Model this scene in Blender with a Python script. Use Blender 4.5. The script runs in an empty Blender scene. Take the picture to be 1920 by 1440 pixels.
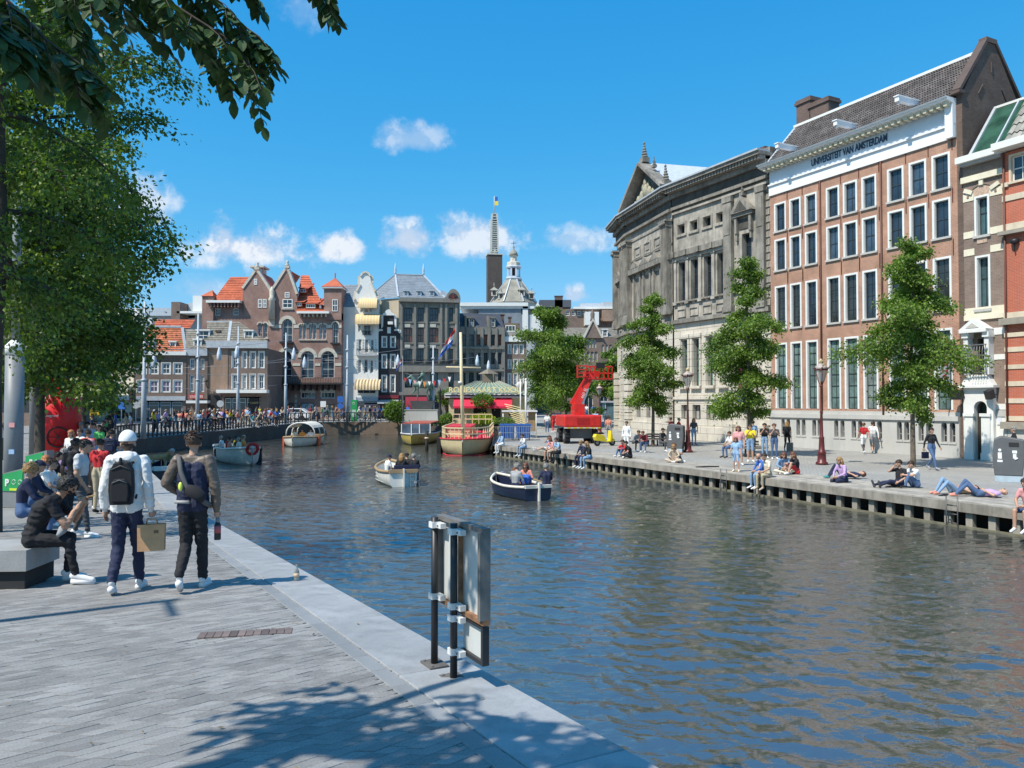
import bpy,bmesh,math,random
import numpy as np
from mathutils import Vector,Matrix,noise as mnoise
R = math.radians
rnd = random.Random(7)
nr = np.random.RandomState(5)
SC = bpy.context.scene
COL = SC.collection
# ---------------------------------------------------------------- camera, light, exposure
WATER_Z = 0.0
CAM_Z = 3.55
FOC = 1450.0
PITCH = R(1.38)
cam_d = bpy.data.cameras.new('camera'); cam_d.sensor_width = 36; cam_d.lens = FOC/1920*36
cam_d.clip_start = 0.05; cam_d.clip_end = 3000
cam = bpy.data.objects.new('camera',cam_d); COL.objects.link(cam)
cam.location = (0,0,CAM_Z); cam.rotation_euler = (R(90)+PITCH,0,0)
SC.camera = cam
SUN_EL = R(54)
SUN_H = Vector((-0.775,-0.63)).normalized()      # horizontal direction towards the sun
SUN_DIR = Vector((SUN_H.x*math.cos(SUN_EL),SUN_H.y*math.cos(SUN_EL),math.sin(SUN_EL)))
sd = bpy.data.lights.new('sun','SUN'); sd.energy = 5.0; sd.angle = R(0.55); sd.color = (1,.93,.82)
so = bpy.data.objects.new('sun',sd); COL.objects.link(so)
so.rotation_euler = SUN_DIR.to_track_quat('Z','Y').to_euler(); so.location = (-30,-30,50)
SC.view_settings.view_transform = 'Standard'
try: SC.view_settings.look = 'None'
except Exception: pass
SC.view_settings.exposure = 0.2; SC.view_settings.gamma = 1; SC.view_settings.use_curve_mapping = False
SC.cycles.max_bounces = 6; SC.cycles.diffuse_bounces = 3; SC.cycles.glossy_bounces = 3
SC.cycles.transparent_max_bounces = 6; SC.cycles.transmission_bounces = 3
SC.cycles.caustics_reflective = False; SC.cycles.caustics_refractive = False
SC.cycles.use_denoising = True
# ---------------------------------------------------------------- node helper
class NT:
 def __init__(s,tree): s.t = tree; s.n = tree.nodes; s.l = tree.links
 def node(s,typ,**kw):
  nd = s.n.new(typ)
  for k,v in kw.items(): setattr(nd,k,v)
  return nd
 def put(s,sock,v):
  if v is None: return
  if hasattr(v,'is_output') or isinstance(v,bpy.types.NodeSocket): s.l.new(v,sock)
  else:
   try: sock.default_value = v
   except Exception:
    sock.default_value = (v[0],v[1],v[2],1) if hasattr(v,'__len__') else (v,v,v)
 def math(s,op,a,b=None,c=None,clamp=False):
  nd = s.node('ShaderNodeMath',operation=op,use_clamp=clamp)
  s.put(nd.inputs[0],a); s.put(nd.inputs[1],b); s.put(nd.inputs[2],c)
  return nd.outputs[0]
 def vmath(s,op,a,b=None):
  nd = s.node('ShaderNodeVectorMath',operation=op); s.put(nd.inputs[0],a); s.put(nd.inputs[1],b)
  return nd.outputs[0] if op not in ('DOT_PRODUCT','LENGTH','DISTANCE') else nd.outputs['Value']
 def mix(s,f,a,b,blend='MIX'):
  nd = s.node('ShaderNodeMix',data_type='RGBA',blend_type=blend)
  s.put(nd.inputs[0],f); s.put(nd.inputs[6],c4(a)); s.put(nd.inputs[7],c4(b))
  return nd.outputs[2]
 def noise(s,vec,scale,detail=3,rough=.55,dist=0):
  nd = s.node('ShaderNodeTexNoise'); s.put(nd.inputs['Vector'],vec)
  nd.inputs['Scale'].default_value = scale; nd.inputs['Detail'].default_value = detail
  nd.inputs['Roughness'].default_value = rough; nd.inputs['Distortion'].default_value = dist
  return nd.outputs['Fac']
 def ramp(s,f,a,b,x=0.0,y=1.0):
  nd = s.node('ShaderNodeMapRange',interpolation_type='SMOOTHSTEP'); s.put(nd.inputs[0],f)
  nd.inputs[1].default_value = a; nd.inputs[2].default_value = b
  nd.inputs[3].default_value = x; nd.inputs[4].default_value = y
  return nd.outputs[0]
 def bump(s,h,strength=.3,dist=.02,normal=None):
  nd = s.node('ShaderNodeBump'); nd.inputs['Strength'].default_value = strength
  nd.inputs['Distance'].default_value = dist; s.put(nd.inputs['Height'],h)
  if normal is not None: s.put(nd.inputs['Normal'],normal)
  return nd.outputs[0]
def c4(c):
 if isinstance(c,bpy.types.NodeSocket): return c
 if hasattr(c,'__len__'): return (c[0],c[1],c[2],1)
 return (c,c,c,1)
# ---------------------------------------------------------------- world: Nishita sky with cumulus in it
W = bpy.data.worlds.new('World'); SC.world = W; W.use_nodes = True
t = NT(W.node_tree); t.n.clear()
sky = t.node('ShaderNodeTexSky',sky_type='NISHITA'); sky.sun_disc = False
sky.sun_elevation = SUN_EL
sky.sun_rotation = math.atan2(SUN_H.x,SUN_H.y)
sky.air_density = 1.0; sky.dust_density = 0.3; sky.ozone_density = 3.0; sky.altitude = 0
tc = t.node('ShaderNodeTexCoord'); D = tc.outputs['Generated']
sep = t.node('ShaderNodeSeparateXYZ'); t.put(sep.inputs[0],D)
az = t.math('ARCTAN2',sep.outputs[0],sep.outputs[1]); el = t.math('ARCSINE',sep.outputs[2])
n1 = t.node('ShaderNodeTexNoise'); t.put(n1.inputs['Vector'],D); n1.inputs['Scale'].default_value = 19; n1.inputs['Detail'].default_value = 7; n1.inputs['Roughness'].default_value = .62
n2 = t.node('ShaderNodeTexNoise'); t.put(n2.inputs['Vector'],t.vmath('ADD',D,(0,0,.02))); n2.inputs['Scale'].default_value = 19; n2.inputs['Detail'].default_value = 7; n2.inputs['Roughness'].default_value = .62
def cloud_px(x,y): return math.atan2(x-960,FOC),math.atan2(755-y,math.hypot(FOC,x-960))
clouds = [(452,468,125,46,1.0),(642,464,58,34,.95),(760,455,62,38,1.0),(905,446,96,46,.85),(1085,452,84,28,.6),
   (770,262,85,30,.5),(1080,555,26,18,.8),(262,385,62,55,.75),(570,20,60,45,.22),(395,545,60,24,.45),(1210,560,60,20,.4)]
dens = None
for x,y,rx,ry,s in clouds:
 rx *= 1.15; ry *= 1.25
 a0,e0 = cloud_px(x,y)
 da = t.math('MULTIPLY',t.math('SUBTRACT',az,a0),FOC/rx*math.cos(a0)**-0.5); de = t.math('MULTIPLY',t.math('SUBTRACT',el,e0),FOC/ry)
 # flat base: the lower half falls off faster
 de = t.math('MAXIMUM',de,t.math('MULTIPLY',de,-1.45))
 r = t.math('SQRT',t.math('ADD',t.math('MULTIPLY',da,da),t.math('MULTIPLY',de,de)))
 m = t.math('ADD',t.math('SUBTRACT',1.0,r),t.math('MULTIPLY',t.math('SUBTRACT',n1.outputs['Fac'],.5),2.6))
 m = t.math('MULTIPLY',t.ramp(m,.02,.75),s)
 dens = m if dens is None else t.math('MAXIMUM',dens,m)
# the rest of the sky, out of frame, carries the same sort of scattered clouds near the horizon
big = t.noise(D,3.2,6,.6)
aa = t.math('ABSOLUTE',az)
out = t.math('MULTIPLY',t.ramp(aa,.72,.95),t.math('MULTIPLY',t.ramp(el,.02,.12),t.ramp(el,.75,.35)))
dens = t.math('MAXIMUM',dens,t.math('MULTIPLY',t.ramp(big,.56,.68,0,.8),out))
shade = t.ramp(t.math('SUBTRACT',n1.outputs['Fac'],n2.outputs['Fac']),-.06,.07)
ccol = t.mix(shade,(4.6,5.7,7.3),(7.2,7.6,8.2))
skyc = t.mix(1.0,sky.outputs[0],(.62,1.0,1.26),'MULTIPLY')
sc_ = t.node('ShaderNodeSeparateColor'); t.put(sc_.inputs[0],skyc)
cc_ = t.node('ShaderNodeCombineColor'); S0,S1 = .085,.105
def grade(x,p,k,lo,hi): return t.math('MINIMUM',t.math('MAXIMUM',t.math('MULTIPLY',t.math('POWER',t.math('MULTIPLY',x,S0),p),k/S1*.875),lo/S1),hi*.9/S1)
t.put(cc_.inputs[0],grade(sc_.outputs[0],1.9,7.7,.015,.4)); t.put(cc_.inputs[1],grade(sc_.outputs[1],.65,1.11,.1,.74)); t.put(cc_.inputs[2],grade(sc_.outputs[2],.33,1.085,.2,.95))
skyc = t.mix(dens,cc_.outputs[0],ccol)
bg = t.node('ShaderNodeBackground'); bg.inputs[1].default_value = S1
t.put(bg.inputs[0],skyc)
wo = t.node('ShaderNodeOutputWorld'); t.l.new(bg.outputs[0],wo.inputs[0])
W.cycles.sampling_method = 'MANUAL'; W.cycles.sample_map_resolution = 512
# ---------------------------------------------------------------- materials
MATS = {}
def sl(c):   # sRGB 0..255 -> linear
 return tuple((x/255/12.92 if x/255 <= .04045 else ((x/255+.055)/1.055)**2.4) for x in c)
def mat(name,col=(.5,.5,.5),rough=.7,metal=0,var=.12,vs=3.0,bump=0,bs=40,spec=.5,isl=0,fine=0,dirt=0,alpha=None,trans=0,coat=0):
 if name in MATS: return MATS[name]
 m = bpy.data.materials.new(name); m.use_nodes = True
 t = NT(m.node_tree); b = t.n['Principled BSDF']
 tc = t.node('ShaderNodeTexCoord'); O = tc.outputs['Object']
 c = c4(col)
 if var:
  f = t.noise(O,vs,5,.6)
  c = t.mix(t.ramp(f,.25,.75),tuple(x*(1-var) for x in col),tuple(min(1,x*(1+var)) for x in col))
 if dirt:
  f = t.noise(t.vmath('MULTIPLY',O,(3.5,3.5,.5)),1.2,6,.65)
  c = t.mix(t.math('MULTIPLY',t.ramp(f,.42,.72),dirt),c,tuple(x*.28 for x in col))
 if fine:
  f = t.noise(O,60,3,.7)
  c = t.mix(t.ramp(f,.3,.7),c,t.mix(1,c,(1+fine,1+fine,1+fine),'MULTIPLY'))
 if isl:
  g = t.node('ShaderNodeNewGeometry'); oi = t.node('ShaderNodeObjectInfo')
  r = t.math('FRACT',t.math('ADD',g.outputs['Random Per Island'],oi.outputs['Random']))
  k = t.math('ADD',1-isl,t.math('MULTIPLY',r,2*isl))
  cc = t.node('ShaderNodeCombineXYZ'); t.put(cc.inputs[0],k); t.put(cc.inputs[1],k); t.put(cc.inputs[2],k)
  c = t.mix(1,c,cc.outputs[0],'MULTIPLY')
 t.put(b.inputs['Base Color'],c); b.inputs['Roughness'].default_value = rough
 b.inputs['Metallic'].default_value = metal; b.inputs['Specular IOR Level'].default_value = spec
 if coat: b.inputs['Coat Weight'].default_value = coat; b.inputs['Coat Roughness'].default_value = .08
 if bump: t.put(b.inputs['Normal'],t.bump(t.noise(O,bs,4,.6),bump,.01))
 if alpha is not None: b.inputs['Alpha'].default_value = alpha
 if trans: b.inputs['Transmission Weight'].default_value = trans
 MATS[name] = m; return m
def brick_mat(name,c1,c2,mortar,bw=.22,bh=.065,ms=.012,dirt=.25,rough=.85,bias=0,big=.15,offs=.5):
 if name in MATS: return MATS[name]
 m = bpy.data.materials.new(name); m.use_nodes = True
 t = NT(m.node_tree); b = t.n['Principled BSDF']
 tc = t.node('ShaderNodeTexCoord'); s = t.node('ShaderNodeSeparateXYZ'); t.put(s.inputs[0],tc.outputs['Object'])
 cb = t.node('ShaderNodeCombineXYZ'); t.put(cb.inputs[0],t.math('ADD',s.outputs[0],s.outputs[1])); t.put(cb.inputs[1],s.outputs[2])
 br = t.node('ShaderNodeTexBrick'); t.put(br.inputs['Vector'],cb.outputs[0])
 br.inputs['Color1'].default_value = c4(c1); br.inputs['Color2'].default_value = c4(c2); br.inputs['Mortar'].default_value = c4(mortar)
 br.inputs['Scale'].default_value = 1; br.inputs['Brick Width'].default_value = bw; br.inputs['Row Height'].default_value = bh
 br.inputs['Mortar Size'].default_value = ms; br.inputs['Bias'].default_value = bias; br.offset = offs
 f = t.noise(tc.outputs['Object'],.7,6,.65); f2 = t.noise(t.vmath('MULTIPLY',tc.outputs['Object'],(4,4,.6)),1.5,5,.6)
 c = t.mix(t.ramp(f,.3,.7),t.mix(1,br.outputs[0],(1-big,)*3,'MULTIPLY'),t.mix(1,br.outputs[0],(1+big,)*3,'MULTIPLY'))
 c = t.mix(t.math('MULTIPLY',t.ramp(f2,.5,.8),dirt),c,tuple(x*.35 for x in c1))
 t.put(b.inputs['Base Color'],c); b.inputs['Roughness'].default_value = rough; b.inputs['Specular IOR Level'].default_value = .25
 t.put(b.inputs['Normal'],t.bump(t.math('SUBTRACT',1,br.outputs['Fac']),.35,.01))
 MATS[name] = m; return m
def leaf_mat(name,c1,c2,trans=.45,rough=.45):
 if name in MATS: return MATS[name]
 m = bpy.data.materials.new(name); m.use_nodes = True
 t = NT(m.node_tree); b = t.n['Principled BSDF']; outn = t.n['Material Output']
 g = t.node('ShaderNodeNewGeometry'); oi = t.node('ShaderNodeObjectInfo'); tc = t.node('ShaderNodeTexCoord')
 f = t.math('FRACT',t.math('ADD',g.outputs['Random Per Island'],oi.outputs['Random']))
 c = t.mix(t.math('ADD',t.math('MULTIPLY',f,.6),t.math('MULTIPLY',t.ramp(t.noise(tc.outputs['Object'],.9,3),.35,.65),.4)),c1,c2)
 t.put(b.inputs['Base Color'],c); b.inputs['Roughness'].default_value = rough; b.inputs['Specular IOR Level'].default_value = .35
 tr = t.node('ShaderNodeBsdfTranslucent'); t.put(tr.inputs[0],t.mix(1,c,(1.5,1.7,.5),'MULTIPLY'))
 mx = t.node('ShaderNodeMixShader'); mx.inputs[0].default_value = trans
 t.l.new(b.outputs[0],mx.inputs[1]); t.l.new(tr.outputs[0],mx.inputs[2]); t.l.new(mx.outputs[0],outn.inputs[0])
 MATS[name] = m; return m
def glass_mat(name,col=(.015,.02,.025),rough=.04,spec=.8):
 if name in MATS: return MATS[name]
 m = mat(name,col,rough,0,var=.5,vs=.9,spec=spec)
 t = NT(m.node_tree); tc = t.node('ShaderNodeTexCoord')
 t.put(t.n['Principled BSDF'].inputs['Normal'],t.bump(t.noise(tc.outputs['Object'],1.7,2),.04,.05))
 return m
# ---------------------------------------------------------------- mesh helpers
class MB:
 def __init__(s): s.v = []; s.f = []; s.m = []; s.sm = []
 def add(s,vs,fs,m=0,sm=False):
  k = len(s.v); s.v += [tuple(v) for v in vs]; s.f += [tuple(i+k for i in f) for f in fs]; s.m += [m]*len(fs); s.sm += [sm]*len(fs)
  return s
 def box(s,x0,x1,y0,y1,z0,z1,m=0):
  if x0 > x1: x0,x1 = x1,x0
  if y0 > y1: y0,y1 = y1,y0
  if z0 > z1: z0,z1 = z1,z0
  return s.add([(x0,y0,z0),(x1,y0,z0),(x1,y1,z0),(x0,y1,z0),(x0,y0,z1),(x1,y0,z1),(x1,y1,z1),(x0,y1,z1)],
    [(3,2,1,0),(4,5,6,7),(0,1,5,4),(1,2,6,5),(2,3,7,6),(3,0,4,7)],m)
 def obox(s,c,ax,ay,az,m=0):   # oriented box: centre and three half axes
  c,ax,ay,az = Vector(c),Vector(ax),Vector(ay),Vector(az)
  vs = [c+sx*ax+sy*ay+sz*az for sz in (-1,1) for sx,sy in ((-1,-1),(1,-1),(1,1),(-1,1))]
  return s.add(vs,[(3,2,1,0),(4,5,6,7),(0,1,5,4),(1,2,6,5),(2,3,7,6),(3,0,4,7)],m)
 def bar(s,a,b,w,h=None,m=0,up=(0,0,1)):
  a,b = Vector(a),Vector(b); d = b-a; L = d.length
  if L < 1e-6: return s
  d /= L; up = Vector(up)
  if abs(d.dot(up)) > .98: up = Vector((0,1,0))
  x = d.cross(up).normalized(); y = x.cross(d).normalized()
  return s.obox((a+b)/2,x*w/2,d*L/2,y*(h or w)/2,m)
 def tube(s,pts,rad,n=8,m=0,cap=True,sm=True,sx=1.0):
  pts = [Vector(p) for p in pts]
  if not hasattr(rad,'__len__'): rad = [rad]*len(pts)
  vs = []; fs = []; pu = None
  for i,p in enumerate(pts):
   d = (pts[min(i+1,len(pts)-1)]-pts[max(i-1,0)])
   d = d.normalized() if d.length > 1e-9 else Vector((0,0,1))
   if pu is None:
    pu = Vector((1,0,0)) if abs(d.x) < .9 else Vector((0,1,0))
   x = (pu-d*pu.dot(d)).normalized(); y = d.cross(x); pu = x
   for k in range(n):
    a = 2*math.pi*k/n
    vs.append(p+(x*math.cos(a)*sx+y*math.sin(a))*rad[i])
  for i in range(len(pts)-1):
   for k in range(n):
    k2 = (k+1) % n
    fs.append((i*n+k,i*n+k2,(i+1)*n+k2,(i+1)*n+k))
  s.add(vs,fs,m,sm)
  if cap:
   b = len(s.v)-len(vs)
   s.f += [tuple(b+k for k in range(n-1,-1,-1)),tuple(b+(len(pts)-1)*n+k for k in range(n))]; s.m += [m,m]; s.sm += [False,False]
  return s
 def lathe(s,prof,n=16,c=(0,0,0),m=0,sm=True):   # prof: list of (r, z)
  vs = []; fs = []
  for r,z in prof:
   for k in range(n):
    a = 2*math.pi*k/n
    vs.append((c[0]+r*math.cos(a),c[1]+r*math.sin(a),c[2]+z))
  for i in range(len(prof)-1):
   for k in range(n):
    k2 = (k+1) % n
    fs.append((i*n+k,i*n+k2,(i+1)*n+k2,(i+1)*n+k))
  s.add(vs,fs,m,sm)
  b = len(s.v)-len(vs)
  if prof[0][0] > 1e-4: s.f.append(tuple(b+k for k in range(n-1,-1,-1))); s.m.append(m); s.sm.append(False)
  if prof[-1][0] > 1e-4: s.f.append(tuple(b+(len(prof)-1)*n+k for k in range(n))); s.m.append(m); s.sm.append(False)
  return s
 def prism(s,poly,y0,y1,m=0):    # polygon in the local xz plane, from y0 to y1; poly counter-clockwise seen from -y
  n = len(poly)
  vs = [(x,y0,z) for x,z in poly]+[(x,y1,z) for x,z in poly]
  fs = [tuple(range(n)),tuple(range(2*n-1,n-1,-1))]+[(i,n+i,n+(i+1) % n,(i+1) % n) for i in range(n)]
  return s.add(vs,fs,m)
 def slab(s,poly,z0,z1,m=0):     # polygon in xy, extruded in z
  n = len(poly)
  vs = [(x,y,z0) for x,y in poly]+[(x,y,z1) for x,y in poly]
  fs = [tuple(range(n-1,-1,-1)),tuple(range(n,2*n))]+[(i,(i+1) % n,n+(i+1) % n,n+i) for i in range(n)]
  return s.add(vs,fs,m)
 def quad(s,a,b,c,d,m=0): return s.add([a,b,c,d],[(0,1,2,3)],m)
 def ball(s,c,r,n=10,k=6,m=0,sq=(1,1,1)):
  prof = [(math.sin(math.pi*i/k),-math.cos(math.pi*i/k)) for i in range(k+1)]
  vs = []; fs = []
  for pr,pz in prof:
   for j in range(n):
    a = 2*math.pi*j/n; vs.append((c[0]+r*sq[0]*pr*math.cos(a),c[1]+r*sq[1]*pr*math.sin(a),c[2]+r*sq[2]*pz))
  for i in range(k):
   for j in range(n): fs.append((i*n+j,i*n+(j+1) % n,(i+1)*n+(j+1) % n,(i+1)*n+j))
  return s.add(vs,fs,m,True)
 def mesh(s,name,mats):
  me = bpy.data.meshes.new(name); me.from_pydata(s.v,[],s.f)
  if not isinstance(mats,(list,tuple)): mats = [mats]
  for m in mats: me.materials.append(m)
  if len(mats) > 1: me.polygons.foreach_set('material_index',s.m)
  me.polygons.foreach_set('use_smooth',s.sm)
  me.update(); return me
 def build(s,name,mats,parent=None,loc=(0,0,0),rz=0,kind=None):
  return link(name,s.mesh(name,mats),parent,loc,rz,kind)
def link(name,data,parent=None,loc=(0,0,0),rz=0,kind=None):
 o = bpy.data.objects.new(name,data); COL.objects.link(o)
 o.location = loc
 if rz: o.rotation_euler = (0,0,rz)
 if parent is not None: o.parent = parent
 if kind: o['kind'] = kind
 return o
def tag(o,label,cat,group=None):
 o['label'] = label; o['category'] = cat
 if group: o['group'] = group
 return o
def thing(name,label,cat,loc=(0,0,0),rz=0,group=None):
 o = link(name,None,None,loc,rz); o.empty_display_size = .2
 return tag(o,label,cat,group)
def copy_tree(o,loc=None,rz=None,label=None,parent=None):
 c = o.copy(); COL.objects.link(c); c.parent = parent
 if loc is not None: c.location = loc
 if rz is not None: c.rotation_euler = (0,0,rz)
 if label: c['label'] = label
 for ch in KIDS(o): copy_tree(ch,parent=c)
 return c
def KIDS(o): return [x for x in o.children]
# ---------------------------------------------------------------- measured geometry of the place
def ray(px,py):
 yc = 720-py; xc = px-960
 cy,sy = math.cos(PITCH),math.sin(PITCH)
 return Vector((xc,FOC*cy-yc*sy,yc*cy+FOC*sy))
def P(px,py,z=.75):
 d = ray(px,py); k = (z-CAM_Z)/d.z
 return Vector((d.x*k,d.y*k,z))
def at(px,py,Y):
 d = ray(px,py); k = Y/d.y
 return Vector((d.x*k,Y,CAM_Z+d.z*k))
def lerp_tab(tab,y):
 if y <= tab[0][0]: return tab[0][1]
 for (a,za),(b,zb) in zip(tab,tab[1:]):
  if y <= b: return za+(zb-za)*(y-a)/(b-a)
 return tab[-1][1]
Z_LEFT = [(0,1.85),(20,.85),(54,1.05),(85,1.45),(110,1.5)]
Z_RIGHT = [(60,.75),(85,1.45),(110,1.5)]
def gz(x,y):
 return lerp_tab(Z_LEFT if x < 3.04-.57*y+.8 or (x < -14 and y > 45) else Z_RIGHT,y)
def PG(px,py,left):      # the ground point seen at a pixel of the photograph
 z = 1.0
 for _ in range(30):
  p = P(px,py,z); z = .5*z+.5*lerp_tab(Z_LEFT if left else Z_RIGHT,p.y)
 p.z = lerp_tab(Z_LEFT if left else Z_RIGHT,p.y)
 return p
# ================================================================ SETTING
EDGE_L = lambda y: 3.04-.57*y
EDGE_R = [(-40,42.3),(10.5,17.9),(20.3,13.35),(27,10.35),(34.4,6.95),(42,3.2),(51.2,-1.3)]   # y, x
L_PTS = [(25.84,-40),(3.04,0),(-25.2,49.6),(-25.9,53.6),(-25.3,59.2),(-24.5,68),(-23.7,76.8),(-22.9,81),(-21,84.6),(-17.5,86),(-9.5,86.2)]
R_PTS = [(-8.6,75),(-1.2,74),(-1.3,51.2),(3.2,42),(6.95,34.4),(10.35,27),(13.35,20.3),(17.9,10.5),(42.3,-40)]
CANAL = L_PTS+R_PTS
def paving_material(name,c1,c2,mortar,bw,bh,ang,big=.14,ms=.006,dark=.12,warm=0):
 m = bpy.data.materials.new(name); m.use_nodes = True
 t = NT(m.node_tree); b = t.n['Principled BSDF']; tc = t.node('ShaderNodeTexCoord')
 mp = t.node('ShaderNodeMapping'); mp.inputs['Rotation'].default_value = (0,0,-ang); t.put(mp.inputs[0],tc.outputs['Object'])
 br = t.node('ShaderNodeTexBrick'); t.put(br.inputs['Vector'],mp.outputs[0])
 br.inputs['Color1'].default_value = c4(c1); br.inputs['Color2'].default_value = c4(c2); br.inputs['Mortar'].default_value = c4(mortar)
 br.inputs['Scale'].default_value = 1; br.inputs['Brick Width'].default_value = bw; br.inputs['Row Height'].default_value = bh; br.inputs['Mortar Size'].default_value = ms
 f = t.noise(tc.outputs['Object'],.35,7,.65); f2 = t.noise(tc.outputs['Object'],45,3,.7)
 c = t.mix(t.ramp(f,.3,.7),t.mix(1,br.outputs[0],(1-big,1-big,1-big),'MULTIPLY'),t.mix(1,br.outputs[0],(1+big,1+big,1+big*.8),'MULTIPLY'))
 c = t.mix(t.math('MULTIPLY',t.ramp(t.noise(tc.outputs['Object'],3.1,6,.7),.55,.75),dark),c,(.06,.06,.06))
 c = t.mix(t.math('MULTIPLY',t.ramp(f2,.35,.65),.25),c,t.mix(1,c,(.6,.6,.6),'MULTIPLY'))
 t.put(b.inputs['Base Color'],c); b.inputs['Roughness'].default_value = .72; b.inputs['Specular IOR Level'].default_value = .35
 t.put(b.inputs['Normal'],t.bump(t.math('ADD',t.math('SUBTRACT',1,br.outputs['Fac']),t.math('MULTIPLY',f2,.3)),.3,.008))
 MATS[name] = m; return m
PAVE_ANG = R(47)
m_pave = paving_material('granite setts',(.265,.262,.255),(.325,.32,.308),(.12,.12,.11),.24,.08,PAVE_ANG)
m_pave_r = paving_material('grey clinker paving',(.335,.33,.31),(.40,.39,.365),(.13,.125,.115),.2,.1,R(25),big=.1,dark=.1)
def ground_sheet():
 bm = bmesh.new()
 outer = [(-400,-40.001),(-400,600),(500,600),(500,-40.001)]
 # left part and right part are each one ring: outer border then the canal edge
 ring = [(-400,-40)]+[(-400,600),(500,600),(500,-40)]+[p for p in reversed(CANAL)]
 vs = [bm.verts.new((x,y,0)) for x,y in ring]
 es = [bm.edges.new((vs[i],vs[(i+1) % len(vs)])) for i in range(len(vs))]
 bmesh.ops.triangle_fill(bm,edges=es,use_beauty=True,use_dissolve=False)
 for y in (0,5,10,15,20,30,42,54,60,70,76,85,95,110):
  bmesh.ops.bisect_plane(bm,geom=bm.verts[:]+bm.edges[:]+bm.faces[:],plane_co=(0,y,0),plane_no=(0,1,0))
 for v in bm.verts:
  left = v.co.x < EDGE_L(v.co.y)+2 if v.co.y < 50 else v.co.x < -12
  v.co.z = lerp_tab(Z_LEFT if left else Z_RIGHT,v.co.y)
 for f in bm.faces:
  if f.normal.z < 0: f.normal_flip()
  c = f.calc_center_median()
  f.material_index = 0 if c.x < -9 or (c.y < 45 and c.x < EDGE_L(c.y)+2) else 1
 me = bpy.data.meshes.new('ground'); bm.to_mesh(me); bm.free()
 me.materials.append(m_pave); me.materials.append(m_pave_r)
 o = link('ground',me,kind='structure'); o.location.z = -.007
 return o
ground = ground_sheet()
# water
def water_material():
 m = bpy.data.materials.new('canal water'); m.use_nodes = True
 t = NT(m.node_tree); b = t.n['Principled BSDF']; tc = t.node('ShaderNodeTexCoord'); O = tc.outputs['Object']
 f = t.noise(O,.12,3)
 t.put(b.inputs['Base Color'],t.mix(t.ramp(f,.3,.7),(.046,.056,.056),(.062,.062,.05)))
 b.inputs['Roughness'].default_value = .035; b.inputs['IOR'].default_value = 2.5; b.inputs['Specular IOR Level'].default_value = .9
 mp = t.node('ShaderNodeMapping'); mp.inputs['Rotation'].default_value = (0,0,R(18)); mp.inputs['Scale'].default_value = (.62,1.25,1); t.put(mp.inputs[0],O)
 h1 = t.noise(mp.outputs[0],1.5,3,.5,.5); h2 = t.noise(mp.outputs[0],4.2,4,.55,.6); h3 = t.noise(mp.outputs[0],15,3,.6)
 patch = t.ramp(t.noise(O,.16,3,.6),.3,.7,.55,1.25)
 h = t.math('ADD',t.math('MULTIPLY',h1,1.3),t.math('ADD',t.math('MULTIPLY',h2,.62),t.math('MULTIPLY',h3,.10)))
 t.put(b.inputs['Normal'],t.bump(t.math('MULTIPLY',h,patch),1.0,.036))
 return m
# real waves: rows and columns spaced by distance, waves shorter than the local spacing left to the bump
ys = 2.2*(92/2.2)**(np.arange(560)/559.0); ts = np.linspace(-1.0,1.2,520)
YY,TT = np.meshgrid(ys,ts,indexing='ij'); XX = TT*YY+1.5; ZZ = np.zeros_like(XX); sp_ = YY*.0055
rw_ = np.random.RandomState(3)
for k_ in range(64):
 lam = .11*(13.0**rw_.rand()); th = R(78)+rw_.normal()*.55; kx_,ky_ = 2*math.pi/lam*math.cos(th),2*math.pi/lam*math.sin(th)
 am = .0042*lam**.95*rw_.uniform(.5,1.2); ph = rw_.uniform(0,6.28); fade = np.clip(lam/(sp_*2.2)-1,0,1)
 q_ = np.sin(kx_*XX+ky_*YY+ph+.8*np.sin(.7*XX/lam**.5+.45*YY+ph)); ZZ += am*fade*(1-np.abs(q_)**1.25*1.6+.4)
n0,n1 = YY.shape; me = bpy.data.meshes.new('water'); me.vertices.add(n0*n1); me.vertices.foreach_set('co',np.stack([XX,YY,ZZ],-1).ravel())
ii = np.arange(n0-1)[:,None]*n1+np.arange(n1-1)[None,:]; qd = np.stack([ii,ii+1,ii+n1+1,ii+n1],-1).reshape(-1)
me.loops.add(len(qd)); me.loops.foreach_set('vertex_index',qd); nf = len(qd)//4; me.polygons.add(nf); me.polygons.foreach_set('loop_start',np.arange(nf)*4); me.polygons.foreach_set('loop_total',np.full(nf,4)); me.polygons.foreach_set('use_smooth',np.ones(nf,bool)); me.materials.append(water_material()); me.update()
water = link('water',me,kind='structure')
mbw = MB(); mbw.quad((-60,-45,-.12),(80,-45,-.12),(80,100,-.12),(-60,100,-.12)); mbw.build('deep_water',MATS.get('x') or me.materials[0],kind='structure')
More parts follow.
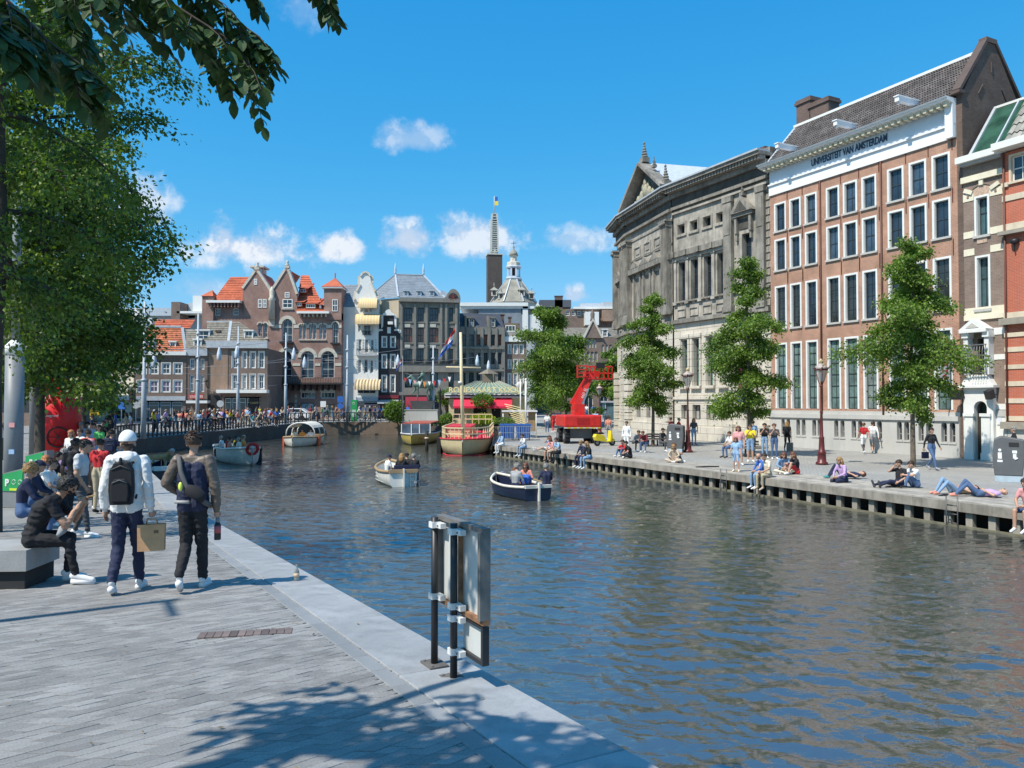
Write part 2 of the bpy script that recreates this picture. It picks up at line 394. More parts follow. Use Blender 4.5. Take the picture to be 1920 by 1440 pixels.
# quay walls
m_blue = mat('bluestone coping',(.33,.34,.345),.62,var=.14,vs=1.6,fine=-.14,isl=.06,dirt=.3,bump=.15,bs=120)
m_granite_grey = mat('grey granite',(.26,.27,.275),.62,var=.12,vs=1.0,fine=-.15,isl=.13,bump=.2,bs=110)
m_quaybrick = brick_mat('quay brick',(.10,.075,.065),(.15,.11,.09),(.12,.11,.1),dirt=.5)
m_quaybrick2 = brick_mat('quay brick brown',(.2,.13,.09),(.25,.17,.12),(.2,.17,.14),dirt=.4)
def wall_strip(pts,name,m,ztop=lambda x,y: gz(x,y)-.02,zb=-1.5):
 mb = MB()
 for (x0,y0),(x1,y1) in zip(pts,pts[1:]):
  n = max(1,int(math.hypot(x1-x0,y1-y0)/4))
  for i in range(n):
   a,b = i/n,(i+1)/n
   xa,ya,xb,yb = x0+(x1-x0)*a,y0+(y1-y0)*a,x0+(x1-x0)*b,y0+(y1-y0)*b
   mb.quad((xa,ya,zb),(xb,yb,zb),(xb,yb,ztop(xb,yb)),(xa,ya,ztop(xa,ya)))
 o = mb.build(name,m,kind='structure'); return o
zl = lambda x,y: lerp_tab(Z_LEFT,y)-.02
zr = lambda x,y: lerp_tab(Z_RIGHT,y)-.02
near_wall = wall_strip(L_PTS[:3],'near_quay_wall',m_blue,zl)
far_wall = wall_strip(L_PTS[2:9],'left_quay_wall',m_quaybrick,zl)
end_wall = wall_strip(L_PTS[8:]+R_PTS[:3],'end_quay_wall',m_quaybrick2,zl)
back_wall = wall_strip([(x+.55,y+.25) for x,y in R_PTS[2:]],'right_quay_wall',mat('recess shade colour',(.03,.025,.02),.9),lambda x,y: .62)  # near-black colour puts in the shade of the recess behind the deck posts
# ---- paving pieces on the near quay
UX = Vector((math.cos(PAVE_ANG),math.sin(PAVE_ANG),0)); UY = Vector((-math.sin(PAVE_ANG),math.cos(PAVE_ANG),0))
NRM = Vector((0,.05,1)).normalized()
TILT = Vector((0,0,1)).rotation_difference(NRM).to_matrix().to_4x4()
QD = Vector((-.57,1,0)).normalized(); QN = Vector((-1,-.57,0)).normalized()   # along the quay; away from the water
def edge_off(p): return (Vector((p.x,p.y,0))-Vector((3.04,0,0))).dot(QN)
def bev_box(l,w,h,b=.004):
 x,y = l/2,w/2
 vs = [(-x,-y,-h),(x,-y,-h),(x,y,-h),(-x,y,-h),(-x,-y,-b),(x,-y,-b),(x,y,-b),(-x,y,-b),(-x+b,-y+b,0),(x-b,-y+b,0),(x-b,y-b,0),(-x+b,y-b,0)]
 fs = [(0,1,5,4),(1,2,6,5),(2,3,7,6),(3,0,4,7),(4,5,9,8),(5,6,10,9),(6,7,11,10),(7,4,8,11),(8,9,10,11)]
 return vs,fs
m_sett = mat('granite sett',(.29,.283,.272),.72,var=.16,vs=1.1,fine=-.3,isl=.2,bump=.25,bs=140,dirt=.12)
stones = []
BW,BH = .30,.086
for r in range(-55,205):
 off = rnd.random()*.3
 q = -12.0+off
 while q < 15:
  l = rnd.choice((.13,.17,.17,.2))
  c = UX*(q+l/2)+UY*(r*BH)
  q += l
  if not (3.1 < c.y < 14.5): continue
  e = edge_off(c)
  if e < .66 or c.x < -.72*c.y-.6: continue
  if abs(c.x) > .70*c.y+.8: continue
  stones.append((c,l))
stones.sort(key=lambda s: s[0].y)
var_mesh = {}
near_st = [s for s in stones if s[0].y > 3.55][:290]
near_id = set(id(s) for s in near_st)
stuff = MB()
# grating slot: keep the stones away from it
gr_c = PG(465,1187,True)
for s in stones:
 c,l = s
 if abs((c-Vector((gr_c.x,gr_c.y,0))).dot(UX)) < .46+l/2-.04 and abs((c-Vector((gr_c.x,gr_c.y,0))).dot(UY)) < .11: continue
 z = 1.85-.05*c.y+rnd.uniform(-.0025,.0015)
 M = Matrix.Translation((c.x,c.y,z)) @ TILT @ Matrix.Rotation(PAVE_ANG+rnd.uniform(-.006,.006),4,'Z') @ Matrix.Rotation(rnd.uniform(-.006,.006),4,'X')
 if id(s) in near_id:
  if l not in var_mesh:
   vs,fs = bev_box(l-.0065,BH-.0028,.01,.0015); vs = [(v[0]-v[1]*.78,v[1],v[2]) for v in vs]; mb = MB(); mb.add(vs,fs); var_mesh[l] = mb.mesh('paving_stone',m_sett)
  o = link('paving_stone',var_mesh[l],ground); o.matrix_local = Matrix.Translation((0,0,.007)) @ M
 else:
  vs,fs = bev_box(l-.0065,BH-.0028,.01,.0015); vs = [(v[0]-v[1]*.78,v[1],v[2]) for v in vs]
  stuff.add([M @ Vector(v) for v in vs],fs)
o = stuff.build('paving_stones',m_sett,ground,kind='stuff'); o.location.z = .007
# border slabs and coping stones along the water
def edge_row(d0,d1,length,y0,y1,name,m,parent,h=.12,lift=0,jitter=0):
 s = y0*1.151; n = 0
 cache = {}
 while s < y1*1.151:
  L_ = length
  c = Vector((3.04,0,0))+QD*(s+L_/2)+QN*((d0+d1)/2)
  key = L_
  if key not in cache:
   vs,fs = bev_box(L_-.009,(d1-d0)-.008,h,.006); mb = MB(); mb.add(vs,fs); cache[key] = mb.mesh(name,m)
  yy = c.y
  if yy < 19.4: z = 1.85-.05*yy; tl = TILT
  else: z = lerp_tab(Z_LEFT,yy)+.004; tl = Matrix.Identity(4)
  o = link(name,cache[key],parent)
  o.matrix_local = Matrix.Translation((c.x,c.y,z+lift+rnd.uniform(-jitter,jitter))) @ tl @ Matrix.Rotation(math.atan2(QD.y,QD.x),4,'Z')
  s += L_; n += 1
edge_row(-.05,.55,1.9,1.0,49,'coping_stone',m_blue,near_wall,.35,.004,.0015)
edge_row(.555,.70,.42,1.0,17,'border_stone',m_granite_grey,ground,.03,.004+.007,.001)
# drain of dark bricks let into the paving
dr = thing('drain_strip','strip of dark brown bricks set into the grey paving','drain',(gr_c.x,gr_c.y,gr_c.z),0)
dr.matrix_world = Matrix.Translation(gr_c) @ TILT @ Matrix.Rotation(R(13),4,'Z')
m_dbr = mat('dark drain brick',(.15,.115,.105),.8,isl=.35)
mb = MB(); mb.box(-.03,.03,-.1,.1,-.02,.006); dme = mb.mesh('brick',m_dbr)
for i in range(12): link('brick',dme,dr,(-.38+i*.066,0,0))
# ---- road with kerb on the left bank
m_asph = mat('asphalt',(.085,.083,.08),.9,var=.15,vs=.4,fine=-.2)
def off_line(d,y0,y1,n):
 return [(lambda p: (p.x,p.y))(Vector((3.04,0,0))+QD*(s)+QN*d) for s in np.linspace(y0*1.151,y1*1.151,n)]
rd = MB()
A = off_line(9.5,5,52,24)+[(-38,60),(-36,80),(-33,88),(10,91)]
B_ = off_line(17.5,5,52,24)+[(-47,60),(-46,84),(-42,95),(10,99)]
for i in range(len(A)-1):
 q = [A[i],A[i+1],B_[i+1],B_[i]]
 rd.add([(x,y,lerp_tab(Z_LEFT,y)-.012) for x,y in q],[(0,1,2,3)])
road = rd.build('road',m_asph,kind='structure')
kb = MB()
for i in range(len(A)-1): kb.bar((A[i][0],A[i][1],lerp_tab(Z_LEFT,A[i][1])),(A[i+1][0],A[i+1][1],lerp_tab(Z_LEFT,A[i+1][1])),.15,.12)
kb.build('kerb',mat('kerb stone',(.4,.4,.39),.8),kind='structure')
# ---- timber deck on the right bank
dk = thing('timber_deck','weathered grey timber quay deck on posts along the right bank','deck',(0,0,0))
m_wood = mat('weathered timber',(.30,.275,.235),.85,var=.22,vs=2.5,isl=.14,dirt=.5,bump=.3,bs=30)
m_wood_d = mat('weathered deck board',(.36,.33,.28),.85,var=.25,vs=2.2,isl=.22,dirt=.35,bump=.2,bs=30)
m_slime = mat('algae wet timber',(.16,.15,.105),.7,var=.3,vs=3)
def edge_r_at(y):
 t_ = EDGE_R
 return lerp_tab([(a,b) for a,b in t_],y)
pts = []; y = 8.0
rows = []
while y < 51.0:
 x = edge_r_at(y); x2 = edge_r_at(y+.1); d = Vector((x2-x,.1,0)).normalized(); rows.append((Vector((x,y,0)),d)); y += .655*d.y
post = MB(); post.box(-.1,.1,0,.16,-.6,.60); pme = post.mesh('post',m_wood)
rail_n = Vector((0,0,0))
for i,(p,d) in enumerate(rows):
 o = link('post',pme,dk,(p.x,p.y,0),math.atan2(-d.y,-d.x)+rnd.uniform(-.03,.03))
for i in range(0,len(rows)-6,6):
 (a,d),(b,d2) = rows[i],rows[min(i+6,len(rows)-1)]
 n = Vector((d.y,-d.x,0))
 mb = MB(); mb.bar(a-n*.02+Vector((0,0,.62)),b-n*.02+Vector((0,0,.62)),.22,.26); mb.build('edge_beam',m_wood,dk)
 mb = MB(); mb.bar(a+n*-.06+Vector((0,0,.03)),b+n*-.06+Vector((0,0,.03)),.12,.14); mb.build('waling',m_slime,dk)
 for k in range(7):
  o0 = .09+k*.3
  mb = MB(); mb.bar(a+n*(o0+.145)+Vector((0,0,.745)),b+n*(o0+.145)+Vector((0,0,.745)),.285,.05); mb.build('deck_board',m_wood_d,dk)
# steel ladders on the deck front
def ladder(y,label):
 x = edge_r_at(y); t_ = thing('quay_ladder',label,'ladder',(x-.08,y,0),math.atan2(-.9,.43),'ladders on the timber deck')
 m = mat('galvanised dark steel',(.12,.12,.12),.5,.8)
 for s in (-.17,.17):
  mb = MB(); mb.tube([(s,-.06,-.3),(s,-.06,.9)],.02,6); mb.build('stile',m,t_)
 for k in range(4):
  mb = MB(); mb.tube([(-.17,-.06,-.1+k*.25),(.17,-.06,-.1+k*.25)],.013,6); mb.build('rung',m,t_)
ladder(22.0,'dark steel ladder on the deck front below the sunbathing pair')
ladder(30.9,'thin steel ladder on the deck front beside the yellow mooring line')
# ================================================================ BUILDINGS
class Fac:
 """a facade plane: origin O at ground, unit e to the right as seen from outside; uv() measures on it"""
 def __init__(s,O,e,z0):
  s.O = Vector((O[0],O[1],z0)); s.e = Vector((e[0],e[1],0)).normalized(); s.z0 = z0
  s.rz = math.atan2(s.e.y,s.e.x); s.n = Vector((s.e.y,-s.e.x,0))   # outward
 def uv(s,px,py):
  d = ray(px,py); c = Vector((0,0,CAM_Z))
  k = (s.O-c).dot(s.n)/d.dot(s.n); p = c+d*k-s.O
  return p.dot(s.e),p.z
 def at(s,px,py,dep):     # (u, v) on the parallel plane dep metres behind the facade
  G = Fac.__new__(Fac); G.O = s.O-s.n*dep; G.e = s.e; G.n = s.n; G.z0 = s.z0
  return G.uv(px,py)
 def u(s,px): return s.uv(px,700)[0]
 def v(s,px,py): return s.uv(px,py)[1]
 def bld(s,name,label,cat,group=None): return thing(name,label,cat,s.O,s.rz,group)
def far_fac(px0,Y,rot,z0=1.5):
 x = (px0-960)/FOC*Y
 return Fac((x,Y),(math.cos(R(rot)),math.sin(R(rot))),z0)
GLASS = glass_mat('window glass',(.022,.035,.055)); GLASS_B = glass_mat('window glass with blinds',(.05,.08,.12),.06)
GLASS_D = glass_mat('dim glass',(.03,.035,.035)); GLASS_G = glass_mat('glass over pale blind',(.2,.24,.23),.08)
GLASS_T = glass_mat('tall green tinted glass',(.13,.2,.19),.06)
M_WHITE = mat('white painted wood',(.74,.74,.71),.5,var=.04); M_DKGREEN = mat('dark sash paint',(.035,.045,.045),.4,var=.1)
M_CREAM = mat('cream stucco',(.72,.66,.53),.85,var=.07,vs=.6,dirt=.15)
M_LEAD = mat('lead flashing',(.42,.45,.48),.5,var=.12); M_DARK = mat('dark opening',(.02,.02,.022),.8)
M_STONE_L = mat('pale sandstone',(.66,.61,.51),.8,var=.12,vs=1.3,dirt=.25,bump=.15)
M_ZINC = mat('zinc',(.45,.5,.55),.45,var=.1); M_IRON = mat('black iron',(.02,.02,.022),.5)
M_CHIM = brick_mat('chimney brick',(.12,.075,.06),(.17,.10,.08),(.15,.13,.12))
def wall(mb,u0,u1,v0,v1,ops,m=0,y=0.0,rev=.18,mr=None):
 """front wall with real openings; ops: (a, b, c, d) or (a, b, c, d, 'arch') in wall coordinates"""
 if mr is None: mr = m
 ops = [o for o in ops if o[1] > u0+.01 and o[0] < u1-.01 and o[3] > v0+.01 and o[2] < v1-.01]
 us = sorted(set([round(u0,3),round(u1,3)]+[round(min(max(x,u0),u1),3) for o in ops for x in o[:2]]))
 vs = sorted(set([round(v0,3),round(v1,3)]+[round(min(max(x,v0),v1),3) for o in ops for x in o[2:4]]))
 for a,b in zip(us,us[1:]):
  run = None
  for c,d in zip(vs,vs[1:]):
   cu,cv = (a+b)/2,(c+d)/2
   solid = not any(o[0] < cu < o[1] and o[2] < cv < o[3] for o in ops)
   if solid: run = (run[0],d) if run else (c,d)
   if (not solid or d == vs[-1]) and run:
    mb.quad((a,y,run[0]),(b,y,run[0]),(b,y,run[1]),(a,y,run[1]),m); run = None
 for o in ops:
  a,b,c,d = o[:4]
  mb.quad((a,y,c),(a,y,d),(a,y+rev,d),(a,y+rev,c),mr); mb.quad((b,y,d),(b,y,c),(b,y+rev,c),(b,y+rev,d),mr)
  mb.quad((a,y,d),(b,y,d),(b,y+rev,d),(a,y+rev,d),mr); mb.quad((b,y,c),(a,y,c),(a,y+rev,c),(b,y+rev,c),mr)
  if len(o) > 4:
   r = (b-a)/2; cu = (a+b)/2; cz = d-r; n = 8
   arc = [(cu-r*math.cos(math.pi*i/n),cz+r*math.sin(math.pi*i/n)) for i in range(n+1)]
   for i in range(n):
    p,q = arc[i],arc[i+1]
    mb.quad((p[0],y,p[1]),(q[0],y,q[1]),(q[0],y,d),(p[0],y,d),m)
    mb.quad((p[0],y,p[1]),(p[0],y+rev,p[1]),(q[0],y+rev,q[1]),(q[0],y,q[1]),mr)
 return mb
def block(mb,u0,u1,y0,y1,v0,v1,m=0,top=True):   # sides, back and top of a house body; the front is built by wall()
 mb.quad((u0,y1,v0),(u0,y0,v0),(u0,y0,v1),(u0,y1,v1),m); mb.quad((u1,y0,v0),(u1,y1,v0),(u1,y1,v1),(u1,y0,v1),m)
 mb.quad((u1,y1,v0),(u0,y1,v0),(u0,y1,v1),(u1,y1,v1),m)
 if top: mb.quad((u0,y0,v1),(u1,y0,v1),(u1,y1,v1),(u0,y1,v1),m)
WC = {}
def window(par,a,b,c,d,fm=None,gm=None,nx=2,ny=2,fw=.07,bar=.03,depth=.13,case=0,casem=None,sill=0,sillm=None,mid=True,proud=.03,name='window',arch=False,sy=.5,caset=0):
 """window > pane, sill: frame with glazing bars, its own glass behind"""
 fm = fm or M_WHITE; gm = gm or GLASS; w = round(b-a,2); h = round(d-c,2)
 key = (w,h,fm.name,gm.name,nx,ny,fw,bar,depth,case,sill,arch,sy,caset,casem.name if casem else 0,sillm.name if sillm else 0)
 if key not in WC:
  mb = MB(); y = depth
  ci = 0
  if case or caset:   # flat casing round the opening, proud of the wall
   ct = caset or case; cs = case
   mb.box(-cs,0,-proud,.02,0,h+ct,1); mb.box(w,w+cs,-proud,.02,0,h+ct,1); mb.box(0,w,-proud,.02,h,h+ct,1)
   mb.box(0,.02,.02,y,0,h,1); mb.box(w-.02,w,.02,y,0,h,1); mb.box(.02,w-.02,.02,y,h-.02,h,1)
  mb.box(0,fw,y,y+.06,0,h); mb.box(w-fw,w,y,y+.06,0,h); mb.box(fw,w-fw,y,y+.06,h-fw,h); mb.box(fw,w-fw,y,y+.06,0,fw)
  for i in range(1,nx): x = w*i/nx; mb.box(x-bar/2,x+bar/2,y+.01,y+.05,fw,h-fw)
  rows_ = [h*i/ny for i in range(1,ny)] if ny != 2 else [h*sy]
  for z in rows_: mb.box(fw,w-fw,y+.005,y+.055,z-bar*.7,z+bar*.7)
  if arch:
   r = w/2; n = 8
   for i in range(n):
    a0,a1 = math.pi*i/n,math.pi*(i+1)/n
    mb.bar((r-(r-.03)*math.cos(a0),y+.03,h-r+(r-.03)*math.sin(a0)),(r-(r-.03)*math.cos(a1),y+.03,h-r+(r-.03)*math.sin(a1)),.06,fw)
  me = mb.mesh(name,[fm,casem or fm])
  g = MB(); g.box(.015,w-.015,y+.035,y+.045,.015,h-.015); ge = g.mesh('pane',gm); se = None
  if sill:
   s_ = MB(); s_.box(-case-.05,w+case+.05,-proud-.07,.03,-sill,0); se = s_.mesh('sill',sillm or M_STONE_L)
  WC[key] = (me,ge,se)
 me,ge,se = WC[key]
 o = link(name,me,par,(a,0,c)); link('pane',ge,o)
 if se: link('sill',se,o)
 return o
def add_box(par,name,m,*b,kind=None):
 mb = MB(); mb.box(*b); return mb.build(name,m,par,kind=kind)
def text_obj(name,body,size,m,par,loc,rot=(R(90),0,0),depth=.02,sx=1,align='LEFT',bold=0):
 cu = bpy.data.curves.new(name,'FONT'); cu.body = body; cu.size = size; cu.extrude = depth; cu.align_x = align; cu.offset = bold
 o0 = bpy.data.objects.new(name,cu); COL.objects.link(o0); dg = bpy.context.evaluated_depsgraph_get()
 me = bpy.data.meshes.new_from_object(o0.evaluated_get(dg)); me.materials.clear(); me.materials.append(m)
 bpy.data.objects.remove(o0); o = link(name,me,par,loc); o.rotation_euler = rot; o.scale = (sx,1,1)
 return o
# ---------------------------------------------------------------- right bank row
e0 = (.4526,-.8917)
FU = Fac((16.85,50.2),e0,.75)
M_BR_U = brick_mat('orange brown brick',(.44,.20,.12),(.36,.155,.095),(.44,.35,.28),dirt=.28,big=.2)
M_BR_G = brick_mat('brown gable brick',(.125,.08,.06),(.165,.11,.085),(.13,.11,.1),bw=.28,bh=.09,dirt=.2)
M_PLINTH = mat('grey plinth stone',(.50,.49,.46),.75,var=.08,vs=.5,dirt=.12,fine=-.06)
M_WB = mat('white painted cornice',(.80,.81,.82),.55,var=.03)
M_PANTILE = mat('dark pantiles',(.12,.105,.1),.8,var=.35,vs=1.2,isl=.3,dirt=.2)
def uva():
 F = FU; B = F.bld('university_building','orange brown brick building with white cornice lettered for the university and tall white framed windows','building')
 Wd = F.u(1800); cols = [(1454,1475.8),(1482.5,1503.5),(1511.4,1534),(1551.6,1576.4),(1583.7,1610),(1618.7,1646.4),(1667.4,1698),(1708.3,1740.6),(1751.4,1785.8)]
 us = [(F.u(a),F.u(b)) for a,b in cols]
 pl = F.v(1458,775); rws = [(F.v(1512.5,765),F.v(1512.5,639),4),(F.v(1480.6,617),F.v(1480.6,533),4),(F.v(1785.8,445),F.v(1785.8,368),2),(F.v(1785.8,352),F.v(1785.8,282),2)]
 rws[0] = (pl+.22,rws[0][1],6)
 wb = F.v(1796.6,256.9)
 ops = []; wins = []
 for (a,b) in us:
  for k,(c,d,ny) in enumerate(rws):
   cs = .13; ops.append((a+cs,b-.07,c+.1,d-.1)); wins.append((a+cs,b-.07,c+.1,d-.1,ny,k))
 mb = MB(); wall(mb,0,Wd,pl,wb,ops,0,mr=1)
 block(mb,0,Wd,0,5,0,wb,0); mb.build('wall',[M_BR_U,M_WHITE],B)
 for a,b,c,d,ny,k in wins:
  window(B,a,b,c,d,M_DKGREEN,rnd.choice((GLASS_T,GLASS_T,GLASS_G)) if k == 0 else rnd.choice((GLASS,GLASS,GLASS_B) if k != 1 else (GLASS,GLASS_D,GLASS_D)),2,2 if k > 1 else ny,.05,.03,.14,.11,M_WHITE if k else M_WHITE,.11 if k else 0,M_PLINTH,arch=False)
 # plinth with paired arched cellar windows
 ar = []
 for a,b in [(247,270),(283,307),(350,375),(388,413),(460,487),(497,520),(612,640),(655,683),(732,763),(777,805),(868,895),(908,942),(1045,1080),(1095,1130),(1195,1230),(1247,1287),(1352,1392),(1410,1450)]:
  ar.append((F.u(1400+a/3.692),F.u(1400+b/3.692)))
 vt,vb = F.v(1773,792),F.v(1773,829)
 ao = [(a,b,vb,vt,'arch') for a,b in ar]
 mb = MB(); wall(mb,-.0,Wd+.0,0,pl-.25,ao,0,-.12,.3); mb.quad((0,.0,0),(0,-.12,0),(0,-.12,pl-.25),(0,0,pl-.25)); mb.quad((Wd,-.12,0),(Wd,0,0),(Wd,0,pl-.25),(Wd,-.12,pl-.25))
 mb.build('plinth',M_PLINTH,B)
 add_box(B,'plinth_ledge',M_PLINTH,0,Wd,-.22,.0,pl-.25,pl+.0)
 add_box(B,'plinth_band',M_PLINTH,0,Wd,-.03,.0,pl,pl+.2)
 for a,b in ar:
  o = window(B,a,b,vb,vt,mat('cellar window grey',(.3,.3,.3),.6),M_DARK,2,3,.03,.03,.1,name='cellar_window')
  add_box(B,'sill',M_PLINTH,a-.05,b+.05,-.16,-.12,vb-.09,vb)
 # wall anchors, drain pipes
 am = MB(); am.box(-.02,.02,-.04,0,0,.75); ame = am.mesh('wall_anchor',mat('rusty iron',(.13,.045,.03),.7))
 for k,(a,b) in enumerate(us):
  g = us[k+1][0]-b if k < 8 else .3
  for v in (rws[2][0]-.9,rws[3][0]-.75,rws[3][1]+.05,rws[1][1]+.1):
   link('wall_anchor',ame,B,(b+min(g/2,.2),0,v))
 pm = MB(); pm.tube([(0,-.08,pl),(0,-.08,wb)],.05,8); pme = pm.mesh('drain_pipe',mat('red brown pipe',(.12,.05,.035),.6))
 for x in (1542,1657): link('drain_pipe',pme,B,(F.u(x),0,0))
 # entablature: white band, frieze, dentils, cornice
 fr0 = F.v(1790,236); fr1 = F.v(1790,197); ct = F.v(1802,181)
 add_box(B,'architrave',M_WB,0,Wd,-.1,.05,wb,fr0); add_box(B,'architrave_moulding',M_WB,0,Wd,-.2,.05,fr0,fr0+.09)
 add_box(B,'frieze',mat('pale blue grey frieze paint',(.60,.66,.72),.6,var=.03),0,Wd,-.04,.05,fr0+.09,fr1)
 for u0 in (Wd-.42,): add_box(B,'pilaster',M_WB,u0,Wd,-.32,.05,wb+.0,ct-.3)
 mb = MB(); prof = [(-.12,fr1),(-.72,fr1+.16),(-.72,fr1+.25),(-.82,ct-.06),(-.86,ct),(.2,ct),(.2,fr1)]
 n = len(prof); vs = [(-.35,y,z) for y,z in prof]+[(Wd,y,z) for y,z in prof]
 mb.add(vs,[tuple(range(n)),tuple(range(2*n-1,n-1,-1))]+[(i,(i+1) % n,n+(i+1) % n,n+i) for i in range(n)]); mb.build('cornice',M_WB,B)
 dm = MB(); dm.box(-.09,.09,-.6,-.12,-.17,.06); dme = dm.mesh('modillion',mat('cornice modillion cream',(.62,.57,.42),.7))
 k = 0; N = 34
 for i in range(N): link('modillion',dme,B,(.1+(Wd-.3)*i/(N-1),0,fr1+.06))
 # hoist beams
 for x in (1476,1588,1706):
  mb = MB(); u = F.u(x+18); mb.box(u-.12,u+.12,-1.55,.3,ct+.35,ct+.6); mb.box(u-.16,u+.16,-1.6,.3,ct+.6,ct+.66); mb.box(u-.05,u+.05,-1.45,-1.35,ct+.2,ct+.35)
  mb.build('hoist_beam',M_WB,B)
 # lettering on the frieze
 u0,u1 = F.u(1526),F.u(1670); vm = (fr0+fr1)/2
 o = text_obj('lettering','UNIVERSITEIT VAN AMSTERDAM',.5,mat('dark blue letters',(.03,.055,.10),.5),B,(u0,-.06,vm-.12),depth=.012,bold=.012)
 w = max(v.co.x for v in o.data.vertices); o.scale = ((u1-u0)/w,1.15,1)
 # roof with real pantile ridges
 vr = F.v(1846,84.8); yr = 2.45; zr = F.at(1828,104,2.45)[1]; z0 = ct+.02
 mb = MB(); n = 84; sl_n = Vector((0,yr+.3,zr-z0))
 for i in range(n):
  a = .05+(Wd-.1)*i/n; b = .05+(Wd-.1)*(i+1)/n; w = b-a
  segs = 13
  for j in range(segs):
   f0,f1 = j/segs,(j+1)/segs; yy0,yy1 = -.3+(yr+.3)*f0,-.3+(yr+.3)*f1; zz0,zz1 = z0+(zr-z0)*f0,z0+(zr-z0)*f1
   mb.add([(a,yy0,zz0+.05),(a+w*.45,yy0-.05,zz0+.13),(a+w,yy0,zz0+.04),(a,yy1,zz1),(a+w*.45,yy1-.05,zz1+.075),(a+w,yy1,zz1)],[(0,1,4,3),(1,2,5,4)])
 mb.build('roof_tiles',M_PANTILE,B,kind='stuff')
 mb = MB(); mb.quad((Wd,yr,zr),(0,yr,zr),(0,2*yr+.3,z0),(Wd,2*yr+.3,z0)); mb.quad((0,-.3,z0),(0,yr,zr),(0,2*yr+.3,z0),(0,1,z0)); mb.quad((0,-.3,z0-.03),(Wd,-.3,z0-.03),(Wd,yr,zr-.03),(0,yr,zr-.03)); mb.build('roof',mat('roof deck',(.1,.09,.085),.9),B)
 mb = MB(); mb.bar((-.1,yr,zr+.07),(Wd-.3,yr,zr+.07),.35,.16); mb.build('ridge_cap',M_WHITE,B)
 mb = MB(); mb.bar((.0,-.25,z0+.05),(.0,yr,zr+.05),.3,.1); mb.build('verge_flashing',M_ZINC,B)
 # near gable wall with parapet and shoulders
 gp = [(-.0,ct-2.6),(5.2,ct-2.6),(5.2,18.4),(4.75,18.75),(2.8,zr+.3),(2.1,zr+.3),(.15,18.6),(-.0,18.5)]
 mb = MB(); nn = len(gp); vs = [(Wd,y,z) for y,z in gp]+[(Wd+.3,y,z) for y,z in gp]
 mb.add(vs,[tuple(range(nn-1,-1,-1)),tuple(range(nn,2*nn))]+[(i,(i+1) % nn,nn+(i+1) % nn,nn+i) for i in range(nn)])
 mb.quad((Wd+.3,0,0),(Wd+.3,5.2,0),(Wd+.3,5.2,ct-2.6),(Wd+.3,0,ct-2.6)); mb.quad((Wd,0,0),(Wd+.3,0,0),(Wd+.3,0,ct-2.6),(Wd,0,ct-2.6)); mb.build('gable_wall',M_BR_G,B)
 mcap = mat('dark coping',(.10,.07,.06),.8)
 for p,q in (((-.2,18.5),(2.1,zr+.32)),((2.8,zr+.32),(5.1,18.7))):
  mb = MB(); mb.bar((Wd+.15,p[0],p[1]+.08),(Wd+.15,q[0],q[1]+.08),.46,.16); mb.build('gable_coping',mcap,B)
 add_box(B,'gable_top',M_CHIM,Wd-.05,Wd+.37,2.0,2.9,zr+.3,zr+.55)
 add_box(B,'gable_shoulder',mcap,Wd-.08,Wd+.4,-.35,.12,18.4,18.56); add_box(B,'gable_shoulder',mcap,Wd-.08,Wd+.4,4.95,5.4,18.4,18.56)
 for y,z,s in ((1.5,18.9,.2),(3.5,18.9,-.2),(2.45,20.2,0)):
  mb = MB(); mb.bar((Wd+.33,y-s,z-.28),(Wd+.33,y+s,z+.28),.05,.05); mb.build('wall_anchor',mcap,B)
 # chimneys behind the ridge
 for x,hgt,dx in ((1516,1.3,.6),(1545,1.75,.8)):
  u = F.at(x,200,3.9)[0]; zq = F.at(x,190,3.9)[1]-hgt+.98+(0 if dx > .7 else .1)
  zr_ = zr; zr = zq
  mb = MB(); mb.box(u-dx,u+dx,3.4,4.4,zr-3,zr+.0+hgt-1.3); mb.box(u-dx-.1,u+dx+.1,3.3,4.5,zr+hgt-1.3,zr+hgt-1.12); mb.box(u-dx-.04,u+dx+.04,3.35,4.45,zr+hgt-1.12,zr+hgt-.98); mb.build('chimney',M_CHIM,B); zr = zr_
 # banner at the near end
 ub = F.u(1787); bn = thing('banner','white vertical banner with red lettering hanging on the brick university front','banner',F.O+F.e*ub,F.rz)
 t1 = F.v(1787,640); t0 = F.v(1787,727)
 mb = MB(); mb.box(-.03,.0,-1.1,-.25,t0,t1); mb.build('cloth',mat('banner white',(.72,.73,.74),.8),bn)
 for z in (t0+.03,t1-.03): mb = MB(); mb.tube([(-.015,0,z),(-.015,-1.15,z)],.02,6); mb.build('rod',M_IRON,bn)
 o = text_obj('lettering','ALLARD',.62,mat('red print',(.5,.02,.03),.6),bn,(.0,-.42,t0+.35),(R(90),R(-90),R(90)),.004,bold=.015)
 o = text_obj('lettering','ALLARD',.62,mat('red print',(.5,.02,.03),.6),bn,(-.032,-.92,t0+.35),(R(90),R(-90),R(-90)),.004,bold=.015)
 return B
uva()
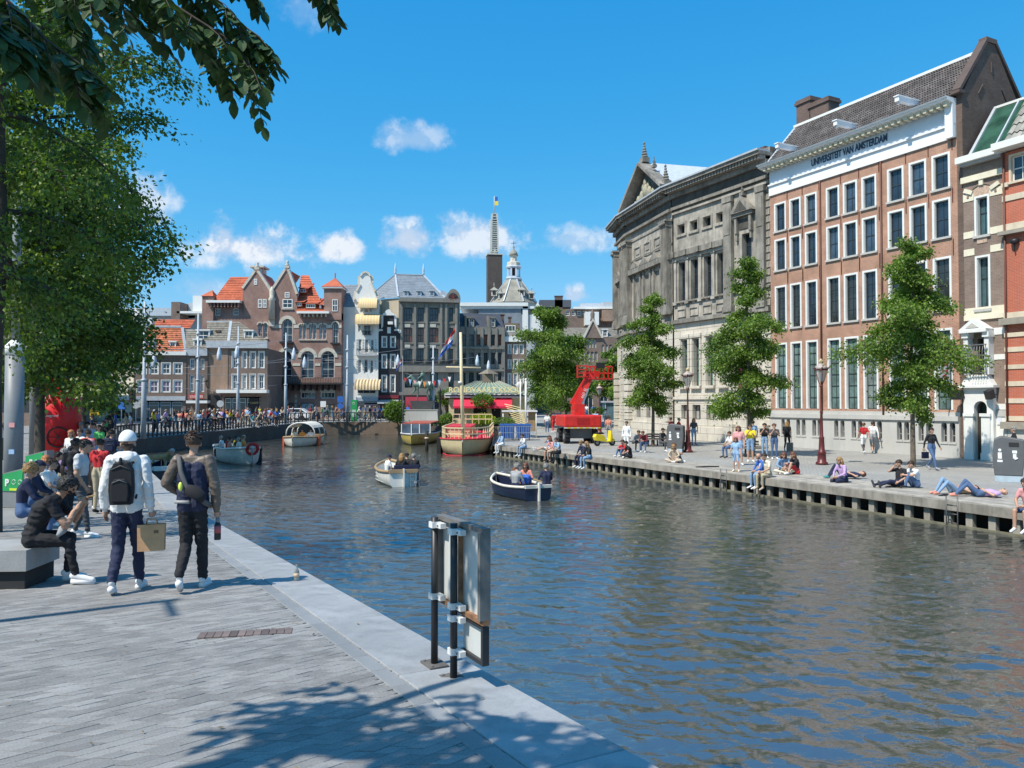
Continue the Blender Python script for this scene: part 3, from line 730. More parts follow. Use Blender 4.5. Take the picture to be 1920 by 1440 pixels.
def r2():
 F = Fac(FU.O.xy+FU.e.xy*(FU.u(1800)+.3),e0,.75)
 B = F.bld('narrow_brown_house','narrow brown brick house with pale stone bands, white arched doorway and glazed roof','building')
 W1 = F.u(1888); top = F.v(1800,312); H = top
 m_b = brick_mat('brown brick',(.20,.135,.105),(.26,.18,.14),(.26,.22,.19),dirt=.15); m_c = mat('pale cream stone',(.74,.68,.52),.75,var=.06,dirt=.1)
 uw = (F.u(1831.5),F.u(1857)); w1 = (F.v(1857,438),F.v(1857,366)); w2 = (F.v(1857,578),F.v(1857,480)); w3 = (F.v(1855,702),F.v(1855,634)); dr_ = (F.u(1831),F.u(1856))
 dt = F.v(1845,752)
 ops = [(uw[0]+.1,uw[1]-.02,w1[0],w1[1]),(uw[0]+.1,uw[1]-.02,w2[0],w2[1]),(F.u(1834),F.u(1856),w3[0],w3[1]),(dr_[0]+.02,dr_[1],.0,dt,'arch')]
 mb = MB(); wall(mb,0,W1,0,H,ops,0,rev=.35); block(mb,0,W1,0,5,0,H,0); mb.build('wall',m_b,B)
 for c,d in (w1,w2):
  window(B,uw[0]+.1,uw[1]-.02,c,d,M_DKGREEN,glass_mat('green blue pane',(.06,.12,.13),.05),2,2,.05,.03,.25,.1,M_WHITE,.12,M_PLINTH,sy=.6)
 window(B,F.u(1834),F.u(1856),w3[0],w3[1],M_DKGREEN,GLASS,2,3,.08,.04,.25)
 bands = [(349,364),(423,436),(457,470)]
 zt = []
 for a,b in bands:
  z0,z1 = F.v(1875,b),F.v(1875,a)
  for s0,s1 in ((-.0,uw[0]-.02),(uw[1]+.1,W1)): add_box(B,'stone_band',m_c,s0,s1,-.03,0,z0,z1)
 add_box(B,'string_course',m_c,-.05,W1,-.14,0,F.v(1878,327),F.v(1878,315.5))
 add_box(B,'string_course',m_c,-.0,W1,-.10,0,F.v(1875,596),F.v(1875,586)); add_box(B,'stone_band',m_c,0,W1,-.04,0,F.v(1875,586),F.v(1875,572))
 for a,b in ((614,627),(664,674)):
  for s0,s1 in ((-.0,F.u(1818)),(F.u(1865),W1)): add_box(B,'stone_band',M_WHITE,s0,s1,-.03,0,F.v(1875,b),F.v(1875,a))
 # segmental arch with keystones over the top window
 cu = (uw[0]+uw[1])/2+.05; zc = w1[1]+.1
 mb = MB(); pts = [(cu+.62*math.cos(a),zc+.5*math.sin(a)) for a in np.linspace(0,math.pi,11)]; mb.prism(pts,-.02,.02); mb.build('arch_tympanum',mat('pinkish relief stone',(.5,.36,.27),.8,var=.3,vs=14),B)
 for a in (.45,math.pi/2,math.pi-.45):
  mb = MB(); d = Vector((math.cos(a),0,math.sin(a))); mb.bar(Vector((cu,-.05,zc))+d*.5,Vector((cu,-.05,zc))+d*.95,.2,.1,up=(0,1,0)); mb.build('keystone',m_c,B)
 mb = MB(); mb.prism([(cu+.64*math.cos(a),zc+.52*math.sin(a)) for a in np.linspace(0,math.pi,11)]+[(cu+.74*math.cos(a),zc+.6*math.sin(a)) for a in np.linspace(math.pi,0,11)],-.06,0); mb.build('arch_ring',m_b,B)
 add_box(B,'carved_panel',mat('pinkish relief stone',(.5,.36,.27),.8),uw[0]+.12,uw[1]-.05,-.03,0,F.v(1845,455),F.v(1845,442))
 # portal
 bw = dr_; zp = F.v(1845,727)
 px0,px1 = F.u(1812),F.u(1868)
 mb = MB(); wall(mb,px0,px1,0,zp,[(bw[0]+.02,bw[1],-.0,dt,'arch')],0,-.28,.28); mb.quad((px0,0,0),(px0,-.28,0),(px0,-.28,zp),(px0,0,zp)); mb.quad((px1,-.28,0),(px1,0,0),(px1,0,zp),(px1,-.28,zp)); mb.quad((px0,0,zp),(px0,-.28,zp),(px1,-.28,zp),(px1,0,zp)); mb.build('portal_surround',M_WHITE,B)
 dm = MB(); r = (bw[1]-bw[0])/2; cc = (bw[0]+bw[1])/2
 poly = [(bw[0],0),(bw[1],0)]+[(cc+r*math.cos(a),dt-r+r*math.sin(a)) for a in np.linspace(0,math.pi,10)]; dm.prism(poly,.22,.3)
 for i in range(2):
  for z0,z1 in ((.15,.7),(.8,1.5),(1.6,2.0)): dm.box(bw[0]+.07+i*r,bw[0]+r-.04+i*r,.19,.22,z0,z1)
 dm.build('door',mat('dark green door',(.012,.04,.035),.4),B)
 for x in (px0+.1,px1-.55):
  mb = MB(); mb.box(x-.0,x+.42,-.36,-.28,0,dt-.75); mb.box(x-.05,x+.47,-.42,-.28,dt-.75,dt-.6); mb.box(x-.03,x+.45,-.40,-.28,0,.35); mb.build('pilaster',M_WHITE,B)
 zl_ = F.v(1845,721); zc2 = F.v(1840,727)
 add_box(B,'portal_cornice',M_WHITE,px0-.15,px1+.15,-.5,0,zp,zp+.12)
 mb = MB(); zb = F.v(1840,703); mb.prism([(px0-.05,zp+.12),(px1+.05,zp+.12),(px1-.25,zb),(px0+.25,zb)],-.4,0)
 for i in range(6): mb.box(px0+.55+i*.13,px0+.61+i*.13,-.44,-.4,zp+.2,zb-.08)
 mb.build('balcony_plinth',M_WHITE,B)
 zk = F.v(1840,624)
 for x in (F.u(1821),F.u(1860)): mb = MB(); mb.box(x-.11,x+.11,-.42,-.0,zb,zk); mb.box(x-.16,x+.16,-.5,0,zk-.25,zk); mb.build('aedicule_column',M_WHITE,B)
 mb = MB(); a,b = F.u(1813),F.u(1864); mb.box(a,b,-.62,0,zk,zk+.15); mb.prism([(a-.03,zk+.15),(b+.03,zk+.15),((a+b)/2,F.v(1840,598))],-.6,0); mb.build('pediment',M_WHITE,B)
 mb = MB(); mb.prism([(a+.35,zk+.22),(b-.35,zk+.22),((a+b)/2,F.v(1840,606))],-.62,-.59); mb.build('pediment_field',mat('pediment grey',(.5,.48,.43),.8),B)
 # iron window guard
 ix0,ix1 = F.u(1820),F.u(1862)
 for i in range(9):
  x = ix0+(ix1-ix0)*i/8; mb = MB(); mb.tube([(x,-.55,zb),(x,-.62,(zb+zk)/2),(x,-.55,zk-.6)],.022,5); mb.build('guard_bar',mat('guard grey iron',(.14,.14,.14),.5),B)
 for z in (zb+.1,(zb+zk)/2-.1,zk-.62): mb = MB(); mb.bar((ix0-.06,-.6,z),(ix1+.06,-.6,z),.04,.05); mb.build('guard_rail',mat('guard grey iron',(.14,.14,.14),.5),B)
 # ground floor white and grey blocks beside the portal
 add_box(B,'base_block',M_WHITE,0,px0,-.06,0,0,F.v(1808,768)); add_box(B,'base_block',M_WHITE,px1,W1,-.06,0,0,F.v(1880,781))
 add_box(B,'base_band',M_PLINTH,px1,W1,-.1,0,F.v(1880,781),F.v(1880,769)); add_box(B,'base_band',M_WHITE,px1,W1,-.04,0,F.v(1880,768),F.v(1880,757))
 add_box(B,'name_plate',mat('plate pale',(.68,.7,.74),.4),F.u(1868)+.06,F.u(1878),-.1,-.06,F.v(1872,796),F.v(1872,783))
 for x,s in ((F.u(1806),-1),(F.u(1868),1)):
  fl = thing('floodlight','square black floodlight on the %s side of the white arched portal' % ('far' if s < 0 else 'near'),'lamp',F.O+F.e*x+Vector((0,0,F.v(1840,740))),F.rz)
  mb = MB(); mb.obox((0,-.55,0),(.2,-.1*s,0),(.04,.12,.05),(-.02,-.05,.2)); mb.build('housing',M_IRON,fl); mb = MB(); mb.bar((0,-.0,.0),(0,-.5,0),.04,.04); mb.build('arm',M_IRON,fl)
 # gutter and glazed roof
 add_box(B,'gutter',M_WHITE,-.1,W1+.1,-.5,.1,H,H+.32); add_box(B,'eave_board',mat('grey eave',(.4,.42,.44),.6),0,W1,-.3,.1,H-.12,H)
 yt = 2.2; zt_ = F.at(1880,199,yt)[1]; zt_ = min(max(zt_,H+2),H+4)
 gl = glass_mat('roof glass',(.03,.085,.06),.03)
 mb = MB(); mb.add([(.35,.0,H+.35),(4.6,0,H+.35),(4.6,yt,zt_),(.35,yt,zt_)],[(0,1,2,3)]); mb.add([(.35,0,H+.35),(.35,yt,zt_),(.35,yt,H+.35)],[(0,1,2)]); mb.build('roof_glass',gl,B)
 for u in (.35,1.55,2.75,4.6): mb = MB(); mb.bar((u,0,H+.38),(u,yt,zt_+.03),.16 if u == .35 else .08,.1); mb.build('glazing_bar',M_ZINC if u > .4 else M_LEAD,B)
 mb = MB(); mb.bar((.3,yt,zt_+.03),(4.7,yt,zt_+.03),.12,.12); mb.build('glazing_ridge',M_WHITE,B)
 mb = MB(); mb.box(.4,4.5,yt+.1,yt+.9,H,zt_-.3); mb.build('attic_wall',mat('pale green attic',(.30,.45,.33),.8),B)
 return F,W1,H
FR2,WR2,HR2 = r2()
def r1():
 F = Fac(FR2.O.xy+FR2.e.xy*WR2-FU.n.xy*-.14,e0,.75)
 B = F.bld('red_brick_house','bright red brick house with beige stone bands at the right end of the row','building')
 W1 = 6.5; H = HR2
 m_b = brick_mat('bright red brick',(.52,.115,.06),(.44,.10,.055),(.42,.22,.16),dirt=.06,big=.08); m_c = mat('beige band stone',(.62,.53,.4),.8,var=.08,dirt=.15)
 ops = [(1.5+k*2.1,2.6+k*2.1,a,b) for k in range(2) for a,b in ((4,6.3),(7.9,10.2),(11.6,13.4))]
 ops += [(F.u(1902),F.u(1902)+.9,F.v(1902,340),F.v(1902,292)),]
 mb = MB(); wall(mb,0,W1,0,H,ops,0); block(mb,0,W1,0,5,0,H,0); mb.build('wall',m_b,B)
 for o in ops: window(B,*o[:4],M_WHITE,GLASS,2,2,.07,.04,.12,.1,m_c,.1,m_c)
 for a,b,pr in ((341,349,.1),(365,376,.05),(419,431,.05),(586,596,.06),(624,632,.05),(651,660,.04),(684,692,.04),(715,724,.04),(747,756,.04),(780,789,.04)):
  z0,z1 = F.v(1895,b),F.v(1895,a); s = 0
  segs = []; cur = 0
  for o in sorted(ops):
   if o[2]-.1 < z1 and o[3]+.1 > z0: segs.append((cur,o[0]-.12)); cur = o[1]+.12
  segs.append((cur,W1))
  for s0,s1 in segs:
   if s1 > s0+.05: add_box(B,'stone_band',m_c,s0,s1,-pr,0,z0,z1)
 for a,b in ((433,440),(597,609),(791,804)): add_box(B,'cornice_band',mat('weathered ledge',(.3,.27,.22),.8),-.1,W1,-.3,0,F.v(1895,b),F.v(1895,a))
 add_box(B,'stone_base',M_PLINTH,0,W1,-.12,0,0,F.v(1895,804))
 add_box(B,'gutter',M_WHITE,-.1,W1,-.7,.1,H+.05,H+.38)
 mb = MB();
 for i in range(26):
  for j in range(10):
   a = .0+i*.25; f0,f1 = j/10,(j+1)/10; y0,y1,z0,z1 = 4*f0,4*f1,H+.38+5.2*f0,H+.38+5.2*f1
   mb.add([(a,y0,z0+.06),(a+.12,y0,z0+.14),(a+.25,y0,z0+.05),(a,y1,z1),(a+.12,y1,z1+.08),(a+.25,y1,z1)],[(0,1,4,3),(1,2,5,4)])
 mb.build('roof_tiles',mat('grey brown roof tiles',(.27,.26,.23),.8,isl=.25,var=.2),B,kind='stuff')
 mb = MB(); mb.tube([(.12,-.08,HR2),(.12,-.08,0)],.045,8); mb.build('drain_pipe',mat('red brown pipe',(.12,.05,.035),.6),B)
 an = MB(); an.tube([(0,-.1,0),(0,-.14,-.45)],.03,6); an.lathe([(.03,-.12),(.17,-.1),(.2,0),(.17,.1),(.03,.12)],8,(0,-.12,0)); an.build('wall_anchor',M_IRON,B,(F.u(1909),0,F.v(1909,452)))
r1()
def tiled_back():   # grey tiled roof seen behind the gable at the top right
 F = FU; a = FU.O+FU.e*(FU.u(1800)+.5)-FU.n*6.2
 B = thing('rear_tiled_house','house behind the brown gable showing only its grey tiled roof','building',(a.x,a.y,.75),FU.rz)
 mb = MB(); mb.box(0,9,1.5,8,0,16.2); mb.build('wall',M_BR_G,B); mb = MB()
 for i in range(30):
  for j in range(12):
   x = i*.3; f0,f1 = j/12,(j+1)/12; y0,y1,z0,z1 = 1+3.2*f0,1+3.2*f1,16+4.8*f0,16+4.8*f1
   mb.add([(x,y0,z0+.07),(x+.14,y0,z0+.16),(x+.3,y0,z0+.05),(x,y1,z1),(x+.14,y1,z1+.09),(x+.3,y1,z1)],[(0,1,4,3),(1,2,5,4)])
 mb.quad((0,4.2,20.8),(9,4.2,20.8),(9,8,16),(0,8,16)); mb.add([(0,1,16),(0,4.2,20.8),(0,8,16)],[(0,2,1)])
 mb.build('roof_tiles',mat('weathered grey tiles',(.30,.29,.26),.8,isl=.25,var=.2),B,kind='stuff')
tiled_back()
# ---------------------------------------------------------------- dark stone museum building
M_ST = mat('sooty sandstone',(.265,.245,.21),.85,var=.4,vs=.8,dirt=.6,bump=.25,bs=14,fine=-.1)
M_ST2 = mat('sooty sandstone lighter',(.37,.34,.29),.85,var=.38,vs=.9,dirt=.5,bump=.25,bs=14)
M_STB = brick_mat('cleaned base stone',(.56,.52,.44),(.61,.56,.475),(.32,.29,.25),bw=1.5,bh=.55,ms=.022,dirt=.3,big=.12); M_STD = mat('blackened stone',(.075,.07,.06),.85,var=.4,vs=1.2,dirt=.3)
def museum():
 F = Fac((12.5,59.5),e0,.75)
 W1 = F.u(1447)
 B = F.bld('stone_museum','tall sooty sandstone neoclassical museum with pediment, long windows and heavy cornice','building')
 fz = F.v(1267,392); ct = 19.45; sc = F.v(1369,591)
 long_u = [(1275,1286),(1298,1310),(1323,1335),(1348,1360)]; lu = [(F.u(a)-.12,F.u(b)) for a,b in long_u]
 l0,l1 = F.v(1286,570),F.v(1286,490)
 s0,s1 = F.v(1286,436),F.v(1286,419)
 t0,t1 = F.v(1289,724),F.v(1289,637)
 b0,b1 = F.v(1286,786),F.v(1286,759)
 tu = [(F.u(a),F.u(b)) for a,b in ((1279,1290),(1300,1312),(1326,1338),(1352,1364))]
 ops = [(a,b,l0,l1) for a,b in lu]+[(a,b,s0,s1) for a,b in lu]+[(F.u(1393),F.u(1411),F.v(1411,522),F.v(1411,434))]
 mb = MB(); wall(mb,0,W1,sc,fz,ops,0,0,.45); block(mb,0,W1,0,9,0,fz+2,0); mb.build('wall',M_ST2,B)
 lops = [(a,b,t0,t1) for a,b in tu]+[(F.u(1397),F.u(1411),t0,t1)]+[(a-.12,b+.05,b0,b1) for a,b in tu]+[(F.u(1399),F.u(1412),.15,F.v(1405,735)-.4)]
 mb = MB(); wall(mb,0,W1,0,sc,lops,0,0,.4); mb.build('lower_wall',M_STB,B)
 for a,b in lu: window(B,a,b,l0,l1,M_DKGREEN,M_DARK if 0 else GLASS,1,3,.06,.05,.38)
 for a,b in lu: window(B,a,b,s0,s1,M_DKGREEN,GLASS,1,1,.05,.04,.38)
 window(B,*ops[-1],M_DKGREEN,GLASS,2,4,.06,.05,.38)
 for o in lops[:5]: window(B,*o,M_DKGREEN,GLASS_T,1,3,.05,.05,.34)
 for o in lops[5:9]: window(B,*o,M_DKGREEN,mat('pale shutter',(.33,.32,.3),.7),2,1,.05,.1,.3,name='cellar_window')
 window(B,*lops[9],M_DKGREEN,GLASS_T,2,2,.06,.05,.34,name='entrance_door')
 def ledge(name,z0,z1,pr,m=M_ST,u0=0,u1=None): add_box(B,name,m,u0,W1 if u1 is None else u1,-pr,0,z0,z1)
 ledge('string_course',sc-.1,sc+.18,.28); ledge('string_course',F.v(1267,567)-.12,F.v(1267,567),.18); ledge('string_course',t0-1.0,t0-.8,.12,M_STB); ledge('plinth',0,F.v(1300,800),.16,M_STB)
 ledge('window_entablature',l1+.42,l1+.85,.3,M_ST,0,F.u(1362)); ledge('window_frieze',l1+.2,l1+.42,.15,M_ST2,0,F.u(1362))
 for z0,z1,pr,m in ((fz-.12,fz+.1,.3,M_ST),(fz-.45,fz-.3,.18,M_ST2)): ledge('architrave',z0,z1,pr,m)
 dz = F.v(1267,352)   # cornice top at the far end
 z2 = ct
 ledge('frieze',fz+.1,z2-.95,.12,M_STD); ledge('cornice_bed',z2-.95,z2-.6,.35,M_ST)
 ledge('cornice',z2-.35,z2-.12,1.0,M_ST,-.2); ledge('cornice_top',z2-.12,z2,1.12,M_LEAD,-.3)
 dm = MB(); dm.box(-.1,.1,-.85,-.3,0,.24); dme = dm.mesh('modillion',M_ST)
 n = 34
 for i in range(n): link('modillion',dme,B,(.1+(W1-.3)*i/(n-1),0,z2-.6))
 # pilasters between the long windows, balustrade panels, quoins, relief blocks
 gaps = [(0.02,lu[0][0])]+[(lu[i][1],lu[i+1][0]) for i in range(3)]
 for a,b in gaps:
  c = (a+b)/2; w = min((b-a)*.5,.5)
  mb = MB(); mb.box(c-w/2,c+w/2,-.14,0,l0,l1+.1); mb.box(c-w/2-.05,c+w/2+.05,-.2,0,l1+.1,l1+.22); mb.box(c-w/2-.05,c+w/2+.05,-.2,0,l0,l0+.2); mb.build('pilaster',M_ST2,B)
  mb = MB(); mb.box(c-.16,c+.16,-.42,0,l1+.42,l1+.83); mb.build('bracket',M_ST,B)
 for a,b in lu:
  z0,z1 = F.v(1286,594),F.v(1286,578); mb = MB(); mb.box(a-.1,b+.05,-.08,0,z0,z0+.07); mb.box(a-.1,b+.05,-.08,0,z1-.07,z1); mb.box(a-.1,a-.03,-.08,0,z0+.07,z1-.07); mb.box(b-.02,b+.05,-.08,0,z0+.07,z1-.07); mb.build('relief_panel',M_ST2,B)
  mb = MB(); mb.box(a-.18,b+.18,-.1,0,s0-.22,s0-.05); mb.box(a-.15,b+.15,-.06,0,s1+.03,s1+.17); mb.box(a-.15,a-.02,-.06,0,s0-.05,s1+.03); mb.box(b+.02,b+.15,-.06,0,s0-.05,s1+.03); mb.build('window_surround',M_ST2,B)
 for a,b in tu:
  mb = MB(); mb.box(a-.2,b+.2,-.22,0,t0-.22,t0); mb.box(a-.22,a-.05,-.1,0,t0,t1+.1); mb.box(b+.05,b+.22,-.1,0,t0,t1+.1); mb.box(a-.25,b+.25,-.16,0,t1+.1,t1+.4); mb.build('window_surround',M_STB,B)
 for a,b in ((1363,1378),(1425,1440)):
  u0,u1 = F.u(a),F.u(b); mb = MB(); mb.box(u0,u1,-.3,0,sc+.2,fz-.5); mb.box(u0-.06,u1+.06,-.36,0,fz-.9,fz-.5); mb.box(u0+.1,u1-.1,-.34,-.3,fz-3.2,fz-1.2); mb.box(u0-.06,u1+.06,-.36,0,sc+.2,sc+.6); mb.build('giant_pilaster',M_ST,B)
  mb = MB(); mb.box(u0-.05,u1+.05,-.35,0,0,1.3); mb.build('pilaster_base',M_STB,B)
 u0,u1 = F.u(1379),F.u(1421); z0 = F.v(1400,402); mb = MB(); mb.box(u0+.1,u1-.1,-.35,0,z0-.1,z0+.15); mb.prism([(u0,z0+.15),(u1,z0+.15),((u0+u1)/2,F.v(1400,367))],-.5,0); mb.build('window_pediment',M_ST,B)
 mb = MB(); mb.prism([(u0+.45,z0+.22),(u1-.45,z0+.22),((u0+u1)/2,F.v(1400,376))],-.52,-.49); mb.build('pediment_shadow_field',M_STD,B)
 for x in (u0+.25,u1-.5): mb = MB(); mb.box(x,x+.22,-.28,0,z0-1.2,z0-.1); mb.box(x+.03,x+.19,-.2,0,z0-1.7,z0-1.2); mb.build('console',M_ST,B)
 mb = MB(); mb.box(u0+.5,u1-.6,-.06,0,z0-.95,z0-.25); mb.build('inscription_panel',M_STD,B)
 def finial(par,x,y,z,s,m=M_ST):
  mb = MB()
  mb.box(x-.28*s,x+.28*s,y-.28*s,y+.28*s,z,z+.35*s)
  for i in range(5): r = (.26-.04*i)*s; mb.lathe([(r*.5,0),(r,.05*s),(r*.8,.16*s),(r*.4,.2*s)],7,(x-.02*i*s,y,z+.35*s+i*.2*s))
  mb.lathe([(.06*s,0),(.1*s,.1*s),(.02*s,.22*s)],6,(x-.1*s,y,z+1.35*s)); return mb.build('acroterion',m,par)
 finial(B,(u0+u1)/2,-.25,F.v(1400,367),.55)
 q = MB(); q.box(-.0,.55,-.07,0,0,.36); qe = q.mesh('quoin',M_ST2); qb = MB(); qb.box(0,.6,-.07,0,0,.4); qbe = qb.mesh('quoin',M_STB)
 z = sc+.3; k = 0
 while z < fz-.8: link('quoin',qe,B,(W1-.57+(.12 if k % 2 else 0),0,z)); z += .5; k += 1
 z = 1.3; k = 0
 while z < sc-.6: link('quoin',qbe,B,(W1-.62+(.1 if k % 2 else 0),0,z)); link('quoin',qbe,B,(F.u(1363)-.0,0,z)); z += .55; k += 1
 # canopied modern banner in the doorway
 bn = thing('purple_banner','purple and pink poster banner beside the museum entrance behind the tree','banner',F.O+F.e*F.u(1404),F.rz)
 mb = MB(); mb.box(-.5,.5,-.5,-.46,F.v(1404,756),F.v(1404,735)); mb.build('poster',mat('violet print',(.12,.06,.42),.6),bn)
 mb = MB(); mb.box(-.5,-.1,-.5,-.46,F.v(1404,735),F.v(1404,680)); mb.build('poster',mat('magenta print',(.5,.03,.22),.6,var=.5,vs=2),bn)
 # slate roof and chimneys behind the cornice
 mb = MB(); zt = ct+.05; mb.add([(-2,1.6,zt),(W1,1.6,zt),(W1,5,zt+2.0),(-2,5,zt+2.0),(-2,9,zt),(W1,9,zt)],[(0,1,2,3),(3,2,5,4),(1,5,2),(0,3,4)]); mb.build('roof',mat('slate',(.13,.15,.18),.6,var=.15,vs=1),B)
 mb = MB(); mb.box(0,W1,0,9,fz+2,ct-.13); mb.build('attic',M_ST,B)
 for x,yy,dx in ((1400,3.0,.6),(1422,3.2,.6),(1348,3.5,.5)):
  u = F.at(x,260,yy)[0]; mb = MB(); mb.box(u-dx,u+dx,yy,yy+1,ct,ct+1.5); mb.box(u-dx-.1,u+dx+.1,yy-.1,yy+1.1,ct+1.5,ct+1.7); mb.box(u-dx-.03,u+dx+.03,yy-.03,yy+1.03,ct+1.7,ct+1.85); mb.build('chimney',M_CHIM,B)
 # pavilion with the pediment: the face turned further away
 def sub(Ox,Oy,Ex,Ey):
  return Fac((Ox,Oy),(Ex-Ox,Ey-Oy),.75)
 P0,P1,P2 = (10.25,68.6),(12.42,59.66),(9.95,73)
 for (A,Bq,ped) in ((P0,P1,True),(P2,P0,False)):
  G = Fac(A,(Bq[0]-A[0],Bq[1]-A[1]),.75); L_ = math.hypot(Bq[0]-A[0],Bq[1]-A[1])
  E = B   # parts belong to the museum: built in its frame
  Tm = Matrix.Translation(F.O).inverted(); inv = (Matrix.Translation(F.O) @ Matrix.Rotation(F.rz,4,'Z')).inverted() @ (Matrix.Translation(G.O) @ Matrix.Rotation(G.rz,4,'Z'))
  def put(mb,name,m):
   mb.v = [tuple(inv @ Vector(v)) for v in mb.v]; return mb.build(name,m,B)
  def putw(*a,**k):
   o = window(B,*a,**k); o.matrix_local = inv @ o.matrix_local; return o
  if ped: wu = [(1.9,3.0),(3.95,5.05),(6.0,7.1)]
  else: wu = [(1.4,2.4)]
  ops = [(a,b,l0,l1) for a,b in wu]
  if ped: pass
  mb = MB(); wall(mb,0,L_,sc,fz,ops,0,0,.4); put(mb,'pavilion_wall',M_ST2)
  lo = [(a+.1,b-.1,t0,t1) for a,b in wu]+[(a+.1,b-.1,b0,b1) for a,b in wu]
  mb = MB(); wall(mb,0,L_,0,sc,lo,0,0,.35); put(mb,'pavilion_base',M_STB)
  for o in ops: putw(*o,M_DKGREEN,GLASS,1,3,.06,.05,.34)
  for o in lo[:len(wu)]: putw(*o,M_DKGREEN,GLASS_T,1,3,.06,.05,.3)
  for o in lo[len(wu):]: putw(*o,M_DKGREEN,M_DARK,2,1,.06,.06,.3,name='cellar_window')
  for nm,z0,z1,pr,m in (('string_course',sc-.1,sc+.18,.28,M_ST),('string_course',l0-.55,l0-.4,.2,M_ST),('architrave',fz-.12,fz+.1,.3,M_ST),('frieze',fz+.1,ct-.95,.12,M_STD),('cornice_bed',ct-.95,ct-.6,.35,M_ST),('cornice',ct-.35,ct-.12,1.0,M_ST),('cornice_top',ct-.12,ct,1.1,M_LEAD),('plinth',0,1.2,.16,M_STB),('window_entablature',l1+.4,l1+.85,.4,M_ST)):
   mb = MB(); mb.box(-.3 if nm.startswith('corn') else 0,L_+.3 if nm.startswith('corn') else L_,-pr,0,z0,z1); put(mb,nm,m)
  mb = MB(); mb.box(0,L_,.0,1,fz,ct-.1); put(mb,'attic',M_ST)
  for i in range(int(L_/.42)): mb = MB(); mb.box(.15+i*.42,.33+i*.42,-.85,-.3,ct-.6,ct-.36); put(mb,'modillion',M_ST)
  ps = [(.1,1.1),(L_-1.15,L_-.1)] if ped else [(.2,.9),(L_-1.0,L_-.1)]
  for a,b in ps:
   mb = MB(); mb.box(a,b,-.45,0,l0-.3,fz-.75)
   for i in range(4): x = a+.12+(b-a-.24)*i/3; mb.box(x-.05,x+.05,-.5,-.45,l0+.3,fz-1.3)
   mb.box(a-.08,b+.08,-.55,0,l0-.6,l0-.2); mb.box(a-.05,b+.05,-.52,0,l0-.2,l0+.05); put(mb,'giant_pilaster',M_ST)
   mb = MB(); mb.box(a-.05,b+.05,-.5,0,fz-1.25,fz-.85)
   for i in range(4): mb.ball((a+(b-a)*(i+.5)/4,-.55,fz-1.0),.16,6,4)
   mb.box(a-.15,b+.15,-.62,0,fz-.85,fz-.7); put(mb,'capital',M_ST)
   mb = MB()
   for i in range(9): mb.box(a-.06,b+.06,-.4,0,.1+i*.62,.1+i*.62+.54)
   put(mb,'rusticated_pier',M_STB)
  for a,b in wu:
   mb = MB(); mb.box(a-.25,a-.02,-.15,0,l0-.1,l1+.3); mb.box(b+.02,b+.25,-.15,0,l0-.1,l1+.3); put(mb,'window_surround',M_ST)
  for a,b in wu:
   mb = MB(); c_ = (a+b)/2; mb.prism([(a-.35,l1+.85),(b+.35,l1+.85),(c_,l1+1.45)],-.42,0); put(mb,'window_pediment',M_ST)
   for z0_,z1_ in ((l1+1.75,l1+2.75),(l0-1.35,l0-.75)):
    mb = MB(); mb.box(a-.15,b+.15,-.09,0,z0_,z0_+.12); mb.box(a-.15,b+.15,-.09,0,z1_-.12,z1_); mb.box(a-.15,a-.03,-.09,0,z0_+.12,z1_-.12); mb.box(b+.03,b+.15,-.09,0,z0_+.12,z1_-.12); mb.box(a+.2,b-.2,-.06,0,z0_+.3,z1_-.3) if z0_ > l1 else None; put(mb,'relief_panel',M_ST2)
  for z_ in (sc+.9,l1+1.6,fz-.9):
   mb = MB(); mb.box(0,L_,-.07,0,z_,z_+.12); put(mb,'string_moulding',M_ST)
  if ped:
   x0,x1,xm = .5,L_+.1,L_/2+.3; zp = ct; za = ct+3.15
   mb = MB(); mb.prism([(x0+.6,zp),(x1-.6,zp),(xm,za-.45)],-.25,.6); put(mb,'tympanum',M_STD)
   for p,q in (((x0,zp+.12),(xm,za)),((xm,za),(x1,zp+.12))):
    mb = MB(); mb.bar((p[0],-.55,p[1]),(q[0],-.55,q[1]),1.0,.24); put(mb,'raking_cornice',M_ST)
   mb = MB()
   for x,z,r in ((xm,.9,.55),(xm-.7,.6,.5),(xm+.75,.6,.5),(xm-1.5,.45,.4),(xm+1.5,.42,.38),(xm-.1,1.6,.35),(xm+.5,1.25,.3),(xm-2.2,.3,.28),(xm+2.2,.3,.26),(xm-.5,1.3,.3)):
    mb.ball((x,-.3,zp+z),r,8,5,sq=(.8,.5,1.1))
   put(mb,'relief_figures',mat('relief stone',(.36,.34,.25),.85,var=.3,vs=5,dirt=.3))
   mb = MB(); mb.add([(x0,-.6,zp),(xm,-.6,za),(x1,-.6,zp),(x0,7,zp),(xm,7,za),(x1,7,zp)],[(0,1,4,3),(1,2,5,4),(3,4,5)]); mb.v = [(x,y,z+.14) for x,y,z in mb.v]; put(mb,'pediment_roof',mat('zinc roof',(.5,.54,.58),.5,var=.1))
   for x,z,s in ((xm,za+.1,1.15),(x1-.3,zp+.2,1.1),(xm+1.9,zp+2.3,.6)):
    o = finial(B,0,0,0,s); o.matrix_local = inv @ Matrix.Translation((x,-.4,z))
  # body behind
 mb = MB(); mb.slab([(10.0,73.1),(10.3,68.6),(12.5,59.8),(20,63),(22,76),(12,76)],.75,ct+.5); mb.v = [tuple((Matrix.Translation(F.O) @ Matrix.Rotation(F.rz,4,'Z')).inverted() @ Vector(v)) for v in mb.v]
 mb.build('rear_body',M_ST,B)
museum()
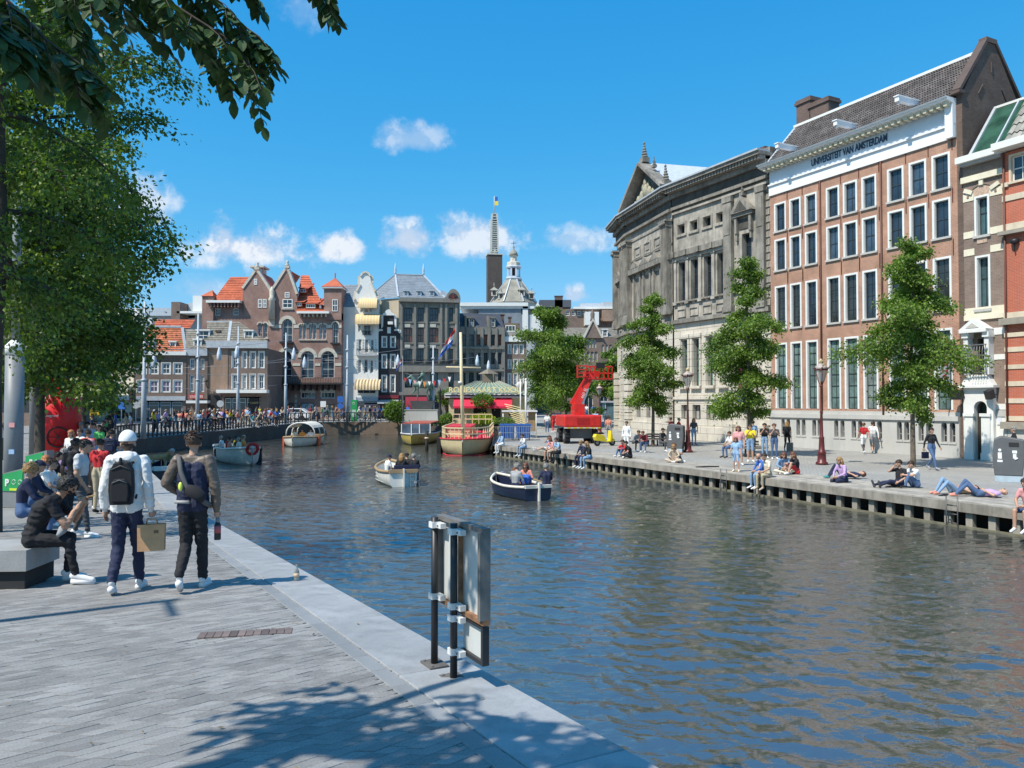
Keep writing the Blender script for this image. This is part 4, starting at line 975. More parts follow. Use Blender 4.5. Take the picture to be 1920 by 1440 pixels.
# ================================================================ FAR ROW
M_BRD = brick_mat('dark brown brick',(.17,.11,.09),(.22,.145,.11),(.2,.17,.15),dirt=.25)
M_BRM = brick_mat('brown orange brick',(.30,.175,.12),(.36,.215,.145),(.28,.23,.18),dirt=.25)
M_BRH = brick_mat('purple red brick',(.30,.155,.125),(.36,.19,.15),(.27,.21,.18),dirt=.3,big=.2)
M_TILE_O = mat('orange roof tile',(.44,.13,.055),.75,var=.25,vs=1.5,isl=.22,dirt=.3)
M_TILE_R = mat('red orange roof tile',(.45,.11,.05),.75,var=.25,vs=.8,isl=.15,dirt=.12)
M_TILE_G = mat('grey roof tile',(.21,.19,.155),.8,var=.2,vs=1.2,isl=.2)
M_SLATE = mat('blue grey slate',(.20,.23,.26),.55,var=.15,vs=.7,isl=.08,dirt=.15)
M_TRIM = mat('pale stone trim',(.55,.51,.43),.8,var=.12,dirt=.2)
M_GREYST = mat('grey brown stone',(.235,.22,.19),.8,var=.15,vs=.5,dirt=.35)
def tiled(mb,p00,p10,p11,p01,nu,nv,h=.07):
 """rows of tiles lying on the quad p00 p10 (eave) p11 p01 (ridge)"""
 p00,p10,p11,p01 = map(Vector,(p00,p10,p11,p01)); n = (p10-p00).cross(p01-p00).normalized()
 for j in range(nv):
  f0,f1 = j/nv,(j+1)/nv
  for i in range(nu):
   a,b = i/nu,(i+1)/nu
   q = [(p00.lerp(p10,a)).lerp(p01.lerp(p11,a),f0)+n*h,(p00.lerp(p10,b)).lerp(p01.lerp(p11,b),f0)+n*h,(p00.lerp(p10,b)).lerp(p01.lerp(p11,b),f1)+n*.01,(p00.lerp(p10,a)).lerp(p01.lerp(p11,a),f1)+n*.01]
   mb.add(q+[q[0]-n*h,q[1]-n*h],[(0,1,2,3),(4,5,1,0)])
 return mb
class FB:
 """a far building measured on its facade plane"""
 def __init__(s,name,label,cat,px0,Y,rot=0,z0=1.5,group=None):
  s.F = far_fac(px0,Y,rot,z0); s.B = s.F.bld(name,label,cat,group)
 def r(s,x0,x1,y0,y1,*a):   # px rect -> (u0,u1,v0,v1)
  xm = (x0+x1)/2
  return (s.F.u(x0),s.F.u(x1),max(0,s.F.v(xm,y1)),s.F.v(xm,y0))+a
 def wall(s,x0,x1,ytop,ops,m,depth=8,name='wall',v0=0,rev=.2,top=True,mr=None):
  u0,u1 = s.F.u(x0),s.F.u(x1); v1 = s.F.v((x0+x1)/2,ytop)
  mb = MB(); wall(mb,u0,u1,v0,v1,ops,0,0,rev); block(mb,u0,u1,0,depth,v0,v1,0,top); mb.build(name,m,s.B)
  return u0,u1,v1
 def box(s,name,m,x0,x1,y0,y1,d0=-.1,d1=0):
  a,b,c,d = s.r(x0,x1,y0,y1); return add_box(s.B,name,m,a,b,d0,d1,c,d)
 def wins(s,ops,**k):
  for o in ops: window(s.B,*o[:4],arch=len(o) > 4,**k)
 def poly(s,name,m,pts,d0,d1):
  mb = MB(); mb.prism([s.F.uv(*p) for p in pts],d0,d1); return mb.build(name,m,s.B)
def dormer(b,x0,x1,y0,y1,m,depth=1.5,d0=.3,gm=None):
 a,bb,c,d = b.r(x0,x1,y0,y1)
 mb = MB(); mb.box(a,a+.12,d0,d0+depth,c,d); mb.box(bb-.12,bb,d0,d0+depth,c,d); mb.box(a-.08,bb+.08,d0-.1,d0+depth,d,d+.14); mb.box(a,bb,d0,d0+depth,c-.08,c); mb.build('dormer',m,b.B)
 window(b.B,a+.12,bb-.12,c,d,M_WHITE,GLASS,2,2,.06,.05,d0+.1,name='dormer_window')
def shopfront(b,x0,x1,ytop,n,frame,name='shop_window',trans=True,y0=1.0):
 a,bb = b.F.u(x0),b.F.u(x1); d = b.F.v((x0+x1)/2,ytop); w = (bb-a)/n
 for i in range(n):
  window(b.B,a+i*w+.06,a+(i+1)*w-.06,.25,d-.15,frame,glass_mat('shop glass',(.03,.035,.04),.05),1,2,.08,.06,.1,sy=.78,name=name)
def awning(b,x0,x1,y0,y1,m,out=1.2,rounded=False,stripes=None):
 a,bb,c,d = b.r(x0,x1,y0,y1); n = 8 if rounded else 1
 mb = MB(); prof = [(-(out)*math.sin(math.pi/2*i/n),d-(d-c-.18)*(1-math.cos(math.pi/2*i/n))) for i in range(n+1)] if rounded else [(0,d),(-out,c+.2)]
 segs = 16
 for k in range(segs):
  u0,u1 = a+(bb-a)*k/segs,a+(bb-a)*(k+1)/segs
  mi = k % 2 if stripes else 0
  for (y0_,z0_),(y1_,z1_) in zip(prof,prof[1:]): mb.quad((u0,y1_,z1_),(u1,y1_,z1_),(u1,y0_,z0_),(u0,y0_,z0_),mi)
  mb.quad((u0,prof[-1][0],prof[-1][1]-.2),(u1,prof[-1][0],prof[-1][1]-.2),(u1,prof[-1][0],prof[-1][1]),(u0,prof[-1][0],prof[-1][1]),mi)
 for u in (a,bb): mb.add([(u,0,d)]+[(u,y,z) for y,z in prof[1:]]+[(u,0,prof[-1][1])],[tuple(range(len(prof)+1))])
 mb.build('awning',[m,stripes or m],b.B)
def railing(b,x0,x1,y0,y1,d,name='balcony_railing',m=None,n=14):
 a,bb,c,dd = b.r(x0,x1,y0,y1); m = m or M_IRON; mb = MB()
 mb.bar((a,-d,dd),(bb,-d,dd),.06,.06); mb.bar((a,-d,c+.05),(bb,-d,c+.05),.06,.06)
 for i in range(n+1): x = a+(bb-a)*i/n; mb.bar((x,-d,c),(x,-d,dd),.05,.05)
 for x in (a,bb): mb.bar((x,-d,dd),(x,0,dd),.06,.06)
 mb.build(name,m,b.B)
def chimney(b,x0,x1,y0,y1,d=2,m=None):
 a,bb,c,dd = b.r(x0,x1,y0,y1); m = m or M_CHIM; mb = MB(); mb.box(a,bb,d,d+.9,c-1,dd-.15); mb.box(a-.08,bb+.08,d-.08,d+.98,dd-.15,dd); mb.build('chimney',m,b.B)
# --- cream house behind the big tree
b = FB('cream_house','plain cream rendered house wall half hidden behind the big left tree','building',150,88,6)
ops = [b.r(210,220,612,630),b.r(211,220,643,660),b.r(180,190,612,630),b.r(180,190,650,670),b.r(206,236,752,786)]
b.wall(100,250.5,606,ops,M_CREAM); b.wins(ops[:4]); b.box('shop_awning',M_WHITE,200,250,741,750,-.9,0)
window(b.B,*ops[4],M_WHITE,glass_mat('shop glass',(.03,.035,.04),.05),3,2)
b.box('parapet',M_LEAD,100,251,603,606,-.1,0)
# --- brick house with the orange mansard
b = FB('orange_roof_house','brick canal house with bright orange tiled mansard roof and two white dormers','building',250.7,88.3,6)
w = [b.r(x0,x1,y0,y1) for x0,x1 in ((257,274.5),(280.5,297),(303,319.5),(325.5,341.5)) for y0,y1 in ((680.5,702),(713,736))]
so_ = b.r(256,343,751,786)
b.wall(250.7,349,664,w+[so_],M_BRD)
for i,o in enumerate(w): window(b.B,*o,M_WHITE,GLASS if i % 2 == 0 else glass_mat('violet curtain glass',(.12,.06,.14),.1),2,2,.16,.06,.08,.06,M_WHITE)
b.box('cornice',M_WHITE,249.5,350,659,666,-.35,.1); b.box('shop_fascia',M_LEAD,250.7,349,743,751,-.25,0)
shopfront(b,256,343,751,4,M_LEAD)
a0,a1 = b.F.u(253),b.F.u(348); z0 = b.F.v(300,659); z1 = b.F.v(300,611)
mb = MB(); tiled(mb,(a0,0,z0),(a1,0,z0),(b.F.u(324)+.3,1.9,z1),(b.F.u(234.5),1.9,z1),26,12); mb.build('roof_tiles',M_TILE_O,b.B,kind='stuff')
mb = MB(); mb.bar((b.F.u(234.5),1.9,z1+.1),(b.F.u(324)+.3,1.9,z1+.1),.3,.25); mb.bar((a1,0,z0),(b.F.u(324)+.4,1.9,z1),.3,.15); mb.build('ridge_flashing',M_LEAD,b.B)
mb = MB(); mb.add([(a0-1.2,.02,z0-4),(a0,.02,z0-4),(a0,.02,z0),(b.F.u(234.5),1.9,z1),(a0-1.2,1.9,z1)],[(0,1,2,3,4)]); mb.build('side_gable',M_CREAM,b.B)
for x0,x1 in ((270,279.5),(315,327.5)): dormer(b,x0,x1,641,658.5,M_WHITE)
mb = MB(); z = b.F.v(290,592); q0 = b.F.u(243); q1 = b.F.u(330); tiled(mb,(q0,3,z1),(q1+.6,3,z1),(q1+.6,5,z+.1),(q0+.6,5,z+.1),24,5); mb.build('rear_roof_tiles',M_TILE_R,b.B,kind='stuff')
b.box('white_stack',M_WHITE,262.5,274,593,612,1.6,2.6)
# --- narrow dark house
b = FB('narrow_dark_house','narrow dark brick house squeezed beside the orange roofed one','building',349.5,89,6)
w = [b.r(x0,x1,y0,y1) for x0,x1 in ((355,364.5),(375,383)) for y0,y1 in ((672,693),(703,735))]
b.wall(349.5,389,666,w,M_BRD); b.wins(w,fw=.12); b.box('cornice',M_LEAD,349.5,389,655,667,-.25,.1)
a0,a1 = b.F.u(349.5),b.F.u(389); z0 = b.F.v(370,655); z1 = b.F.v(370,615)
mb = MB(); tiled(mb,(a0,0,z0),(a1,0,z0),(a1,2,z1),(a0-1.6,2,z1),12,10); mb.build('roof_tiles',M_TILE_G,b.B,kind='stuff')
dormer(b,360.5,376,637,651.5,M_WHITE); b.box('shop_sign',mat('red shop sign',(.5,.02,.03),.4),356,383,739.5,747,-.35,-.2); b.box('shop_hood',M_WHITE,356,395,751,756,-1.3,0)
shopfront(b,352,387,756,2,M_DKGREEN); text_obj('lettering','SOUVENIRS',.38,M_WHITE,b.B,(b.F.u(358),-.37,b.F.v(370,745.5)),depth=.01,sx=.75)
# --- corner house with grey tiles
b = FB('corner_house','corner brick house with grey tiled hipped roof and white dormers beside the hotel','building',389,89.5,3)
fx = 429; w = [b.r(x0,x1,y0,y1) for x0,x1 in ((435,446),(454,462.5),(468.5,479),(484.5,495.5)) for y0,y1 in ((659,690.5),(701.5,730))]
u0,u1,v1 = b.wall(389,501.5,653,w+[b.r(421,489,744,782)],M_BRD)
a,bb,c,d = b.r(389.5,427.5,653,738); add_box(b.B,'side_wall',M_BRM,a,bb,-.06,0,c,d)
b.wins(w,fw=.14,nx=2,ny=2,case=.05,casem=M_WHITE); b.box('cornice',M_LEAD,388,502.5,640,653,-.4,.1)
b.box('shop_canopy',M_WHITE,412,505,731,737,-1.2,0); shopfront(b,421,489,744,5,M_LEAD)
b.box('shop_board',M_DARK,468,486,746,780,-.12,-.02); text_obj('lettering','GALERIE',.32,mat('gold letter',(.5,.4,.2),.5),b.B,(b.F.u(470),-.14,b.F.v(475,757)),depth=.01,sx=.8)
b.box('passage',M_DARK,391,417,741,785,-.02,.1)
z0 = b.F.v(440,640); z1 = b.F.v(440,599); ua,ub,uc,ud = b.F.u(353),b.F.u(427),b.F.u(502),b.F.u(419)
mb = MB(); tiled(mb,(u0,0,z0),(b.F.u(428),0,z0),(ud,2.6,z1),(u0-1,2.6,z1),16,11); tiled(mb,(b.F.u(428),0,z0),(uc,0,z0),(ud+.9,2.6,z1),(ud,2.6,z1),16,11); mb.build('roof_tiles',M_TILE_G,b.B,kind='stuff')
mb = MB(); mb.bar((b.F.u(428),-.05,z0),(ud,2.6,z1+.05),.3,.15); mb.bar((u0-1,2.6,z1),(ud,2.6,z1+.05),.2,.15); mb.build('ridge_flashing',M_LEAD,b.B)
dormer(b,364,389,619,637,M_WHITE,d0=.6); dormer(b,455,472,620,638.5,M_WHITE,d0=.4); chimney(b,399,406,618,638,1.0)
lm = MB(); lm.tube([(b.F.u(391),-.1,b.F.v(391,728)),(b.F.u(391),-.8,b.F.v(391,722)),(b.F.u(391),-.8,b.F.v(391,716))],.05,6); lm.lathe([(.3,0),(.05,.25)],8,(b.F.u(391),-.8,b.F.v(391,716))); lm.build('wall_lantern',M_IRON,b.B)
# --- roofs further back on the left
b = FB('white_modern_block','white modern office block rising behind the left houses','building',190,125,0)
b.wall(190,262,578,[b.r(196+14*i,205+14*i,590,600) for i in range(4)],M_WHITE,10); b.box('roof_plant',M_ZINC,262,330,577,592,0,8); b.box('roof_plant',M_WHITE,360,381,554.5,585,0,8); b.box('roof_plant',M_ZINC,347,360,566,595,1,8); b.box('brick_stack',M_BRD,330,346,569,612,-2,2); b.box('roof_slab',M_WHITE,340,392,586,590,-2,6); b.box('rear_wall',M_LEAD,262,400,590,640,1,9)
# --- the hotel
b = FB('brick_hotel','large purple brick hotel with stepped gables, orange roofs and arched windows','building',378,98,0)
HF = b.F
lw = [b.r(402,412,578,591.5),b.r(436,446,577,591)]
b.wall(378.5,455,564,lw,M_BRH,9,v0=HF.v(420,655)); b.wins(lw,fw=.1)
z0 = HF.v(420,566); z1 = HF.v(420,511)
mb = MB(); tiled(mb,(HF.u(398),-.2,z0),(HF.u(454),-.2,z0),(HF.u(458),3.5,z1),(HF.u(412),3.5,z1),26,14); mb.build('roof_tiles',M_TILE_R,b.B,kind='stuff')
b.box('eave',M_WHITE,390,453,564.5,569,-.9,0)
for i in range(9): b.box('eave_bracket',M_BRH,397+i*6.4,399+i*6.4,569,577,-.7,0)
mb = MB(); a,bb = HF.u(378),HF.u(402); z = HF.v(390,556); zz = HF.v(390,543); mb.add([(a,-.6,z),(bb,-.6,z),(bb,1.5,z),(a,1.5,z),((a+bb)/2+.3,.4,zz)],[(0,1,4),(1,2,4),(2,3,4),(3,0,4),(3,2,1,0)]); mb.build('turret_roof',M_TILE_R,b.B)
b.box('turret',M_BRH,380,401,556,660,-.4,1.3)
# main wall with openings
aw = [b.r(528.5,548,598,643,'arch'),b.r(483,491,605.5,633,'arch'),b.r(493,501,605.5,633,'arch')]
for x0 in (560.5,579.5,598.5): aw += [b.r(x0,x0+5.8,608,635,'arch'),b.r(x0+7,x0+13,608,635,'arch')]
aw += [b.r(623,634,604,644,'arch')]
aw += [b.r(525,547,658,709,'arch'),b.r(564,589,658,709,'arch'),b.r(602,627,658,709,'arch')]
sq = [b.r(529,548,561,577.5),b.r(533,542,548,558),b.r(483,490.5,561,577),b.r(492,499,561,577),b.r(623,633,562,584),b.r(564,591,735,747),b.r(601,628,735,747),b.r(528,536,735,746)]
gd = [b.r(520,534,751,788,'arch'),b.r(564,589,756,782),b.r(608,628,758,782),b.r(542,551,756,788)]
u0,u1,v1 = b.wall(455,640,587,aw+[o for o in sq if o[2] < HF.v(500,587)]+gd,M_BRH,9)
b.wins(aw,fw=.1,nx=2,ny=3,depth=.2); b.wins([o for o in sq if o[2] < HF.v(500,587)],fw=.1,nx=4,ny=1,depth=.15)
window(b.B,*gd[0][:4],M_DKGREEN,M_DARK,2,1,.1,.06,.2,name='entrance_door'); window(b.B,*gd[1],M_DKGREEN,mat('white shop print',(.5,.55,.62),.5,var=.6,vs=3),2,1); window(b.B,*gd[2],M_DKGREEN,GLASS_T,2,1); window(b.B,*gd[3],M_DKGREEN,M_BRH,1,1,name='side_door')
# two gables above the eave line
def gable(px,py,xl,yl,xr,yr_,wins):
 ybase = 587.0
 poly = [HF.uv(xl,ybase),HF.uv(xr,ybase),HF.uv(xr,yr_),HF.uv(px+3,py+4),HF.uv(px+2.2,py),HF.uv(px-2.2,py),HF.uv(px-3,py+4),HF.uv(xl,yl)]
 mb = MB(); mb.prism(poly,0,.5); mb.build('gable',M_BRH,b.B)
 for p,q in (((xl,yl),(px-3,py+4)),((px+3,py+4),(xr,yr_))):
  A_,B_2 = HF.uv(*p),HF.uv(*q); mb = MB(); mb.bar((A_[0],.25,A_[1]+.05),(B_2[0],.25,B_2[1]+.05),.75,.3); mb.build('gable_coping',M_TRIM,b.B)
 t_ = HF.uv(px,py); mb = MB(); mb.box(t_[0]-.3,t_[0]+.3,0,.6,t_[1],t_[1]+.25); mb.lathe([(.25,0),(.28,.2),(.1,.35),(.2,.5),(.02,.8)],8,(t_[0],.3,t_[1]+.25)); mb.build('finial',M_TRIM,b.B)
 for o in wins: window(b.B,*o,M_WHITE,GLASS,2,2,.1,.06,-.06)
gable(481,505,455,541,508,546,[sq[2],sq[3],b.r(475,481,523,534)])
gable(537.5,502,509,546,557,552,[sq[0],sq[1]])
zv = HF.v(520,587)
mb = MB(); zr_ = HF.v(520,512)
mb.add([(HF.u(481),.5,HF.v(481,507)),(HF.u(509),.5,HF.v(509,548)),(HF.u(509),6,HF.v(509,548)),(HF.u(481),6,HF.v(481,507))],[(0,1,2,3)]); mb.add([(HF.u(509),.5,HF.v(509,548)),(HF.u(537.5),.5,HF.v(537,504)),(HF.u(537.5),6,HF.v(537,504)),(HF.u(509),6,HF.v(509,548))],[(0,1,2,3)]); mb.build('roof_tiles',M_TILE_R,b.B,kind='stuff')
# right roof slope with dormers, eave
mb = MB(); z0 = HF.v(590,586); z1 = HF.v(560,517)
tiled(mb,(HF.u(556),-.3,z0),(HF.u(612),-.3,z0),(HF.u(560),4.5,z1+.8),(HF.u(545),4.5,z1+.8),24,16); mb.build('roof_tiles',M_TILE_R,b.B,kind='stuff')
b.box('eave',M_WHITE,559,619,585,589,-.9,0)
for i in range(7): b.box('eave_bracket',M_TRIM,563+i*8,565+i*8,589,595,-.6,0)
for x0,x1,y0,y1 in ((572,592,569,577.5),(556,566,566,574),(597,603,571,578),(555,568,537,545)):
 a,bb,c,d = b.r(x0,x1,y0,y1); dd = .0 if y0 > 560 else 1.6
 mb = MB(); mb.box(a,bb,dd,dd+1.6,c-.1,d); mb.add([(a-.3,dd-.3,d-.05),(bb+.3,dd-.3,d-.05),(bb+.3,dd+3.2,d+1.1),(a-.3,dd+3.2,d+1.1)],[(0,1,2,3)]); mb.build('dormer',M_TILE_R,b.B)
 window(b.B,a+.1,bb-.1,c,d-.1,M_WHITE,GLASS,4 if x1-x0 > 15 else 2,1,.07,.06,dd-.09,name='dormer_window')
# right turret
a,bb = HF.u(607),HF.u(640); z = HF.v(624,541)
mb = MB(); mb.box(a,bb,-.15,2.6,HF.v(624,600),z); mb.build('turret',M_BRH,b.B); window(b.B,*b.r(623,633,562,584),M_WHITE,GLASS,2,2,.08,.06,-.22)
mb = MB(); mb.box(a-.25,bb+.15,-.4,2.8,z,z+.18); mb.build('turret_eave',M_WHITE,b.B)
mb = MB(); zz = HF.v(614,518); z += .18; c_ = ((a+bb)/2,1.2); mb.add([(a-.3,-.45,z),(bb+.2,-.45,z),(bb+.2,2.85,z),(a-.3,2.85,z),(c_[0],c_[1],zz)],[(0,1,4),(1,2,4),(2,3,4),(3,0,4)]); mb.bar((c_[0],c_[1],zz-.1),(c_[0],c_[1],zz+.6),.12,.12); mb.build('turret_roof',M_TILE_R,b.B)
# arch surrounds, string courses, corner pier
def ring(b,o,m,w=.3,pr=.08):
 r = (o[1]-o[0])/2; c = (o[0]+o[1])/2; zc = o[3]-r; mb = MB(); A_ = np.linspace(0,math.pi,12)
 for q0,q1 in zip(A_,A_[1:]):
  p = [(c+k*math.cos(t_),zc+k*math.sin(t_)) for k,t_ in ((r,q0),(r+w,q0),(r+w,q1),(r,q1))]
  mb.prism(p,-pr,0)
 mb.build('arch_surround',m,b.B)
for o in aw: ring(b,o,M_TRIM,.42 if o[1]-o[0] > 1.2 else .16)
for x0,x1 in ((509,527),(550,560),(612,622),(635,640),(573.5,579),(592.7,598)): b.box('string_course',M_TRIM,x0,x1,609,615,-.06,0)
for x0,x1 in ((509,524),(548.5,563),(590.5,600.5),(628,640)): b.box('string_course',M_TRIM,x0,x1,681,686,-.06,0)
for x0,x1,y in ((560,612,636.5),(481,503,634),(527,550,578.5)): b.box('sill',M_TRIM,x0,x1,y,y+1.8,-.15,0)
mb = MB(); zc0 = HF.v(511,612); mb.box(HF.u(504),HF.u(515),-.25,0,zc0,HF.v(511,600)); mb.lathe([(.42,0),(.38,2.4),(.5,2.6),(.3,2.9),(.34,3.6),(.1,4.2)],8,(HF.u(510),-.25,HF.v(511,600))); mb.build('corner_statue_pier',M_TRIM,b.B)
mb = MB(); mb.lathe([(.1,0),(.12,HF.v(550,560)-HF.v(550,528))],6,(0,0,0));
a,bb,c,d = b.r(455.5,484,493,515); mb = MB(); mb.box(a+.5,bb-.3,2.2,4,c-1,d-.35); mb.box(a+.1,bb,1.9,4.3,d-.22,d)
for i in range(6): mb.box(a+.5+i*.24,a+.6+i*.24,2.3,2.4,d-.95,d-.2)
mb.build('chimney',M_TRIM,b.B)
mb = MB(); ua,ub = HF.u(511),HF.u(645); zb_ = HF.v(580,719); mb.box(ua,ub,-1.3,0,zb_-.15,zb_); mb.build('balcony_slab',M_IRON,b.B); railing(b,511,645,709,719,1.25,n=44)
for i in range(12):
 u = ua+(ub-ua)*(i+.5)/12; mb = MB(); mb.prism([(u-.1,zb_-.15),(u+.1,zb_-.15),(u+.1,zb_-.9),(u-.1,zb_-.9)],-.9,0); mb.build('balcony_bracket',M_IRON,b.B)
b.box('window_balcony',M_IRON,526,550,641,644.5,-.6,0); b.box('window_balcony',M_IRON,621,637,643,646,-.6,0)
for x0 in (563,600):
 b.box('lintel',M_TRIM,x0,x0+29,730,735,-.05,0)
for o in gd[:1]: ring(b,o,M_TRIM,.5,.15)
b.box('door_sign',M_DARK,516,530,736,745,-.5,-.1); b.box('door_awning',M_DARK,490,513,744,763,-1.6,0); text_obj('lettering','HOTEL',.38,M_WHITE,b.B,(HF.u(506),-1.62,HF.v(505,760)),depth=.01)
for i in range(5): b.box('facade_pier',M_TRIM,553+0*i,557,740+i*9,746+i*9,-.05,0)
# --- white narrow house with awnings
b = FB('white_narrow_house','narrow white house with bell shaped neck gable and beige striped awnings','building',640.5,99,3)
F = b.F
sw = []
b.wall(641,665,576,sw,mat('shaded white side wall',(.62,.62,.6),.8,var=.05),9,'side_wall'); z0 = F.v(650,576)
mb = MB(); tiled(mb,(F.u(640),0,z0),(F.u(672),0,z0),(F.u(679),3.2,F.v(660,527)),(F.u(634),3.2,F.v(660,527)),14,12,.03); mb.build('roof_slates',M_SLATE,b.B,kind='stuff')
w = [b.r(675,680.5,579,585.5),b.r(682.5,690,579,585.5),b.r(692,697,579,585.5)]+[b.r(*q) for q in ((671,676,609,622),(681,695,609,628),(697,700,609,622),(671.6,678,636,659),(684,690.5,636,661),(694.5,701,636,659),(671,677.5,674,700),(682,690,673,700),(693.5,700,674,700))]
w = w[:3]+w[3:]
b.wall(665,709,566,w,M_WHITE,5,v0=0); b.wins(w,fw=.1,nx=2)
gp = [(665,567),(665,566),(662.5,566),(662.5,562),(666.7,560),(669,546),(675.5,533),(676,518),(680,512.5),(686,510),(692,513),(694.5,518),(695.8,531),(703.5,547),(705.5,558),(709,563),(709,567)]
b.poly('neck_gable',M_WHITE,gp[1:][::-1][::-1],-.1,.4)
cp = [(p,q) for p,q in zip(gp[3:],gp[4:])]
for p,q in cp: A_,B_2 = F.uv(*p),F.uv(*q); mb = MB(); mb.bar((A_[0],.1,A_[1]),(B_2[0],.1,B_2[1]),.7,.22); mb.build('gable_coping',M_STONE_L,b.B)
m_aw = mat('beige awning',(.70,.47,.22),.8,var=.04); m_aw2 = mat('cream awning stripe',(.72,.56,.32),.8,var=.04); m_aws = mat('brown awning stripe',(.28,.2,.12),.8)
awning(b,674,708,560,579,m_aw,1.3,True,m_aw2); awning(b,668.5,713,589,609.5,m_aw,1.5,True,m_aw2); awning(b,668.5,715,711.5,731,m_aws,1.7,True,m_aw2)
railing(b,670,707,655.5,666,.7,n=16); b.box('balcony_slab',M_LEAD,669,708,665,667.5,-.75,0); railing(b,680,696,621,629,.4,n=8)
for x0 in (667,678.6,690.8,702.5):
 for y0 in (636,641,646,651,676,681,686,691): b.box('quoin',M_TRIM,x0+.6,x0+2.9,y0,y0+2.4,-.05,0)
b.box('shop_fascia',mat('blue grey fascia',(.35,.42,.5),.6),668,709,745,752,-.3,0); awning(b,670,712,755,763,mat('dark navy awning',(.02,.025,.04),.8),1.6); shopfront(b,668,708,763,3,M_LEAD)
shopw = b.r(670,705,731,738); window(b.B,*shopw,M_WHITE,GLASS,3,1,depth=-.1)
# --- black house
b = FB('black_house','narrow black painted canal house with white trimmed gable','building',709,99.6,3)
F = b.F; M_BLK = mat('black painted brick',(.018,.018,.022),.6,var=.3,vs=2)
w = [b.r(x0,x1,y0,y1) for x0,x1 in ((716,725),(732,741)) for y0,y1 in ((631,652),(664.5,691),(703.5,735.5))]
b.wall(709,748.5,624,w,M_BLK,6); b.wins(w,fw=.14,nx=2,ny=2,case=.06,casem=M_WHITE)
b.poly('neck_gable',M_BLK,[(709,625),(748.5,625),(739.5,612),(739,591),(719,591),(718.5,612)],-.02,.4)
b.poly('gable_crest',M_WHITE,[(717,591.5),(741,591.5),(739,588),(734.5,586),(733,582),(728.5,580),(724,582.5),(722,586),(719,588)],-.2,.4)
for p,q in (((709,624.5),(710,618)),((710,619),(718,619)),((718.5,619),(718.5,590)),((739.5,590),(739.5,619)),((739.5,619),(748.5,619)),((748,619),(748.5,625))):
 A_,B_2 = F.uv(*p),F.uv(*q); mb = MB(); mb.bar((A_[0],.1,A_[1]),(B_2[0],.1,B_2[1]),.5,.2); mb.build('gable_trim',M_WHITE,b.B)
b.box('hoist_door',M_WHITE,726,732.5,613.5,625,-.08,-.02); b.box('hoist_beam',M_WHITE,728,737,604,609,-.8,0); b.box('shop_fascia',mat('dark red fascia',(.2,.02,.03),.6),710,748,741,747,-.3,0); awning(b,710,748,749,757,M_LEAD,1.4); shopfront(b,711,747,757,2,M_DKGREEN)
# --- large grey stone building with the slate roof
b = FB('grey_stone_building','broad grey stone building with steep slate roof and round clock gable','building',749,100,10)
F = b.F; M_BEIGE = mat('beige side render',(.46,.39,.29),.85,var=.08,vs=.5,dirt=.2)
w = [b.r(x0,x1,y0,y1) for x0,x1 in ((757,773),(783,794.5),(805,822),(841.5,849.5)) for y0,y1 in ((577,603),(615,642),(654,681))]
w2 = [b.r(x0,x1,y0,y1) for x0,x1 in ((759,773.5),(785,794.5),(806,821),(841,851)) for y0,y1 in ((699,727),)]
gd = [b.r(x0,x1,744,785) for x0,x1 in ((758,775),(782,800),(806,826),(836,858))]
b.wall(747.5,862,562,w+w2+gd,M_GREYST,9)
m_cur = glass_mat('orange curtain glass',(.22,.06,.03),.12)
for i,o in enumerate(w): window(b.B,*o,M_DKGREEN,m_cur if i % 3 == 1 and i < 9 else GLASS,3 if o[1]-o[0] > 1.0 else 2,2,.09,.08,.25)
for o in w2+gd: window(b.B,*o,M_DKGREEN,GLASS,2,1,.1,.08,.3)
for x in (752,777.5,799,826.5,836,855): b.box('pilaster',M_GREYST,x-2,x+2.2,570,683,-.25,0)
for y0,y1,pr in ((560,567,.5),(604,606,.1),(642.5,645,.1),(683,696,.3),(696,697.5,.4),(735,741,.25)): b.box('cornice_band',M_GREYST,747.5,862,y0,y1,-pr,0)
for x in (757,783,805):
 for y0 in (607,645.5): b.box('spandrel_relief',M_TRIM,x+1,x+12,y0+.5,y0+6.5,-.06,0)
railing(b,752,858,675,683,.35,n=30)
# beige side wall to the left, above the black house
a = F.u(747.5); side = Fac(F.O.xy+F.e.xy*a-F.n.xy*9.0,(.0,-1),1.5)
mb = MB(); zt_ = F.v(748,559); mb.quad((a-.02,0,0),(a-3.9,3.0,0),(a-3.9,3.0,zt_),(a-.02,0,zt_)); mb.quad((a-3.9,3,0),(a-3.9,9,0),(a-3.9,9,zt_),(a-3.9,3,zt_)); mb.build('side_wall',M_BEIGE,b.B)
z0 = F.v(790,559); zr_ = F.v(765,506)
e0_,e1_ = F.u(746),F.u(834); r0,r1 = F.u(742),F.u(797)
mb = MB(); tiled(mb,(e0_,-.2,z0),(e1_,-.2,z0),(r1,4.2,zr_),(r0,4.2,zr_),30,14,.03); tiled(mb,(e0_-4.2,3,z0),(e0_,-.2,z0),(r0,4.2,zr_),(r0-.05,4.25,zr_),14,14,.03); tiled(mb,(e1_,-.2,z0),(e1_,9,z0),(r1,4.3,zr_),(r1,4.2,zr_),14,14,.03); mb.build('roof_slates',M_SLATE,b.B,kind='stuff')
mb = MB(); mb.bar((e0_,-.2,z0+.1),(r0,4.2,zr_+.1),.22,.12); mb.bar((r0,4.2,zr_+.08),(r1,4.2,zr_+.08),.25,.12); mb.bar((e1_,-.2,z0+.1),(r1,4.2,zr_+.1),.22,.12); mb.bar((e0_-4.2,3,z0+.1),(r0,4.2,zr_+.1),.15,.1); mb.build('hip_flashing',M_ZINC,b.B)
